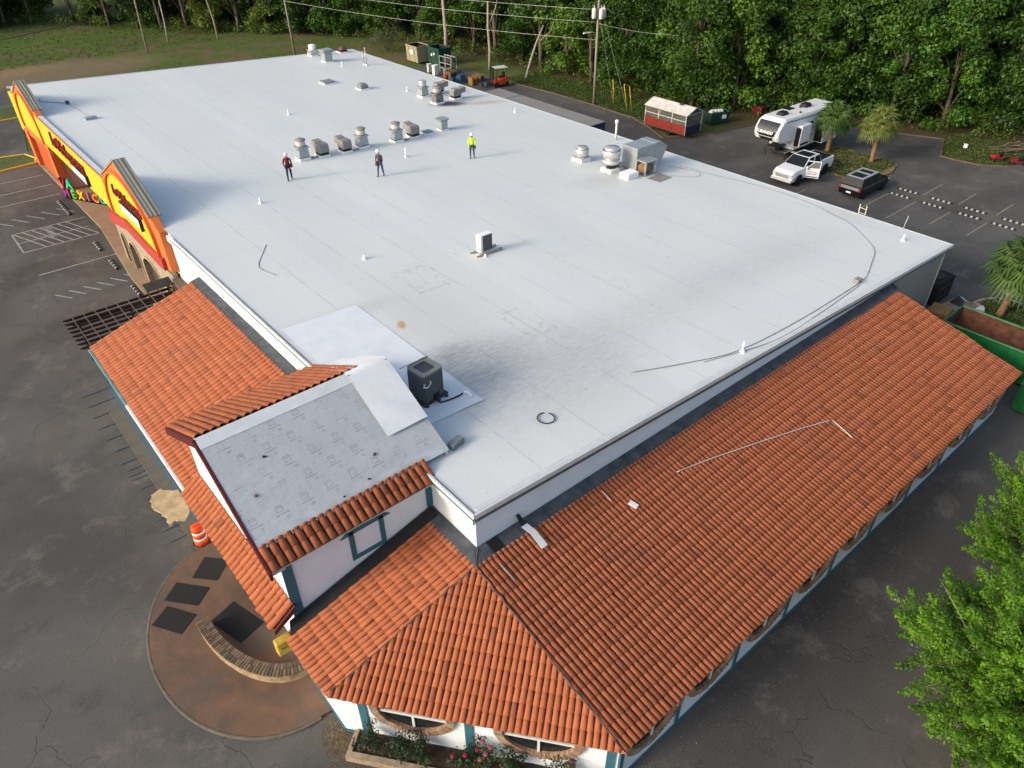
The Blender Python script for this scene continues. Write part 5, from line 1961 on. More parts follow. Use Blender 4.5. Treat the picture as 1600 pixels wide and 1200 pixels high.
# planter with roses under the chamfered corner
t = thing('stone_planter', 'low stone edged planter along the chamfered wall corner', 'planter', (0, 0, 0))
fr = FR_C
b = MB()
wall_box(b, fr, .5, 9.6, 0, .28, .75, .95)
wall_box(b, fr, .35, .5, 0, .28, .06, .95)
b.build('edging', mat('tan_edging', (.30, .23, .16), .9, .3, 4, bump=.6, bscale=8), t)
b = MB()
wall_box(b, fr, .5, 9.6, 0, .20, .055, .75)
b.build('soil', mat('dark_soil', (.045, .028, .018), .95, .4, 6, bump=.8, bscale=15), t)

# wheel stops, far from and near the front
def wheel_stop(x, y, rot, label, group, L=1.75):
    t = thing('wheel_stop', label, 'wheel stop', (x, y, 0), rot, group)
    b = MB()
    b.prism([(-.09, 0), (.09, 0), (.06, .11), (-.06, .11)], 'x', -L / 2, L / 2)
    b.build('bar', RUBBER, t, bevel=.01)
    for k in range(4):
        b = MB()
        xx = -L * .36 + L * .24 * k
        b.prism([(-.093, .004), (.093, .004), (.064, .114), (-.064, .114)], 'x', xx - .09, xx + .09)
        b.build('stripe', mat('reflective_white', (.30, .295, .275), .6, .4, 6), t)


for y in (9.65, 6.95, 4.35, 1.5, -1.2):
    wheel_stop(52.6, y, RAD(90), 'black wheel stop with white blocks, far row of the facing pairs', 'wheel stops in the back lot')
for y in (9.65, 7.0, 4.2, 1.7, -1.0):
    wheel_stop(51.15, y, RAD(90), 'black wheel stop with white blocks, row nearer the building', 'wheel stops in the back lot')
for y, lab in ((53.2, 'black wheel stop beside the bare tan asphalt patch'), (51.3, 'black wheel stop between patch and narrow hatching'), (43.0, 'black wheel stop beside the lettered hatching'), (39.2, 'black wheel stop between plain stall lines'), (34.4, 'black wheel stop between blue hatching and pergola')):
    wheel_stop(-1.5, y, RAD(90), lab, 'wheel stops by the shop fronts', 1.9)

# ---------------------------------------------------------------- vehicles
CARW = mat('white_car_paint', (.74, .75, .76), .25, .03, 1, spec=.5)
CARB = mat('black_car_paint', (.006, .007, .008), .32, .1, 1, spec=.22)
TYRE = mat('tyre', (.014, .014, .014), .85, .1)
RIM = mat('alloy_rim', (.40, .40, .41), .35, .1, metal=.6)
LAMPR = mat('tail_lamp', (.28, .02, .02), .3, .1)
LAMPC = mat('clear_lamp', (.55, .55, .52), .2, .1)


def wheels(t, xs, ys, r, w, rim=RIM):
    for x in xs:
        for y in ys:
            s = 1 if y > 0 else -1
            b = MB()
            b.lathe([(r * .62, -w / 2), (r * .92, -w / 2), (r, -w * .3), (r, w * .3), (r * .92, w / 2), (r * .62, w / 2)], n=22, axis='y')
            o = b.build('wheel', TYRE, t)
            o.location = (x, y, r)
            b = MB()
            b.lathe([(r * .62, -s * w * .35), (r * .6, s * w * .42), (r * .2, s * w * .36), (0, s * w * .36)], n=18, axis='y')
            b.build('rim', rim, o)


def loft(stations, nw=1):
    """body from stations: (x, zlo, zhi, half width at bottom, half width at shoulder, half width at top)"""
    b = MB()
    vs = []
    for x, zl, zh, w0, w1, w2 in stations:
        zm = zl + (zh - zl) * .55
        vs += [(x, -w0, zl), (x, -w1, zm), (x, -w2, zh), (x, w2, zh), (x, w1, zm), (x, w0, zl)]
    n = 6
    fs = []
    for i in range(len(stations) - 1):
        fs += [(i * n + k, i * n + (k + 1) % n, (i + 1) * n + (k + 1) % n, (i + 1) * n + k) for k in range(n)]
    fs += [tuple(range(n - 1, -1, -1)), tuple(range(len(vs) - n, len(vs)))]
    fs = [tuple(reversed(f)) for f in fs]
    b.add(vs, fs)
    return b


def cabin(x0, x1, x2, x3, zb, zt, wb, wt):
    """greenhouse: base x0..x3 at zb, roof x1..x2 at zt. returns pane corner sets"""
    B = [(x0, -wb, zb), (x3, -wb, zb), (x3, wb, zb), (x0, wb, zb)]
    T = [(x1, -wt, zt), (x2, -wt, zt), (x2, wt, zt), (x1, wt, zt)]
    return B, T


def pane(t, q, m=GLASS, inset=.08, off=.012, name='window'):
    P = [Vector(p) for p in q]
    c = sum(P, Vector()) / 4
    n = (P[1] - P[0]).cross(P[2] - P[0]).normalized()
    b = MB()
    b.add([p.lerp(c, inset) + n * off for p in P], [(0, 1, 2, 3)])
    return b.build(name, m, t)


# white pickup with its driver door open, front towards the building (-X)
t = thing('pickup_truck', 'white crew cab pickup with its lettered driver door standing open', 'pickup truck', (45.85, 17.35, 0))
loft([(.0, .55, .95, .85, .92, .80), (.12, .45, 1.18, .92, .98, .86), (.35, .42, 1.28, .95, 1.0, .90), (1.5, .42, 1.36, .96, 1.01, .94), (4.25, .42, 1.38, .96, 1.01, .97), (6.2, .45, 1.40, .96, 1.01, .98), (6.3, .5, 1.38, .94, .99, .96)]).build('body', CARW, t, bevel=.03)
B, T = cabin(1.55, 2.45, 4.05, 4.3, 1.36, 1.98, .95, .78)
b = MB()
b.hexa(B, T)
b.build('cab', CARW, t, bevel=.05, seg=2)
pane(t, [B[3], B[0], T[0], T[3]], inset=.06, name='windscreen')
pane(t, [B[1], B[2], T[2], T[1]], inset=.10, name='rear_window')
mid_b, mid_t = 2.95, 3.1


def xy_split(a, c, u):
    return tuple(a[i] + (c[i] - a[i]) * u for i in range(3))


for s in (0, 1):
    for u0, u1 in ((.03, .50), (.54, .97)):
        if s == 0:
            q = [xy_split(B[0], B[1], u0), xy_split(B[0], B[1], u1), xy_split(T[0], T[1], u1), xy_split(T[0], T[1], u0)]
        else:
            q = [xy_split(B[2], B[3], u0), xy_split(B[2], B[3], u1), xy_split(T[2], T[3], u1), xy_split(T[2], T[3], u0)]
        pane(t, q, inset=.10)
b = MB()
b.bx(2.55, 3.7, -.62, .62, 1.985, 1.998)
b.build('sunroof', GLASS, t)
b = MB()
b.bx(4.42, 6.18, -.86, .86, 1.385, 1.41)
b.build('bed_cover', BLACK, t, bevel=.01)
b = MB()
b.bx(-.03, .02, -.62, .62, .72, 1.02)
b.bx(-.06, -.03, -.60, .60, .84, .90)
b.build('grille', mat('silver_grille', (.42, .43, .44), .35, .15, metal=.4), t)
b = MB()
b.bx(-.16, .12, -.96, .96, .42, .66)
b.build('bumper', mat('bumper_white', (.55, .56, .57), .4, .05), t, bevel=.05)
for y in (-.78, .78):
    b = MB()
    b.bx(-.02, .16, y - .13, y + .13, .78, 1.08)
    b.build('headlight', LAMPC, t, bevel=.03)
for y in (-.92, .92):
    b = MB()
    b.bx(6.28, 6.33, y - .07, y + .07, .8, 1.25)
    b.build('tail_light', LAMPR, t)
wheels(t, (1.0, 5.1), (-.86, .86), .42, .30, RIM)
for x in (1.0, 5.1):
    for y in (-1.012, 1.012):
        b = MB()
        b.lathe([(.52, -.004 if y < 0 else .004), (.0, -.004 if y < 0 else .004)], (x, y, .46), 20, axis='y', cap=False)
        b.build('wheel_arch', BLACK, t)
b = MB()
b.bx(1.9, 4.0, -1.0, -.92, .36, .42)
b.build('running_board', BLACK, t)
# open front door, hinged at its front edge, swung out about 60 degrees
dr = bpy.data.objects.new('door', MB().bx(0, 1.12, -.035, .035, .52, 1.36).mesh('door', CARW, .03))
C.objects.link(dr)
dr.parent = t
dr.location = (1.85, -1.0, 0)
dr.rotation_euler = (0, 0, RAD(-62))
b = MB()
b.bx(.05, 1.10, -.025, .025, 1.90, 1.96)
b.bx(1.04, 1.10, -.025, .025, 1.36, 1.92)
b.add([(.02, -.025, 1.36), (.09, -.025, 1.36), (.62, -.025, 1.92), (.55, -.025, 1.92)], [(0, 1, 2, 3)])
b.build('window_frame', CARW, dr)
b = MB()
b.add([(.12, 0, 1.38), (1.04, 0, 1.38), (1.04, 0, 1.9), (.6, 0, 1.9)], [(0, 1, 2, 3)])
b.build('window', mat('grey_glass', (.16, .165, .17), .1, .1, spec=.6), dr)
b = MB()
for k, (x, h) in enumerate(((.18, .10), (.34, .17), (.52, .22), (.70, .15), (.86, .10))):
    b.prism([(x - .10, .98), (x - .07, .98), (x, .98 + h - .03), (x + .07, .98), (x + .10, .98), (x, .98 + h)], 'y', -.040, -.037)
b.bx(.15, .92, -.040, -.037, .86, .90)
b.bx(.12, 1.0, -.040, -.037, .60, .68)
b.build('door_lettering', BLACK, dr)
b = MB()
b.bx(-.02, .14, -.30, -.06, 1.30, 1.52)
b.build('mirror', CARW, dr, bevel=.03)

# black estate car seen from behind, rear towards the building
t = thing('estate_car', 'black boxy estate car with silver roof and twin glass roof panels', 'car', (47.35, 12.15, 0))
loft([(.0, .42, .92, .86, .90, .84), (.10, .32, 1.08, .90, .95, .88), (.6, .30, 1.12, .92, .96, .90), (3.6, .30, 1.08, .92, .96, .90), (4.5, .32, 1.02, .90, .94, .84), (4.82, .36, .90, .84, .88, .74), (4.92, .45, .80, .76, .80, .66)]).build('body', CARB, t, bevel=.03)
B, T = cabin(.10, .42, 2.9, 3.75, 1.08, 1.70, .90, .74)
b = MB()
b.hexa(B, T)
b.build('cab', CARB, t, bevel=.04, seg=2)
b = MB()
b.bx(.40, 2.95, -.74, .74, 1.685, 1.725)
b.build('roof_skin', mat('silver_roof', (.42, .46, .49), .3, .05, metal=.3), t, bevel=.02)
for x0, x1 in ((.62, 1.55), (1.95, 2.55)):
    b = MB()
    b.bx(x0, x1, -.52, .52, 1.727, 1.735)
    b.build('roof_glass', GLASS, t)
pane(t, [B[3], B[0], T[0], T[3]], inset=.08, name='rear_window')
pane(t, [B[1], B[2], T[2], T[1]], inset=.08, name='windscreen')
for s in (0, 1):
    for u0, u1 in ((.04, .28), (.30, .58), (.60, .95)):
        a, c, d, e = (B[0], B[1], T[0], T[1]) if s == 0 else (B[2], B[3], T[2], T[3])
        pane(t, [xy_split(a, c, u0), xy_split(a, c, u1), xy_split(d, e, u1), xy_split(d, e, u0)], inset=.08)
b = MB()
b.bx(-.015, .06, -.80, .80, .80, 1.03)
b.build('tail_panel', mat('silver_tail', (.33, .34, .35), .3, .1, metal=.4), t, bevel=.02)
for y in (-.84, .84):
    b = MB()
    b.bx(-.03, .10, y - .09, y + .09, .78, 1.03)
    b.build('tail_light', LAMPR, t, bevel=.02)
    b = MB()
    b.bx(4.72, 4.9, y * .9 - .12, y * .9 + .12, .66, .84)
    b.build('headlight', LAMPC, t, bevel=.02)
b = MB()
b.bx(-.05, -.02, -.20, .20, .52, .64)
b.build('number_plate', WHITEP, t)
for y in (-.965, .965):
    b = MB()
    b.bx(.3, 3.7, y - .006, y + .006, 1.00, 1.03)
    b.build('trim_strip', RIM, t)
wheels(t, (.95, 4.0), (-.83, .83), .36, .24)

# white fifth-wheel caravan, nose towards the building
t = thing('fifth_wheel_caravan', 'large white caravan with dark nose window and two side slide outs', 'caravan', (49.3, 21.7, 0))
side = [(.95, 1.75), (.25, 2.05), (.02, 2.5), (.10, 3.05), (.55, 3.62), (1.1, 3.80), (9.5, 3.72), (9.6, 3.55), (9.6, .65), (3.0, .65), (2.75, 1.65)]
b = MB()
b.prism(side, 'y', -1.22, 1.22)
b.build('body', CARW, t, bevel=.10, seg=2)
b = MB()
nz = [Vector((.105, 0, 2.35)), Vector((-.01, 0, 2.55)), Vector((.075, 0, 3.07)), Vector((.50, 0, 3.58))]
nz = [p + Vector((-.035, 0, .02)) for p in nz]
hwd = [.72, .86, 1.0, 1.02]
vs = []
for p, w in zip(nz, hwd):
    vs += [(p.x, -w, p.z), (p.x, w, p.z)]
b.add(vs, [(0, 2, 3, 1), (2, 4, 5, 3), (4, 6, 7, 5)], 0, True)
b.build('nose_window', mat('smoked_glass', (.014, .018, .026), .18, .2, 3, spec=.6), t)
b = MB()
b.add([(.22, -.60, 2.04), (.05, -.70, 2.32), (.05, .70, 2.32), (.22, .60, 2.04)], [(3, 2, 1, 0)])
b.build('nose_grille', BLACK, t)
me = text_mesh('DURANGO', .34, .004, .15, .012)
me.materials.append(WHITEP)
o = place('lettering', me, t)
# letters lie on the nose window, facing -X and leaning back
lean_ = Vector((nz[2].x - nz[1].x, 0, nz[2].z - nz[1].z)).normalized()
xl, yl = Vector((0, -1, 0)), lean_
zl = xl.cross(yl)
pc = nz[1].lerp(nz[2], .30) + zl * .012 + Vector((0, .18, 0))
o.matrix_local = Matrix(((xl.x, yl.x, zl.x, pc.x), (xl.y, yl.y, zl.y, pc.y), (xl.z, yl.z, zl.z, pc.z), (0, 0, 0, 1)))
for x, y, m in ((2.3, .1, 'smoky'), (6.2, .2, 'smoky'), (4.4, .75, 'low')):
    b = MB()
    h = .30 if m == 'smoky' else .08
    b.hexa([(x - .55, y - .38, 3.76), (x + .45, y - .38, 3.76), (x + .45, y + .38, 3.76), (x - .55, y + .38, 3.76)], [(x - .35, y - .30, 3.76 + h), (x + .40, y - .32, 3.76 + h), (x + .40, y + .32, 3.76 + h), (x - .35, y + .30, 3.76 + h)])
    b.build('roof_air_unit', BLACK, t, bevel=.05)
b = MB()
b.lathe([(.09, 3.76), (.09, 3.92), (0, 3.93)], (3.9, -.7, 0), 10)
b.lathe([(.07, 3.76), (.07, 3.86), (0, 3.87)], (5.3, .2, 0), 10)
b.build('roof_vent', BLACK, t)
for x0, x1, z0, z1, d in ((2.95, 4.5, 1.1, 3.0, .55), (6.35, 8.9, .85, 3.05, .85)):
    b = MB()
    b.bx(x0, x1, -1.22 - d, -1.18, z0, z1)
    so = b.build('slide_out', CARW, t, bevel=.04)
    b = MB()
    b.bx(x0 - .012, x0 - .004, -1.22 - d + .06, -1.24, z0 + .08, z1 - .2)
    b.build('slide_flank', BLACK, so)
    b = MB()
    if x0 > 5:
        b.bx(x0 + .45, x1 - .55, -1.22 - d - .012, -1.22 - d - .002, 1.75, 2.75)
        b.bx(x1 - .35, x1 - .06, -1.22 - d - .012, -1.22 - d - .002, 1.2, 1.75)
    else:
        b.bx(x0 + .2, x1 - .1, -1.22 - d - .012, -1.22 - d - .002, 1.25, 1.45)
    b.build('window', GLASS, so)
for x0, x1, z0, z1 in ((4.75, 5.6, 2.55, 2.9), (8.98, 9.4, 2.3, 2.8), (4.7, 6.0, 2.25, 2.30), (4.7, 6.1, 1.6, 1.66), (8.95, 9.5, 1.25, 1.32)):
    b = MB()
    b.bx(x0, x1, -1.236, -1.224, z0, z1)
    b.build('window' if z1 - z0 > .2 else 'stripe', GLASS if z1 - z0 > .2 else BLACK, t)
b = MB()
pts = [(1.0, -1.232, 3.60), (2.2, -1.232, 3.52), (5, -1.232, 3.40), (9.4, -1.232, 3.40)]
for i in range(3):
    (x0, y0, z0), (x1, y1, z1) = pts[i], pts[i + 1]
    b.hexa([(x0, y0, z0 - .03), (x1, y1, z1 - .03), (x1, y1 + .03, z1 - .03), (x0, y0 + .03, z0 - .03)], [(x0, y0, z0 + .03), (x1, y1, z1 + .03), (x1, y1 + .03, z1 + .03), (x0, y0 + .03, z0 + .03)])
b.build('stripe', BLACK, t)
b = MB()
b.bx(1.2, 3.0, -.5, .5, 1.0, 1.2)
b.bx(2.0, 3.0, -1.15, 1.15, .55, .8)
b.build('chassis', STEEL, t)
b = MB()
for x, y in ((2.3, -1.0), (2.3, 1.0), (9.0, -1.0), (9.0, 1.0)):
    b.tube([(x, y, 0), (x, y, 1.0)], .05, 8)
b.build('leg', STEEL, t)
wheels(t, (6.1, 7.0), (-1.02, 1.02), .38, .24)
b = MB()
for k in range(3):
    b.bx(2.55 + .02, 2.9, -1.75 + .05 - k * .22, -1.35 - k * .22, .70 - k * .22, .74 - k * .22)
b.bx(1.3, 3.0, -1.55, -1.5, .95, 1.0)
b.build('step', mat('pale_step', (.45, .44, .40), .6, .1), t)

# screened food trailer, red panelled
t = thing('food_trailer', 'small screened trailer with white roof and red plank skirt', 'food trailer', (50.15, 32.7, 0))
b = MB()
b.bx(-1.2, 1.2, -2.55, 2.55, .45, .55)
b.build('floor', STEEL, t)
for k in range(5):
    b = MB()
    z = .52 + k * .17
    b.bx(-1.235, -1.20, -2.55, 2.55, z, z + .155)
    b.build('plank', mat('red_plank', (.205, .024, .016), .75, .12, 4), t)
b = MB()
b.bx(-1.2, 1.2, -2.57, -2.54, .5, 1.2)
b.bx(1.19, 1.22, -2.55, 2.55, .5, 1.35)
b.build('end_panel', mat('navy_panel', (.015, .025, .045), .6, .2), t)
b = MB()
for y in (-2.55, -.85, .85, 2.55):
    for x in (-1.2, 1.2):
        b.bx(x - .035, x + .035, y - .035, y + .035, .5, 2.35)
b.bx(-1.23, -1.17, -2.55, 2.55, 1.72, 1.78)
b.bx(-1.23, -1.17, -2.55, 2.55, 2.29, 2.36)
b.bx(1.17, 1.23, -2.55, 2.55, 2.29, 2.36)
b.bx(-1.2, 1.2, -2.57, -2.51, 2.29, 2.36)
b.bx(-1.2, 1.2, 2.51, 2.57, 2.29, 2.36)
b.build('frame', mat('white_frame', (.50, .49, .46), .6, .15), t)
SCREEN = mat('insect_screen', (.13, .13, .115), .85, .25, 2)
SCREEN.node_tree.nodes['Principled BSDF'].inputs['Alpha'].default_value = .62
b = MB()
b.add([(-1.2, -2.52, 1.36), (-1.2, 2.52, 1.36), (-1.2, 2.52, 2.3), (-1.2, -2.52, 2.3)], [(0, 1, 2, 3)])
b.add([(-1.17, -2.555, 1.2), (1.17, -2.555, 1.2), (1.17, -2.555, 2.3), (-1.17, -2.555, 2.3)], [(0, 1, 2, 3)])
b.add([(1.2, -2.52, 1.36), (1.2, 2.52, 1.36), (1.2, 2.52, 2.3), (1.2, -2.52, 2.3)], [(0, 1, 2, 3)])
b.build('screen', SCREEN, t)
b = MB()
b.bx(-.9, .9, -1.9, 2.1, .56, 1.35)
b.bx(-.5, .5, -.9, -.2, 1.35, 1.6)
b.bx(-.6, .3, .6, 1.7, 1.35, 1.55)
b.build('counter', mat('brown_clutter', (.17, .135, .09), .8, .5, 3), t)
b = MB()
b.slab([(-1.34, -2.7, 2.36), (0, -2.7, 2.92), (0, 2.7, 2.92), (-1.34, 2.7, 2.36)], .05)
b.slab([(1.34, -2.7, 2.36), (0, -2.7, 2.92), (0, 2.7, 2.92), (1.34, 2.7, 2.36)], .05)
b.build('roof', mat('grubby_white_roof', (.52, .50, .46), .7, .2, 2, col2=(.62, .60, .57)), t)
b = MB()
b.add([(-1.25, -2.60, 2.37), (1.25, -2.60, 2.37), (0, -2.60, 2.88)], [(0, 1, 2)])
b.build('gable_end', mat('dark_gable', (.035, .04, .05), .7, .2), t)
b = MB()
b.bx(-.25, .15, -1.2, -.8, 2.85, 3.05)
b.build('roof_cowl', STEEL, t)
wheels(t, (-1.02, 1.02), (0,), .3, .18)
for ch in [c for c in t.children if c.name.startswith('wheel')]:
    ch.rotation_euler = (0, 0, RAD(90))
    ch.location = (ch.location.x, -.45, .3)

# long box trailer parked along the back wall
t = thing('box_trailer', 'long grey roofed box trailer parked along the back of the building', 'trailer', (36.3, 37.3, 0))
b = MB()
b.bx(-1.28, 1.28, -7.2, 7.2, 1.15, 4.05)
b.build('box', mat('navy_trailer', (.025, .035, .055), .5, .15), t, bevel=.03)
b = MB()
b.bx(-1.28, 1.28, -7.2, 7.2, 4.052, 4.075)
b.build('roof_skin', mat('grey_trailer_roof', (.22, .215, .205), .7, .12, 1.2, stretch=(1, .3, 1)), t)
b = MB()
b.bx(-1.28, 1.28, 3.9, 3.98, 4.076, 4.085)
b.bx(-1.2, 1.2, -7.24, -7.2, 3.0, 3.08)
b.bx(-1.2, 1.2, -7.24, -7.2, 3.55, 3.63)
b.bx(-.03, .03, -7.24, -7.2, 1.2, 4.0)
b.build('door_bars', mat('blue_bar', (.05, .08, .13), .5, .1), t)
b = MB()
b.bx(-1.1, 1.1, -6.6, 6.6, .95, 1.15)
for y in (3.6, 4.2):
    b.bx(-1.0, -.9, y - .1, y + .1, 0, .95)
    b.bx(.9, 1.0, y - .1, y + .1, 0, .95)
b.build('chassis', STEEL, t)
for y in (-5.6, -4.3):
    for x in (-1.0, 1.0):
        b = MB()
        b.lathe([(.3, -.25), (.5, -.25), (.5, .25), (.3, .25)], n=18, axis='x')
        o = b.build('wheel', TYRE, t)
        o.location = (x, y, .5)

# forklift
t = thing('forklift', 'red forklift with white overhead guard beside pallets', 'forklift', (48.3, 57.6, 0), RAD(165))
b = MB()
b.prism([(-1.0, .3), (.9, .3), (.9, .75), (.2, .80), (-.2, 1.0), (-.85, 1.05), (-1.05, .8)], 'y', -.52, .52)
b.build('body', mat('forklift_red', (.40, .045, .018), .5, .15, 3), t, bevel=.05)
b = MB()
for x, y in ((.6, -.48), (.6, .48), (-.75, -.48), (-.75, .48)):
    b.tube([(x, y, .8), (x * .9, y, 2.12)], .035, 6)
b.build('guard_post', BLACK, t)
b = MB()
b.bx(-.85, .75, -.56, .56, 2.12, 2.2)
b.build('overhead_guard', mat('white_guard', (.55, .56, .54), .5, .08), t)
b = MB()
for y in (-.35, .35):
    b.bx(1.0, 1.12, y - .05, y + .05, .1, 2.3)
for z in (.5, 1.3, 2.2):
    b.bx(1.02, 1.1, -.35, .35, z, z + .1)
b.build('mast', STEEL, t)
b = MB()
for y in (-.28, .28):
    b.bx(1.14, 2.2, y - .05, y + .05, .1, .15)
b.build('fork', STEEL, t)
b = MB()
b.bx(-.5, .05, -.25, .25, 1.0, 1.15)
b.bx(-.6, -.45, -.25, .25, 1.1, 1.55)
b.build('seat', BLACK, t)
wheels(t, (.65, -.7), (-.45, .45), .3, .2, BLACK)


# dumpsters
def dumpster(label, loc, rot, L, W, H, m, flare=0.0, inner=BLACK, ribs=5, group=None, name='dumpster'):
    t = thing(name, label, 'dumpster', loc, rot, group)
    w0, w1 = W / 2 - flare, W / 2
    th = .07
    b = MB()
    o0 = [(-L / 2, -w0, .18), (L / 2, -w0, .18), (L / 2, w0, .18), (-L / 2, w0, .18)]
    o1 = [(-L / 2, -w1, H), (L / 2, -w1, H), (L / 2, w1, H), (-L / 2, w1, H)]
    b.add(o0 + o1, [(0, 1, 5, 4), (1, 2, 6, 5), (2, 3, 7, 6), (3, 0, 4, 7), (3, 2, 1, 0)])
    b.build('shell', m, t)
    b = MB()
    i0 = [(x * (1 - 2 * th / L), y * (1 - 2 * th / W), .30) for x, y, z in o0]
    i1 = [(x * (1 - 2 * th / L), y * (1 - 2 * th / W), H - .01) for x, y, z in o1]
    b.add(i0 + i1, [(4, 5, 1, 0), (5, 6, 2, 1), (6, 7, 3, 2), (7, 4, 0, 3), (0, 1, 2, 3)])
    b.build('liner', inner, t)
    b = MB()
    for a, c in ((0, 1), (1, 2), (2, 3), (3, 0)):
        b.tube([o1[a], o1[c]], .07, 6, smooth=False)
    b.build('rim', m, t)
    for k in range(ribs):
        x = -L / 2 + L * (k + .5) / ribs
        for s in (-1, 1):
            b = MB()
            b.hexa([(x - .05, s * w0 - .04, .2), (x + .05, s * w0 - .04, .2), (x + .05, s * w0 + .04, .2), (x - .05, s * w0 + .04, .2)],
                   [(x - .05, s * w1 - .05, H - .05), (x + .05, s * w1 - .05, H - .05), (x + .05, s * w1 + .05, H - .05), (x - .05, s * w1 + .05, H - .05)])
            b.build('rib', m, t)
    b = MB()
    b.bx(-L / 2 + .1, L / 2 - .1, -w0 * .6, -w0 * .6 + .12, 0, .18)
    b.bx(-L / 2 + .1, L / 2 - .1, w0 * .6 - .12, w0 * .6, 0, .18)
    b.build('skid', STEEL, t)
    return t


DGREEN = mat('roll_off_green', (.008, .105, .028), .5, .25, 1.5, col2=(.012, .155, .04))
dumpster('green roll off dumpster with rusty brown load by the palm island', (31.8, -5.85, 0), RAD(90), 6.8, 2.5, 1.95, DGREEN, 0, mat('rusty_load', (.075, .028, .018), .9, .4, 3, col2=(.13, .055, .035), bump=1, bscale=6), 7)
dumpster('empty green roll off dumpster standing beside the tiled eave corner', (29.05, -10.2, 0), RAD(90), 5.4, 2.2, 1.75, DGREEN, .12, BLACK, 6)
t = dumpster('tan skip compactor at the wood edge behind the roof', (48.1, 74.6, 0), RAD(90), 2.6, 2.0, 2.1, mat('tan_skip', (.34, .30, .19), .7, .2, 2, col2=(.30, .27, .17)), .1, BLACK, 2)
b = MB()
b.bx(-.35, .35, 1.002, 1.012, 1.1, 1.6)
b.build('notice', WHITEP, t)
t = dumpster('dark green skip compactor beside the tan one', (49.5, 71.6, 0), RAD(90), 2.6, 2.0, 2.1, mat('bottle_green', (.012, .055, .042), .6, .25, 2), .1, BLACK, 2)
b = MB()
b.bx(-.3, -.05, 1.002, 1.012, 1.3, 1.55)
b.bx(.25, .5, 1.002, 1.012, 1.1, 1.4)
b.build('notice', WHITEP, t)
t = dumpster('low dark green bin full of white bags behind the food trailer', (55.9, 31.6, 0), RAD(-15), 2.3, 1.3, 1.15, mat('dull_green', (.014, .045, .032), .6, .2, 2), .08, BLACK, 3)
b = MB()
for k in range(5):
    b.lathe([(.0, 0), (.22, .03), (.27, .15), (.18, .3), (0, .34)], (-.8 + .33 * k, random.uniform(-.2, .2), 1.02), 9)
b.build('bags', mat('white_bags', (.55, .55, .54), .6, .15), t)
b = MB()
b.bx(.2, .75, -.665, -.655, .55, .95)
b.build('notice', WHITEP, t)
t = thing('red_cart', 'red tub cart standing in shade under the trees', 'cart', (61.0, 30.0, 0), .3)
b = MB()
b.hexa([(-.45, -.35, .3), (.45, -.35, .3), (.45, .35, .3), (-.45, .35, .3)], [(-.7, -.5, 1.05), (.7, -.5, 1.05), (.7, .5, 1.05), (-.7, .5, 1.05)])
b.build('tub', mat('cart_red', (.13, .008, .012), .5, .15), t)
b = MB()
b.bx(-.12, .12, -.3, .3, 0, .3)
b.bx(-.4, .4, -.3, .3, 1.052, 1.1)
b.build('base', STEEL, t)

# pallets and clutter along the back edge
PW = [mat('pallet_wood_%d' % i, c, .9, .25, 3, stretch=(1, 8, 8)) for i, c in enumerate(((.26, .18, .09), (.17, .115, .065), (.30, .17, .05)))]


def pallet_stack(label, x, y, n, rot, m):
    t = thing('pallet_stack', label, 'pallets', (x, y, 0), rot, 'pallets along the back kerb')
    for k in range(n):
        z = k * .145
        for j in range(5):
            b = MB()
            yy = -.5 + .25 * j
            b.bx(-.6, .6, yy - .05, yy + .05, z + .12, z + .142)
            b.build('board', m, t)
        b = MB()
        for xx in (-.55, 0, .55):
            b.bx(xx - .05, xx + .05, -.5, .5, z, z + .12)
        b.build('bearer', m, t)


pallet_stack('stack of dark weathered pallets behind the steel rack', 46.2, 64.6, 6, .2, PW[1])
pallet_stack('stack of fresh yellow pallets beside the forklift', 46.6, 60.3, 6, -.15, PW[2])
pallet_stack('leaning grey brown pallets behind the yellow ones', 48.0, 61.4, 5, .4, PW[0])
t = thing('wire_rack', 'grey steel frame rack with dark panels among the pallets', 'rack', (47.7, 67.2, 0), .1)
b = MB()
for x in (-.45, .45):
    for y in (-1.1, 0, 1.1):
        b.bx(x - .04, x + .04, y - .04, y + .04, 0, 1.9)
for z in (.5, 1.1, 1.86):
    b.bx(-.49, -.41, -1.1, 1.1, z, z + .08)
    b.bx(.41, .49, -1.1, 1.1, z, z + .08)
    b.bx(-.45, .45, -1.14, -1.06, z, z + .08)
b.build('frame', mat('grey_frame', (.30, .30, .29), .5, .15), t)
b = MB()
b.bx(-.42, .42, -1.05, 1.05, .58, .62)
b.bx(-.05, .05, -1.05, 1.05, 1.2, 1.8)
b.build('panel', STEEL, t)
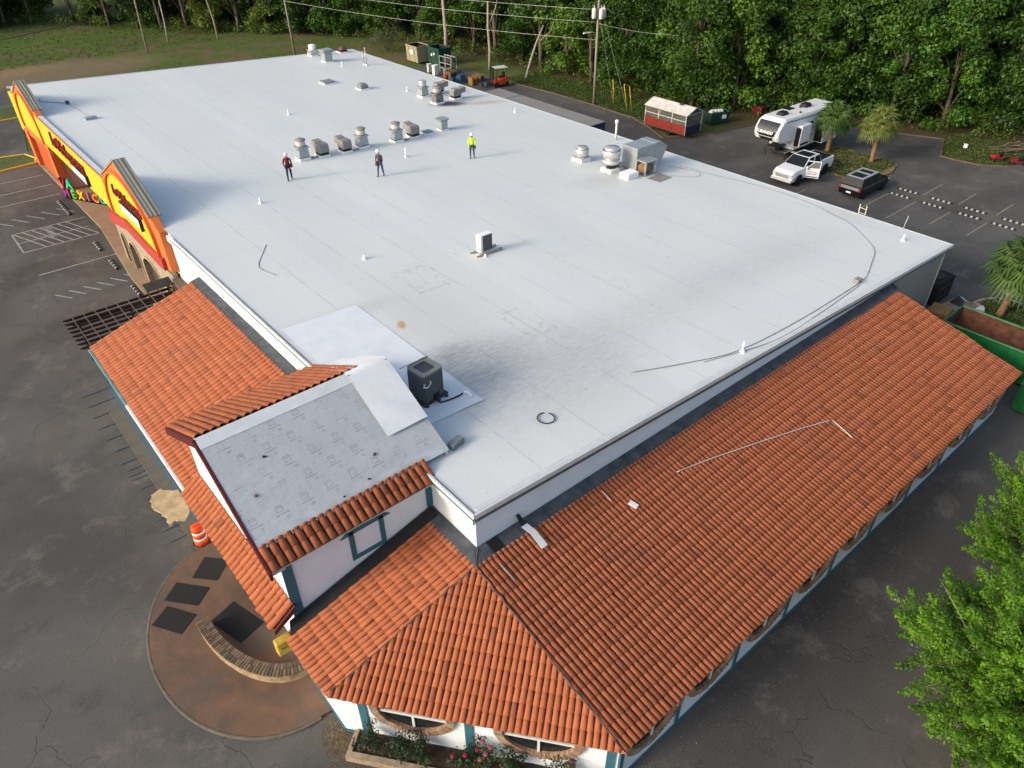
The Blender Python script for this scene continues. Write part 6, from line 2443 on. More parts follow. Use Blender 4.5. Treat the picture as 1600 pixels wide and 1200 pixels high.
for x, y, w, d, h, m, lab in ((45.6, 62.5, 1.3, 1.1, .95, mat('blue_tarp', (.03, .07, .13), .6, .25, 3), 'pile under a crumpled blue tarpaulin among pallets'), (44.9, 63.9, .6, .6, .75, RUST, 'dull orange drum beside the blue tarpaulin'),
                              (45.7, 67.2, .7, .5, 1.15, WHITEP, 'white upright cabinet among pallets'), (45.9, 68.8, .5, .5, 1.0, CREAM, 'cream bin at the end of the pallet row'), (47.8, 59.0, 1.5, 1.0, .45, mat('dark_crates', (.03, .045, .05), .7, .4, 4), 'dark low crates beside the forklift'),
                              (46.6, 65.9, .8, .7, .8, GREYU, 'grey metal cabinet beside the dark pallets')):
    t = thing('stored_goods', lab, 'stored goods', (x, y, 0), random.uniform(-.3, .3), 'goods stored along the back kerb')
    b = MB()
    n = 5
    if m.name in ('blue_tarp', 'dark_crates'):
        for k in range(7):
            ww = random.uniform(.3, .55)
            px, py = random.uniform(-w / 2, w / 2), random.uniform(-d / 2, d / 2)
            b.hexa([(px - ww, py - ww, 0), (px + ww, py - ww, 0), (px + ww, py + ww, 0), (px - ww, py + ww, 0)], [(px - ww * .6, py - ww * .7, h * random.uniform(.5, 1)), (px + ww * .7, py - ww * .5, h * random.uniform(.5, 1)), (px + ww * .6, py + ww * .7, h * random.uniform(.5, 1)), (px - ww * .7, py + ww * .6, h * random.uniform(.5, 1))])
    elif m == RUST:
        b.lathe([(.28, 0), (.30, .1), (.28, .38), (.30, .4), (.28, .75), (.24, .76)], n=14)
    else:
        b.bx(-w / 2, w / 2, -d / 2, d / 2, .05, h)
        b.bx(-w / 2 - .03, w / 2 + .03, -d / 2 - .03, d / 2 + .03, h, h + .05)
        b.bx(-w / 2 + .05, w / 2 - .05, -d / 2 + .05, d / 2 - .05, 0, .05)
    b.build('pile', m, t, bevel=.02)

# small things by the beige corner
b = MB()
b.prism([(-1.1, 0), (1.1, 0), (1.1, 1.35), (.9, 1.5), (-1.0, 1.5), (-1.1, 1.35)], 'y', -.8, .8)
t = thing('dark_container', 'black open topped container in shade behind the beige wall', 'container', (36.6, .55, 0), .0)
b.build('shell', mat('soot_black', (.012, .011, .010), .8, .4, 3), t, bevel=.03)
b = MB()
b.bx(-1.0, 1.0, -.82, -.80, .3, .4)
b.bx(-1.0, 1.0, -.82, -.80, 1.0, 1.1)
b.bx(-.5, .4, -.5, .4, 1.5, 1.56)
b.build('ledge', mat('brown_ledge', (.05, .04, .03), .8, .3), t)
t = thing('sheeted_cart', 'flat cart draped with white sheeting and dark scraps behind the dumpster', 'cart', (35.85, -1.65, 0), RAD(-8))
b = MB()
b.bx(-.95, .85, -.75, .75, .35, .55)
b.build('deck', mat('grey_slats', (.20, .18, .165), .8, .3, 4), t)
for k in range(6):
    b = MB()
    b.bx(-.85, .5, -.55 + .2 * k, -.42 + .2 * k, .55, .58)
    b.build('slat', MATS['grey_slats'], t)
b = MB()
vs = []
for i in range(15):
    for j in range(5):
        u, w = i / 14, j / 4
        vs.append((-.95 + 1.95 * u, -.72 - .30 * w + .03 * math.sin(9 * u + j), .62 - .5 * w ** 2 + .03 * math.sin(12 * u)))
b.add(vs, [(i * 5 + j, (i + 1) * 5 + j, (i + 1) * 5 + j + 1, i * 5 + j + 1) for i in range(14) for j in range(4)], 0, True)
vs = []
for i in range(15):
    for j in range(5):
        u, w = i / 14, j / 4
        vs.append((.55 + .55 * w + .05 * math.sin(8 * u), -.85 + 1.7 * u, .70 - .55 * w ** 2 + .06 * math.sin(10 * u + w)))
b.add(vs, [(i * 5 + j, (i + 1) * 5 + j, (i + 1) * 5 + j + 1, i * 5 + j + 1) for i in range(14) for j in range(4)], 0, True)
b.build('sheeting', mat('white_sheeting', (.66, .67, .70), .5, .06, 2), t)
b = MB()
b.hexa([(-.3, -.1, .58), (.3, 0, .58), (.3, .5, .58), (-.3, .6, .58)], [(-.2, 0, .85), (.15, .1, .75), (.25, .4, .95), (-.15, .5, .8)])
b.build('scraps', BLACK, t)
wheels(t, (-.6, .55), (-.6, .6), .2, .12, BLACK)
b = MB()
b.bx(-.65, .65, -.55, .55, 0, .8)
tag(b.build('cardboard_crate', mat('cardboard', (.26, .15, .06), .85, .2, 2), None, (34.0, -1.15, 0), .1, bevel=.01), 'brown plywood crate beside the beige wall corner', 'crate')


# garden machines at the far right edge
def mower(label, x, y, rot, m):
    t = thing('ride_on_mower', label, 'mower', (x, y, 0), rot, 'ride on mowers by the far grass corner')
    t.scale = (.72,) * 3
    b = MB()
    b.prism([(-.8, .3), (.75, .3), (.85, .5), (.8, .78), (.15, .82), (.0, .5), (-.5, .5), (-.75, .65)], 'y', -.36, .36)
    b.build('body', m, t, bevel=.04)
    b = MB()
    b.bx(-.5, -.1, -.22, .22, .5, .72)
    b.bx(-.58, -.48, -.22, .22, .7, 1.05)
    b.build('seat', BLACK, t, bevel=.03)
    b = MB()
    b.tube([(.12, 0, .8), (-.05, 0, 1.0)], .025, 6)
    b.lathe([(.16, 0), (.18, .02), (.16, .04)], (-.05, 0, 1.0), 12)
    b.build('steering_wheel', BLACK, t)
    b = MB()
    b.bx(-.4, .35, -.55, .55, .12, .28)
    b.build('deck', STEEL, t, bevel=.03)
    wheels(t, (-.55, .6), (-.38, .38), .26, .16, mat('cream_hub', (.5, .48, .42), .5, .1))


mower('red ride on mower standing on the grass corner', 65.7, 7.9, 2.6, mat('mower_red', (.26, .02, .018), .5, .1))
mower('maroon ride on mower with teal deck at the kerb end', 65.9, 6.3, 2.2, mat('mower_maroon', (.17, .014, .02), .5, .1))
mower('black ride on mower beyond the kerb end', 66.9, 5.7, 1.8, BLACK)
t = thing('fallen_branches', 'heap of grey fallen branches on the grass corner', 'branches', (69.2, 8.2, 0))
BARK = mat('grey_bark', (.105, .088, .068), .9, .3, 4, bump=.8, bscale=10)
for k in range(30):
    b = MB()
    a = random.gauss(-.75, .35)
    L_ = random.uniform(.8, 3.2)
    p0 = Vector((random.gauss(0, .9), random.gauss(0, .7), random.uniform(.05, .5)))
    p1 = p0 + Vector((math.cos(a) * L_, math.sin(a) * L_, random.uniform(-.1, .35)))
    pm_ = p0.lerp(p1, .5) + Vector((random.gauss(0, .15), random.gauss(0, .15), random.uniform(0, .25)))
    r = random.uniform(.015, .085)
    b.tube([p0, pm_, p1], [r, r * .75, r * .3], 6)
    b.build('branch', BARK, t)
b = MB()
b.bx(-.22, .22, -.16, .16, 0, .3)
b.bx(-.24, .24, -.18, .18, .3, .35)
tag(b.build('white_tub', WHITEP, None, (67.2, 11.3, -.02), .4, bevel=.04), 'small white plastic tub left on the grass corner', 'tub')
t = thing('heaped_cart', 'grey wire cart heaped with orange and pale rubbish behind the caravan', 'cart', (62.0, 23.4, 0), .3)
b = MB()
b.bx(-.8, .8, -.6, .6, .25, 1.25)
b.build('basket', mat('grey_mesh', (.20, .21, .20), .6, .3, 6), t)
b = MB()
for k in range(16):
    r = random.uniform(.15, .32)
    b.lathe([(0, -r), (r, -r * .3), (r * .9, r * .4), (0, r * .8)], (random.uniform(-.6, .6), random.uniform(-.4, .4), 1.3 + random.uniform(0, .35)), 7, mi=k % 3)
b.build('rubbish', [mat('orange_rubbish', (.45, .14, .03), .8, .2), WHITEP, mat('tan_rubbish', (.35, .25, .13), .8, .2)], t)
wheels(t, (-.55, .55), (-.45, .45), .13, .08, BLACK)

# ---------------------------------------------------------------- vegetation
LEAF_A = m_leaf('leaf_deep_green', (.009, .028, .004), (.052, .130, .013), (.085, .165, .017), .24)
LEAF_B = m_leaf('leaf_mid_green', (.011, .034, .004), (.064, .155, .014), (.105, .19, .019), .26)
LEAF_C = m_leaf('leaf_olive', (.022, .048, .007), (.082, .150, .018), (.13, .17, .026), .28)
LEAF_N = m_leaf('leaf_bright', (.032, .095, .006), (.165, .36, .018), (.30, .40, .03), .42)
LEAF_P = m_leaf('palm_blade', (.026, .062, .012), (.090, .160, .032), (.18, .20, .045), .28)
LEAF_R = m_leaf('rose_leaf', (.010, .024, .010), (.030, .060, .022), (.06, .08, .03), .2)
GRASS = m_leaf('grass_blade', (.035, .06, .012), (.10, .15, .032), (.20, .18, .07), .3)
TRUNK = mat('trunk_bark', (.105, .088, .070), .95, .35, 3, bump=.9, bscale=8, stretch=(4, 4, 1))
TWIG = mat('bare_twig', (.27, .235, .20), .9, .2, 4)


def leaves_mesh(name, pos, nrm, size, m, rnd, ratio=.55):
    """one diamond leaf per point (numpy arrays)"""
    n = len(pos)
    nrm = nrm / np.maximum(np.linalg.norm(nrm, axis=1, keepdims=True), 1e-6)
    r = rng.normal(size=(n, 3))
    t_ = np.cross(nrm, r)
    t_ /= np.maximum(np.linalg.norm(t_, axis=1, keepdims=True), 1e-6)
    b_ = np.cross(nrm, t_)
    s = np.asarray(size).reshape(-1, 1)
    V = np.empty((n, 4, 3))
    V[:, 0] = pos - t_ * s * .5
    V[:, 1] = pos - b_ * s * .5 * ratio + nrm * s * .06
    V[:, 2] = pos + t_ * s * .5
    V[:, 3] = pos + b_ * s * .5 * ratio + nrm * s * .06
    me = bpy.data.meshes.new(name)
    me.vertices.add(n * 4)
    me.vertices.foreach_set('co', V.reshape(-1))
    me.loops.add(n * 4)
    me.loops.foreach_set('vertex_index', np.arange(n * 4, dtype=np.int32))
    me.polygons.add(n)
    me.polygons.foreach_set('loop_start', np.arange(0, n * 4, 4, dtype=np.int32))
    me.polygons.foreach_set('loop_total', np.full(n, 4, dtype=np.int32))
    me.update(calc_edges=True)
    at = me.attributes.new('rnd', 'FLOAT', 'POINT')
    at.data.foreach_set('value', np.repeat(np.asarray(rnd, dtype=np.float32), 4))
    me.materials.append(m)
    me.validate()
    return me


def unit(n):
    v = rng.normal(size=(n, 3))
    return v / np.linalg.norm(v, axis=1, keepdims=True)


def clump_leaves(cen, rad, per, flat=.8, up=.45):
    """points and normals for clumps of leaves, dense towards each clump's surface"""
    P, N, R_ = [], [], []
    for c, r in zip(cen, rad):
        k = int(per * (r ** 2))
        d = unit(k)
        rr = r * rng.random(k) ** .38
        p = np.array(c) + d * rr[:, None] * np.array([1, 1, flat])
        P.append(p)
        N.append(d * .8 + np.array([0, 0, up]) + rng.normal(size=(k, 3)) * .45)
        R_.append(np.clip(rng.random() * .75 + rng.random(k) * .35 - .05, 0, 1))
    return np.concatenate(P), np.concatenate(N), np.concatenate(R_)


def make_tree(seed, H, R0, base, m, nclump, lean=0.0):
    """forest tree: returns (trunk mesh, crown mesh)"""
    global rng
    rng = np.random.default_rng(seed)
    rs = random.Random(seed)
    b = MB()
    pts, rd = [], []
    for i in range(9):
        u = i / 8
        pts.append((lean * u * H * .4 + .15 * math.sin(u * 5 + seed), .15 * math.cos(u * 4 + seed), u * H * .86))
        rd.append(.24 * (1 - u) ** .8 + .03)
    b.tube(pts, rd, 8)
    cen, rad = [], []
    for i in range(nclump):
        u = rs.random() ** .9
        z = base + (H - base) * u
        prof = math.sin(math.pi * min(1, (.16 + .84 * u) ** .85)) ** .65
        a = rs.random() * 6.283
        q = prof * R0 * (rs.random() ** .45)
        q *= .8 + .35 * math.sin(3 * a + seed) * rs.random()
        cx_, cy_ = pts[min(8, int(u * 8))][0] + q * math.cos(a), pts[min(8, int(u * 8))][1] + q * math.sin(a)
        cen.append((cx_, cy_, z))
        rad.append(rs.uniform(.85, 1.75))
        if i % 4 == 0:
            k = max(1, int(u * 6))
            p0 = pts[k]
            mid = (p0[0] * .5 + cx_ * .5, p0[1] * .5 + cy_ * .5, p0[2] * .4 + z * .6)
            b.tube([p0, mid, (cx_, cy_, z)], [.08, .05, .015], 5)
    P, N, Q = clump_leaves(cen, rad, 120, .72)
    return b.mesh('trunk', TRUNK), leaves_mesh('crown', P, N, rng.uniform(.22, .48, len(P)), m, Q)


PROTO = []
for sd, H, R0, base, m, ncl, lab in ((3, 16.5, 4.7, .9, LEAF_A, 88, 'tall deep green broadleaf tree'), (5, 14.5, 4.4, .7, LEAF_B, 80, 'mid green leafy tree'),
                                     (8, 12.0, 4.2, .5, LEAF_B, 66, 'low bushy tree, leafy to the ground'), (13, 17.5, 4.0, 4.0, LEAF_A, 62, 'tall tree with bare lower trunk'),
                                     (21, 11.0, 3.8, .4, LEAF_C, 60, 'olive green tree')):
    tm, cm = make_tree(sd, H, R0, base, m, ncl, .05)
    PROTO.append((tm, cm, lab))
rng = np.random.default_rng(77)


def plant_tree(x, y, k, s, rot, name='forest_tree', row=0):
    tm, cm, lab = PROTO[k]
    where = ('beyond the far field' if y > 118 else 'beyond the sandy yard' if y > 98 else 'behind the two skips' if y > 72 else 'behind the pallets and forklift' if y > 54 else 'behind the transformer pole' if y > 41 else 'behind the food trailer' if y > 31.5 else 'behind the caravan' if y > 20 else 'behind the two palms' if y > 10 else 'behind the mowers')
    lab = lab + ', ' + ('at the wood edge ', 'second rank ', 'third rank ', 'deep in the wood ')[row] + where
    t = thing(name, lab, 'tree', (x, y, -.05), rot, 'trees of the wood behind the building')
    t.scale = (s, s, s * random.uniform(.92, 1.08))
    place('trunk', tm, t)
    place('crown', cm, t)
    return t


EDGE = [(-14, 142), (4, 141), (18, 139), (27, 121), (33, 115), (41, 107), (49, 97), (54, 89), (55.5, 80), (56.5, 72), (57, 64), (57.5, 56), (57.8, 48), (58.3, 42), (60, 38), (63.5, 34.5), (65.5, 29), (67.5, 24), (70, 18.5), (72, 14.8), (76, 11.5), (82, 8), (92, 1), (102, -5), (112, -11)]
rt = random.Random(5)
seglen = [math.hypot(EDGE[i + 1][0] - EDGE[i][0], EDGE[i + 1][1] - EDGE[i][1]) for i in range(len(EDGE) - 1)]
tot = sum(seglen)


def along(s):
    i = 0
    while i < len(seglen) - 1 and s > seglen[i]:
        s -= seglen[i]
        i += 1
    u = s / seglen[i]
    x = EDGE[i][0] + (EDGE[i + 1][0] - EDGE[i][0]) * u
    y = EDGE[i][1] + (EDGE[i + 1][1] - EDGE[i][1]) * u
    dx, dy = (EDGE[i + 1][0] - EDGE[i][0]) / seglen[i], (EDGE[i + 1][1] - EDGE[i][1]) / seglen[i]
    return x, y, -dy, dx


for row in range(4):
    s = 1.0 + row * 1.9
    while s < tot - 1:
        x, y, nx, ny = along(s)
        off = 1.2 + row * 5.0 + rt.uniform(-1.1, 1.1)
        far = s < 75
        k = rt.choice([0, 1, 1, 2, 4, 2] if row == 0 and not far else [3, 3, 0, 4, 1] if far else [0, 0, 1, 3])
        if row == 0 and 96 < s < 150:
            k = rt.choice([0, 3, 1, 3])
        plant_tree(x + nx * off, y + ny * off, k, rt.uniform(.85, 1.15), rt.uniform(0, 6.28), row=row)
        s += rt.uniform(4.2, 6.0) + row * .5
# two big crowns reaching over the back lot
for x, y, k, s in ((57.6, 36.2, 0, 1.0), (61.5, 33.6, 1, 1.05), (66.2, 27.6, 0, .95)):
    plant_tree(x, y, k, s, rt.uniform(0, 6))

# pale trunks that stand clear of the foliage at the wood edge
def bare_trunk(x, y, h, lx, ly, r, lab):
    t = thing('pale_tree', lab, 'tree', (x, y, -.05), 0, 'pale trunks at the wood edge')
    b = MB()
    b.tube([(0, 0, 0), (lx * .2 + .1, ly * .2, h * .3), (lx * .6 - .1, ly * .6, h * .65), (lx, ly, h)], [r, r * .85, r * .7, r * .5], 9)
    b.build('trunk', mat('pale_bark', (.30, .27, .22), .9, .25, 3, bump=.7, stretch=(4, 4, 1)), t)
    b = MB()
    b.tube([(lx * .6, ly * .6, h * .65), (lx + .8, ly - .5, h * .9), (lx + 1.2, ly - .6, h * 1.1)], [r * .4, r * .3, r * .15], 6)
    b.build('limb', MATS['pale_bark'], t)


bare_trunk(51.9, 73.4, 11.5, .2, .2, .30, 'thick pale straight trunk beside the dark green skip')
bare_trunk(52.4, 64.6, 8.0, .1, .2, .22, 'pale trunk between pallets and forklift')
bare_trunk(53.2, 58.4, 6.0, 1.7, -1.2, .17, 'leaning pale trunk rising from the grass verge')
bare_trunk(33.5, 107, 9.0, -.5, .3, .14, 'thin pale trunk at the edge of the far field')
bare_trunk(27.0, 110, 9.0, .8, .3, .13, 'slender leaning trunk where field meets wood')
bare_trunk(71.0, 18.5, 9.0, 1.4, -.4, .16, 'pale slanting trunk in the wood above the two palms')
# fine olive bush behind the far roof corner
bp, bn, bq = clump_leaves([(rt.gauss(0, 2.0), rt.gauss(0, 1.6), abs(rt.gauss(1.5, 1.0)) + .3) for _ in range(40)], [rt.uniform(.7, 1.2) for _ in range(40)], 110)
t = thing('round_bush', 'wide feathery olive bush behind the far roof corner', 'bush', (48.3, 82.5, 0))
place('foliage', leaves_mesh('foliage', bp, bn, rng.uniform(.10, .2, len(bp)), m_leaf('feathery_olive', (.05, .06, .028), (.13, .14, .065), (.17, .16, .09), .3), bq), t)
b = MB()
for k in range(7):
    a = k * .9
    b.tube([(0, 0, 0), (.7 * math.cos(a), .7 * math.sin(a), 1.2), (1.6 * math.cos(a), 1.5 * math.sin(a), 2.6)], [.07, .05, .02], 5)
b.build('stems', TRUNK, t)
# undergrowth along the wood edge: one mass nobody could count
cen, rad = [], []
s = 0
while s < tot:
    x, y, nx, ny = along(s)
    for k in range(3 if s > tot * .60 else 2):
        o_ = rt.uniform(-4.2, 2.5) if s > tot * .60 else rt.uniform(-2.0, 2.5)
        if inside(LOT, x + nx * (o_ - .8), y + ny * (o_ - .8)):
            continue
        cen.append((x + nx * o_ + rt.uniform(-.5, .5), y + ny * o_, rt.uniform(.2, 1.4)))
        rad.append(rt.uniform(.5, 1.2))
    s += rt.uniform(.9, 1.4)
P, N, Q = clump_leaves(cen, rad, 90, .9)
ug = struct(place('undergrowth', leaves_mesh('undergrowth', P, N, rng.uniform(.14, .34, len(P)), LEAF_C, Q)), 'stuff')
ug['label'] = 'low green scrub along the foot of the wood'
# grass tufts on verge, islands and field edge
gp = []
for k in range(15000):
    u = rt.random()
    if u < .40:
        gp.append((rt.uniform(51.1, 56.5), rt.uniform(37, 60)))
    elif u < .50:
        gp.append((rt.uniform(63.4, 71), rt.uniform(6.8, 13.4)))
    elif u < .58:
        gp.append((rt.uniform(51.6, 58), rt.uniform(13.2, 19.3)))
    elif u < .62:
        a, q = rt.uniform(0, 6.28), math.sqrt(rt.random())
        gp.append((37.6 + 1.9 * q * math.cos(a), -3.6 + 1.6 * q * math.sin(a)))
    else:
        gp.append((rt.uniform(-12, 44), rt.uniform(107, 137) if rt.random() < .8 else rt.uniform(76, 92)))


def in_isl(x, y):
    return inside(ISL, x, y)


gp = [(x, y) for x, y in gp if not (51.2 < x < 58.3 and 12 < y < 20 and (not in_isl(x, y) or rt.random() < .5)) and not inside(LOT, x, y) and not (x < 5 and 80 < y < 98) or in_isl(x, y) or math.hypot((x - 37.6) / 2, (y + 3.6) / 1.7) < 1]
gp = np.array(gp)
z0 = np.where(np.hypot((gp[:, 0] - 37.6) / 2, (gp[:, 1] + 3.6) / 1.7) < 1, .12, np.where((gp[:, 0] > 51) & (gp[:, 0] < 58.5) & (gp[:, 1] < 20) & (gp[:, 1] > 12), .10, -.03))
rep = 4
pp_ = np.repeat(np.column_stack([gp, z0 + .06]), rep, axis=0) + rng.normal(size=(len(gp) * rep, 3)) * np.array([.12, .12, .02])
nn = rng.normal(size=(len(pp_), 3)) * np.array([1, 1, .35])
gr = struct(place('grass_tufts', leaves_mesh('grass_tufts', pp_, nn, rng.uniform(.10, .30, len(pp_)), GRASS, rng.random(len(pp_)), .3)), 'stuff')
gr['label'] = 'rough grass tufts on verges and field'


# palms
def palm(label, x, y, h, R_, seed, lean=(0, 0), z=.1, nleaf=40):
    rs = random.Random(seed)
    t = thing('palm_tree', label, 'palm', (x, y, z), 0, 'fan palms on planting islands')
    b = MB()
    pts = [(lean[0] * u, lean[1] * u, h * u) for u in [i / 10 for i in range(11)]]
    b.tube(pts, [.25 if i == 0 else .185 + .02 * (i % 2) + (.04 if i > 8 else 0) for i in range(11)], 12)
    b.build('trunk', mat('palm_trunk', (.20, .105, .055), .95, .3, 5, col2=(.30, .19, .11), bump=1.0, bscale=9, stretch=(1, 1, 3)), t)
    top = Vector((lean[0], lean[1], h))
    b = MB()
    for k in range(16):
        a = k * 2.4
        d = Vector((math.cos(a), math.sin(a), 0))
        zz = -.75 + .055 * k
        p0 = top + d * .17 + Vector((0, 0, zz))
        p1 = p0 + d * .16 + Vector((0, 0, .34))
        b.tube([p0, p1], [.065, .02], 5)
    b.build('leaf_boots', mat('orange_boots', (.36, .19, .08), .9, .3, 5), t)
    V, F, RN = [], [], []

    def quad(a, b_, c, d, r):
        o = len(V)
        V.extend([a, b_, c, d])
        F.append((o, o + 1, o + 2, o + 3))
        RN.extend([r] * 4)
    for k in range(nleaf):
        a = k * 2.399 + rs.uniform(-.2, .2)
        el = RAD(78 - 122 * (k / nleaf) ** .85 + rs.uniform(-8, 8))
        d = Vector((math.cos(a) * math.cos(el), math.sin(a) * math.cos(el), math.sin(el)))
        up = Vector((0, 0, 1))
        side = d.cross(up).normalized()
        nrm = side.cross(d).normalized()
        pl = R_ * rs.uniform(.40, .52)
        hub = top + d * pl + Vector((0, 0, -.05 - .10 * (k / nleaf)))
        rv = rs.random()
        pm = top.lerp(hub, .5) + nrm * .06
        w = .022
        quad(top - side * w, top + side * w, pm + side * w, pm - side * w, rv)
        quad(pm - side * w, pm + side * w, hub + side * w, hub - side * w, rv)
        nb = 20
        bl = R_ * rs.uniform(.52, .66)
        for j in range(nb):
            ph = RAD(-118 + 236 * j / (nb - 1))
            dr_ = (d * math.cos(ph) + side * math.sin(ph)).normalized()
            L1 = bl * (.75 + .25 * math.cos(ph))
            m1 = hub + dr_ * L1 * .55 + nrm * (.05 + .10 * abs(math.sin(ph))) * R_
            m2 = hub + dr_ * L1 + nrm * (.02 - .08 * rs.random()) * R_ - Vector((0, 0, (.10 + .18 * rs.random()) * R_ * .8))
            sd = dr_.cross(nrm).normalized()
            w1 = .066 * R_ / 1.7
            rr_ = min(1, max(0, rv * .6 + rs.random() * .4))
            quad(hub - sd * .006, hub + sd * .006, m1 + sd * w1, m1 - sd * w1, rr_)
            quad(m1 - sd * w1, m1 + sd * w1, m2 + sd * .004, m2 - sd * .004, rr_)
    me = bpy.data.meshes.new('fronds')
    me.from_pydata([tuple(v) for v in V], [], F)
    at = me.attributes.new('rnd', 'FLOAT', 'POINT')
    at.data.foreach_set('value', RN)
    me.materials.append(LEAF_P)
    place('fronds', me, t)


palm('fan palm on the mulch island standing closest to the caravan', 56.1, 19.1, 3.1, 1.8, 1, (.10, .05))
palm('fan palm at the straw covered end of the mulch island', 56.55, 15.0, 3.35, 1.85, 2, (-.05, .1))
palm('stout fan palm on the round kerbed bed behind the green dumpster', 37.1, -3.45, 3.3, 2.2, 3, (.25, -.15), .12, 40)


# bright small-leaved trees south of the building
def near_tree(label, x, y, H, R_, seed, ntuft, tone):
    global rng
    rng = np.random.default_rng(seed)
    rs = random.Random(seed)
    t = thing('small_leaved_tree', label, 'tree', (x, y, -.02), 0, 'bright green trees south of the building')
    br, tw = MB(), MB()
    forks = [Vector((rs.gauss(0, .12), rs.gauss(0, .12), H * u)) for u in (.22, .30, .38, .48)]
    br.tube([(0, 0, 0), forks[0], forks[1], forks[2], forks[3]], [.16, .13, .11, .09, .07], 8)
    limbs = []
    for k in range(16):
        a = k * 2.399 + rs.uniform(-.3, .3)
        f = forks[k % 4]
        q = R_ * rs.uniform(.35, .72)
        e = Vector((q * math.cos(a), q * math.sin(a), H * rs.uniform(.5, .82)))
        mid = f.lerp(e, .5) + Vector((0, 0, rs.uniform(-.1, .3)))
        br.tube([f, mid, e], [.07, .05, .028], 6)
        limbs.append((f, mid, e))
    P, N, Q = [], [], []
    zc, rz = H * .56, H * .40
    for k in range(ntuft):
        dd = Vector((rs.gauss(0, 1), rs.gauss(0, 1), rs.gauss(.25, 1))).normalized()
        lump = .80 + .22 * math.sin(dd.x * 5 + seed) * math.cos(dd.y * 4 + dd.z * 3 + seed)
        q = lump * (.45 + .5 * rs.random() ** .5)
        st = Vector((dd.x * R_ * q, dd.y * R_ * q, zc + dd.z * rz * q))
        a = rs.random() * 6.283
        d = (dd * rs.uniform(.4, 1.0) + Vector((math.cos(a), math.sin(a), 0)) * .45 + Vector((0, 0, rs.uniform(.0, .8)))).normalized()
        if k % 5 == 0:
            f = min(forks, key=lambda p: (p - st).length)
            br.tube([f, f.lerp(st, .5) + Vector((0, 0, .15)), st], [.04, .025, .012], 5, cap=False)
        L_ = rs.uniform(.55, 1.45) * R_ / 3.2
        tip = st + d * L_
        tw.tube([st, st.lerp(tip, .55) + Vector((0, 0, .04)), tip], [.014, .009, .004], 4, cap=False)
        for q in range(3):
            g0 = st.lerp(tip, rs.uniform(.1, .7))
            g1 = g0 + (d + Vector((rs.gauss(0, .6), rs.gauss(0, .6), rs.gauss(0.1, .5)))).normalized() * rs.uniform(.25, .6)
            tw.tube([g0, g1], [.008, .003], 3, cap=False)
        if rs.random() < .10:
            continue
        n = int(230 * L_)
        v = rng.random(n) ** .8
        base_ = np.array(st)[None] + (np.array(tip) - np.array(st))[None] * (v * 1.08)[:, None]
        wd = .05 + .24 * np.sin(np.pi * np.clip(v * .9 + .08, 0, 1)) * R_ / 3.2
        off = unit(n) * (rng.random(n) ** .5 * wd)[:, None]
        P.append(base_ + off)
        N.append(off / np.maximum(wd, .05)[:, None] + np.array([0, 0, .7]) + rng.normal(size=(n, 3)) * .35)
        Q.append(np.clip(rs.random() * .55 + rng.random(n) * .45, 0, 1))
    P, N, Q = np.concatenate(P), np.concatenate(N), np.concatenate(Q)
    br.build('trunk', TRUNK, t)
    o = tw.build('twigs', TWIG, t)
    o['kind'] = 'stuff'
    place('crown', leaves_mesh('crown', P, N, rng.uniform(.05, .135, len(P)), LEAF_N, Q, .5), t)


near_tree('bright green small leaved tree nearest the chamfered corner, bare twigs showing', 10.1, -14.5, 6.0, 3.9, 31, 820, 0)
near_tree('bright green small leaved tree further along beside the dumpsters', 17.2, -13.1, 4.9, 3.5, 32, 600, 0)
near_tree('small leaved tree in the second rank away from the wall', 7.2, -18.0, 5.6, 3.6, 33, 420, 0)

# roses in the planter
ROSE = mat('rose_red', (.20, .01, .03), .6, .2)
PINK = mat('rose_pink', (.26, .05, .11), .6, .2)
p0_, d0_, n0_ = FR_C
rr2 = random.Random(9)
for k, (s_, d_, fl, lab) in enumerate(((1.1, .42, 0, 'dark leafy shrub at the planter end by the patio'), (2.0, .45, 0, 'dark shrub under the first round window'), (2.75, .5, 0, 'feathery shrub beside the yellow gap in the planter'), (4.1, .45, 3, 'rose bush with red blooms before the teal post'),
                                       (4.75, .5, 4, 'rose bush with pink blooms beside the teal post'), (5.7, .42, 0, 'rounded green shrub under the second round window'), (7.0, .45, 2, 'thin rose bush at the far planter end'))):
    c0 = p0_ + d0_ * s_ + n0_ * d_
    t = thing('rose_bush', lab, 'shrub', (c0.x, c0.y, .2), 0, 'shrubs in the corner planter')
    t.scale = (1.45, 1.45, 1.25)
    st = MB()
    cen, rad = [], []
    for j in range(9):
        a = rr2.uniform(0, 6.28)
        tip = Vector((.38 * math.cos(a) * rr2.random(), .38 * math.sin(a) * rr2.random(), rr2.uniform(.35, .85)))
        st.tube([(0, 0, 0), tip * .5 + Vector((0, 0, .05)), tip], [.012, .009, .004], 4)
        cen.append(tuple(tip))
        rad.append(rr2.uniform(.10, .20))
        cen.append(tuple(tip * .55))
        rad.append(rr2.uniform(.10, .22))
    st.build('stems', TRUNK, t)
    P, N, Q = clump_leaves(cen, rad, 1900)
    place('foliage', leaves_mesh('foliage', P, N, rng.uniform(.04, .085, len(P)), LEAF_R, Q), t)
    for j in range(fl):
        b = MB()
        q = cen[2 * j]
        b.lathe([(0, -.02), (.045, 0), (.055, .03), (.03, .05), (0, .045)], (q[0] + .05, q[1] - .05, q[2] + .12), 8)
        b.build('bloom', ROSE if k == 3 else PINK, t)
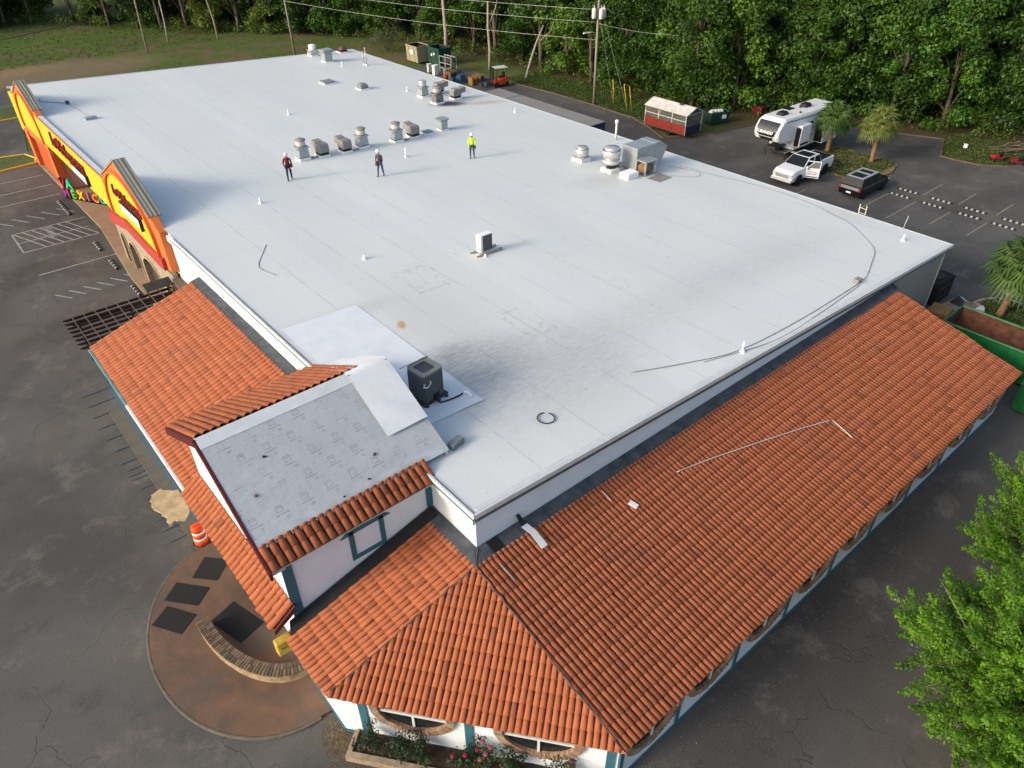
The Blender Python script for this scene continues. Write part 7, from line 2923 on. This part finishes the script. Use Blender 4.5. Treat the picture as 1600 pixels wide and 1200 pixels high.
# fallen leaves and grit: by the patio corner and along the south wall
lp, ln_ = [], []
for k in range(2600):
    if rr2.random() < .42:
        x, y = rr2.gauss(-6.15, .28), rr2.gauss(-.55, .55)
    else:
        x, y = rr2.uniform(-1, 27), -7.25 - abs(rr2.gauss(0, .5))
    if -.33 - (x + 5.8) * 1.249 < y and x > -5.75 and y > -7.1 and x < 0:
        continue
    lp.append((x, y, .012))
lp = np.array(lp)
fl_ = struct(place('fallen_leaves', leaves_mesh('fallen_leaves', lp, np.tile([0, 0, 1.0], (len(lp), 1)) + rng.normal(size=(len(lp), 3)) * .2, rng.uniform(.025, .075, len(lp)), mat('dry_leaf', (.13, .07, .03), .9, .4, 3, col2=(.26, .18, .09)), rng.random(len(lp)))), 'stuff')
fl_['label'] = 'scattered dry leaves along the wall foot'

# ---------------------------------------------------------------- poles and wires
POLEW = mat('pole_timber', (.25, .22, .175), .9, .2, 2, stretch=(3, 3, .4))


def pole(label, x, y, h, lean=(0, 0), r=.15):
    t = thing('utility_pole', label, 'utility pole', (x, y, -.05), 0, 'timber poles along the wood edge')
    b = MB()
    b.tube([(0, 0, 0), (lean[0] * .5, lean[1] * .5, h * .5), (lean[0], lean[1], h)], [r, r * .85, r * .65], 10)
    b.build('shaft', POLEW, t)
    return t


t = pole('timber pole carrying three transformers and a lamp', 51.3, 44.7, 12.0, (.0, .15), .17)
for k, (dx, dy) in enumerate(((-.42, .22), (-.15, -.42), (.42, -.18))):
    b = MB()
    b.lathe([(.20, 8.75), (.23, 8.8), (.23, 9.6), (.19, 9.72), (0, 9.75)], (dx * 1.15, dy * 1.15, 0), 14)
    b.lathe([(.03, 9.7), (.05, 9.8), (.03, 9.95), (.02, 10)], (dx * 1.15, dy * 1.15, 0), 8)
    b.build('transformer', mat('transformer_grey', (.58, .59, .60), .45, .06), t)
b = MB()
b.tube([(0, 0, 7.2), (-.5, .35, 7.45), (-.9, .6, 7.42)], .03, 6)
b.build('lamp_arm', GALV, t)
b = MB()
b.bx(-1.5, -.85, .55, .78, 7.33, 7.45)
b.build('lamp_head', mat('pale_lamp_head', (.6, .6, .6), .4, .05), t, bevel=.03)
b = MB()
b.bx(-.06, .06, -1.1, 1.1, 10.6, 10.72)
b.build('crossarm', POLEW, t)
pole('slim pale pole standing in the far field', 22.4, 105.1, 12.0, (.5, .3), .13)
pole('slightly leaning pole behind the far roof edge', 37.6, 89.8, 12.0, (-.2, .2), .15)
t = pole('short pole with small lamp among the big crowns', 60.3, 36.8, 7.4, (0, 0), .12)
b = MB()
b.tube([(0, 0, 6.4), (-.45, .3, 6.55)], .025, 6)
b.bx(-.85, -.4, .2, .42, 6.5, 6.6)
b.build('lamp_head', MATS['pale_lamp_head'], t)


def wire(a, c, sag, label, r=.022, m=None):
    A, B_ = Vector(a), Vector(c)
    pts = [A.lerp(B_, i / 14) - Vector((0, 0, sag * 4 * (i / 14) * (1 - i / 14))) for i in range(15)]
    b = MB()
    b.tube(pts, r, 5)
    tag(b.build('overhead_wire', m or mat('pale_wire', (.36, .36, .35), .5, .1)), label, 'overhead wire', 'overhead wires')


for z, lab in ((9.6, 'upper wire from the leaning pole to the transformer pole'), (8.4, 'second wire from the leaning pole to the transformer pole'), (6.7, 'lowest wire from the leaning pole to the transformer pole')):
    wire((37.5, 89.9, z), (51.3, 44.8, z - .1), .45, lab)
wire((22.7, 105.3, 8.5), (37.5, 89.9, 9.0), .4, 'wire between field pole and leaning pole')
wire((51.3, 44.7, 8.2), (60.3, 36.8, 7.0), .4, 'wire from transformer pole to the short lamp pole')
wire((60.3, 36.8, 7.2), (110, -14, 7.5), 1.4, 'long wire running past the wood from the short pole')
wire((22.7, 105.2, 5.5), (-40, 86, 4.5), .6, 'dark low cable crossing in front of the field', .04, BLACK)
YG = mat('yellow_guard', (.55, .42, .04), .6, .1)
for (x, y, dx, dy, h, lab) in ((52.6, 40.9, -.5, 1.4, 2.6, 'yellow guy wire guard beside the verge, first of a close pair'), (52.9, 40.5, -.35, 1.2, 2.4, 'yellow guy wire guard leaning with the pair'), (52.9, 43.2, -.4, .5, 2.6, 'yellow guy wire guard beside the transformer pole')):
    b = MB()
    b.tube([(x, y, -.05), (x + dx * .4, y + dy * .4, h)], .035, 6)
    tag(b.build('guy_guard', YG), lab, 'guy guard', 'yellow guy wire guards')
wire((52.9, 43.2, 0), (51.4, 44.8, 9.2), 0, 'guy wire bracing the transformer pole', .012)
wire((52.6, 40.9, 0), (51.4, 44.8, 10.2), 0, 'longer guy wire bracing the transformer pole', .012)
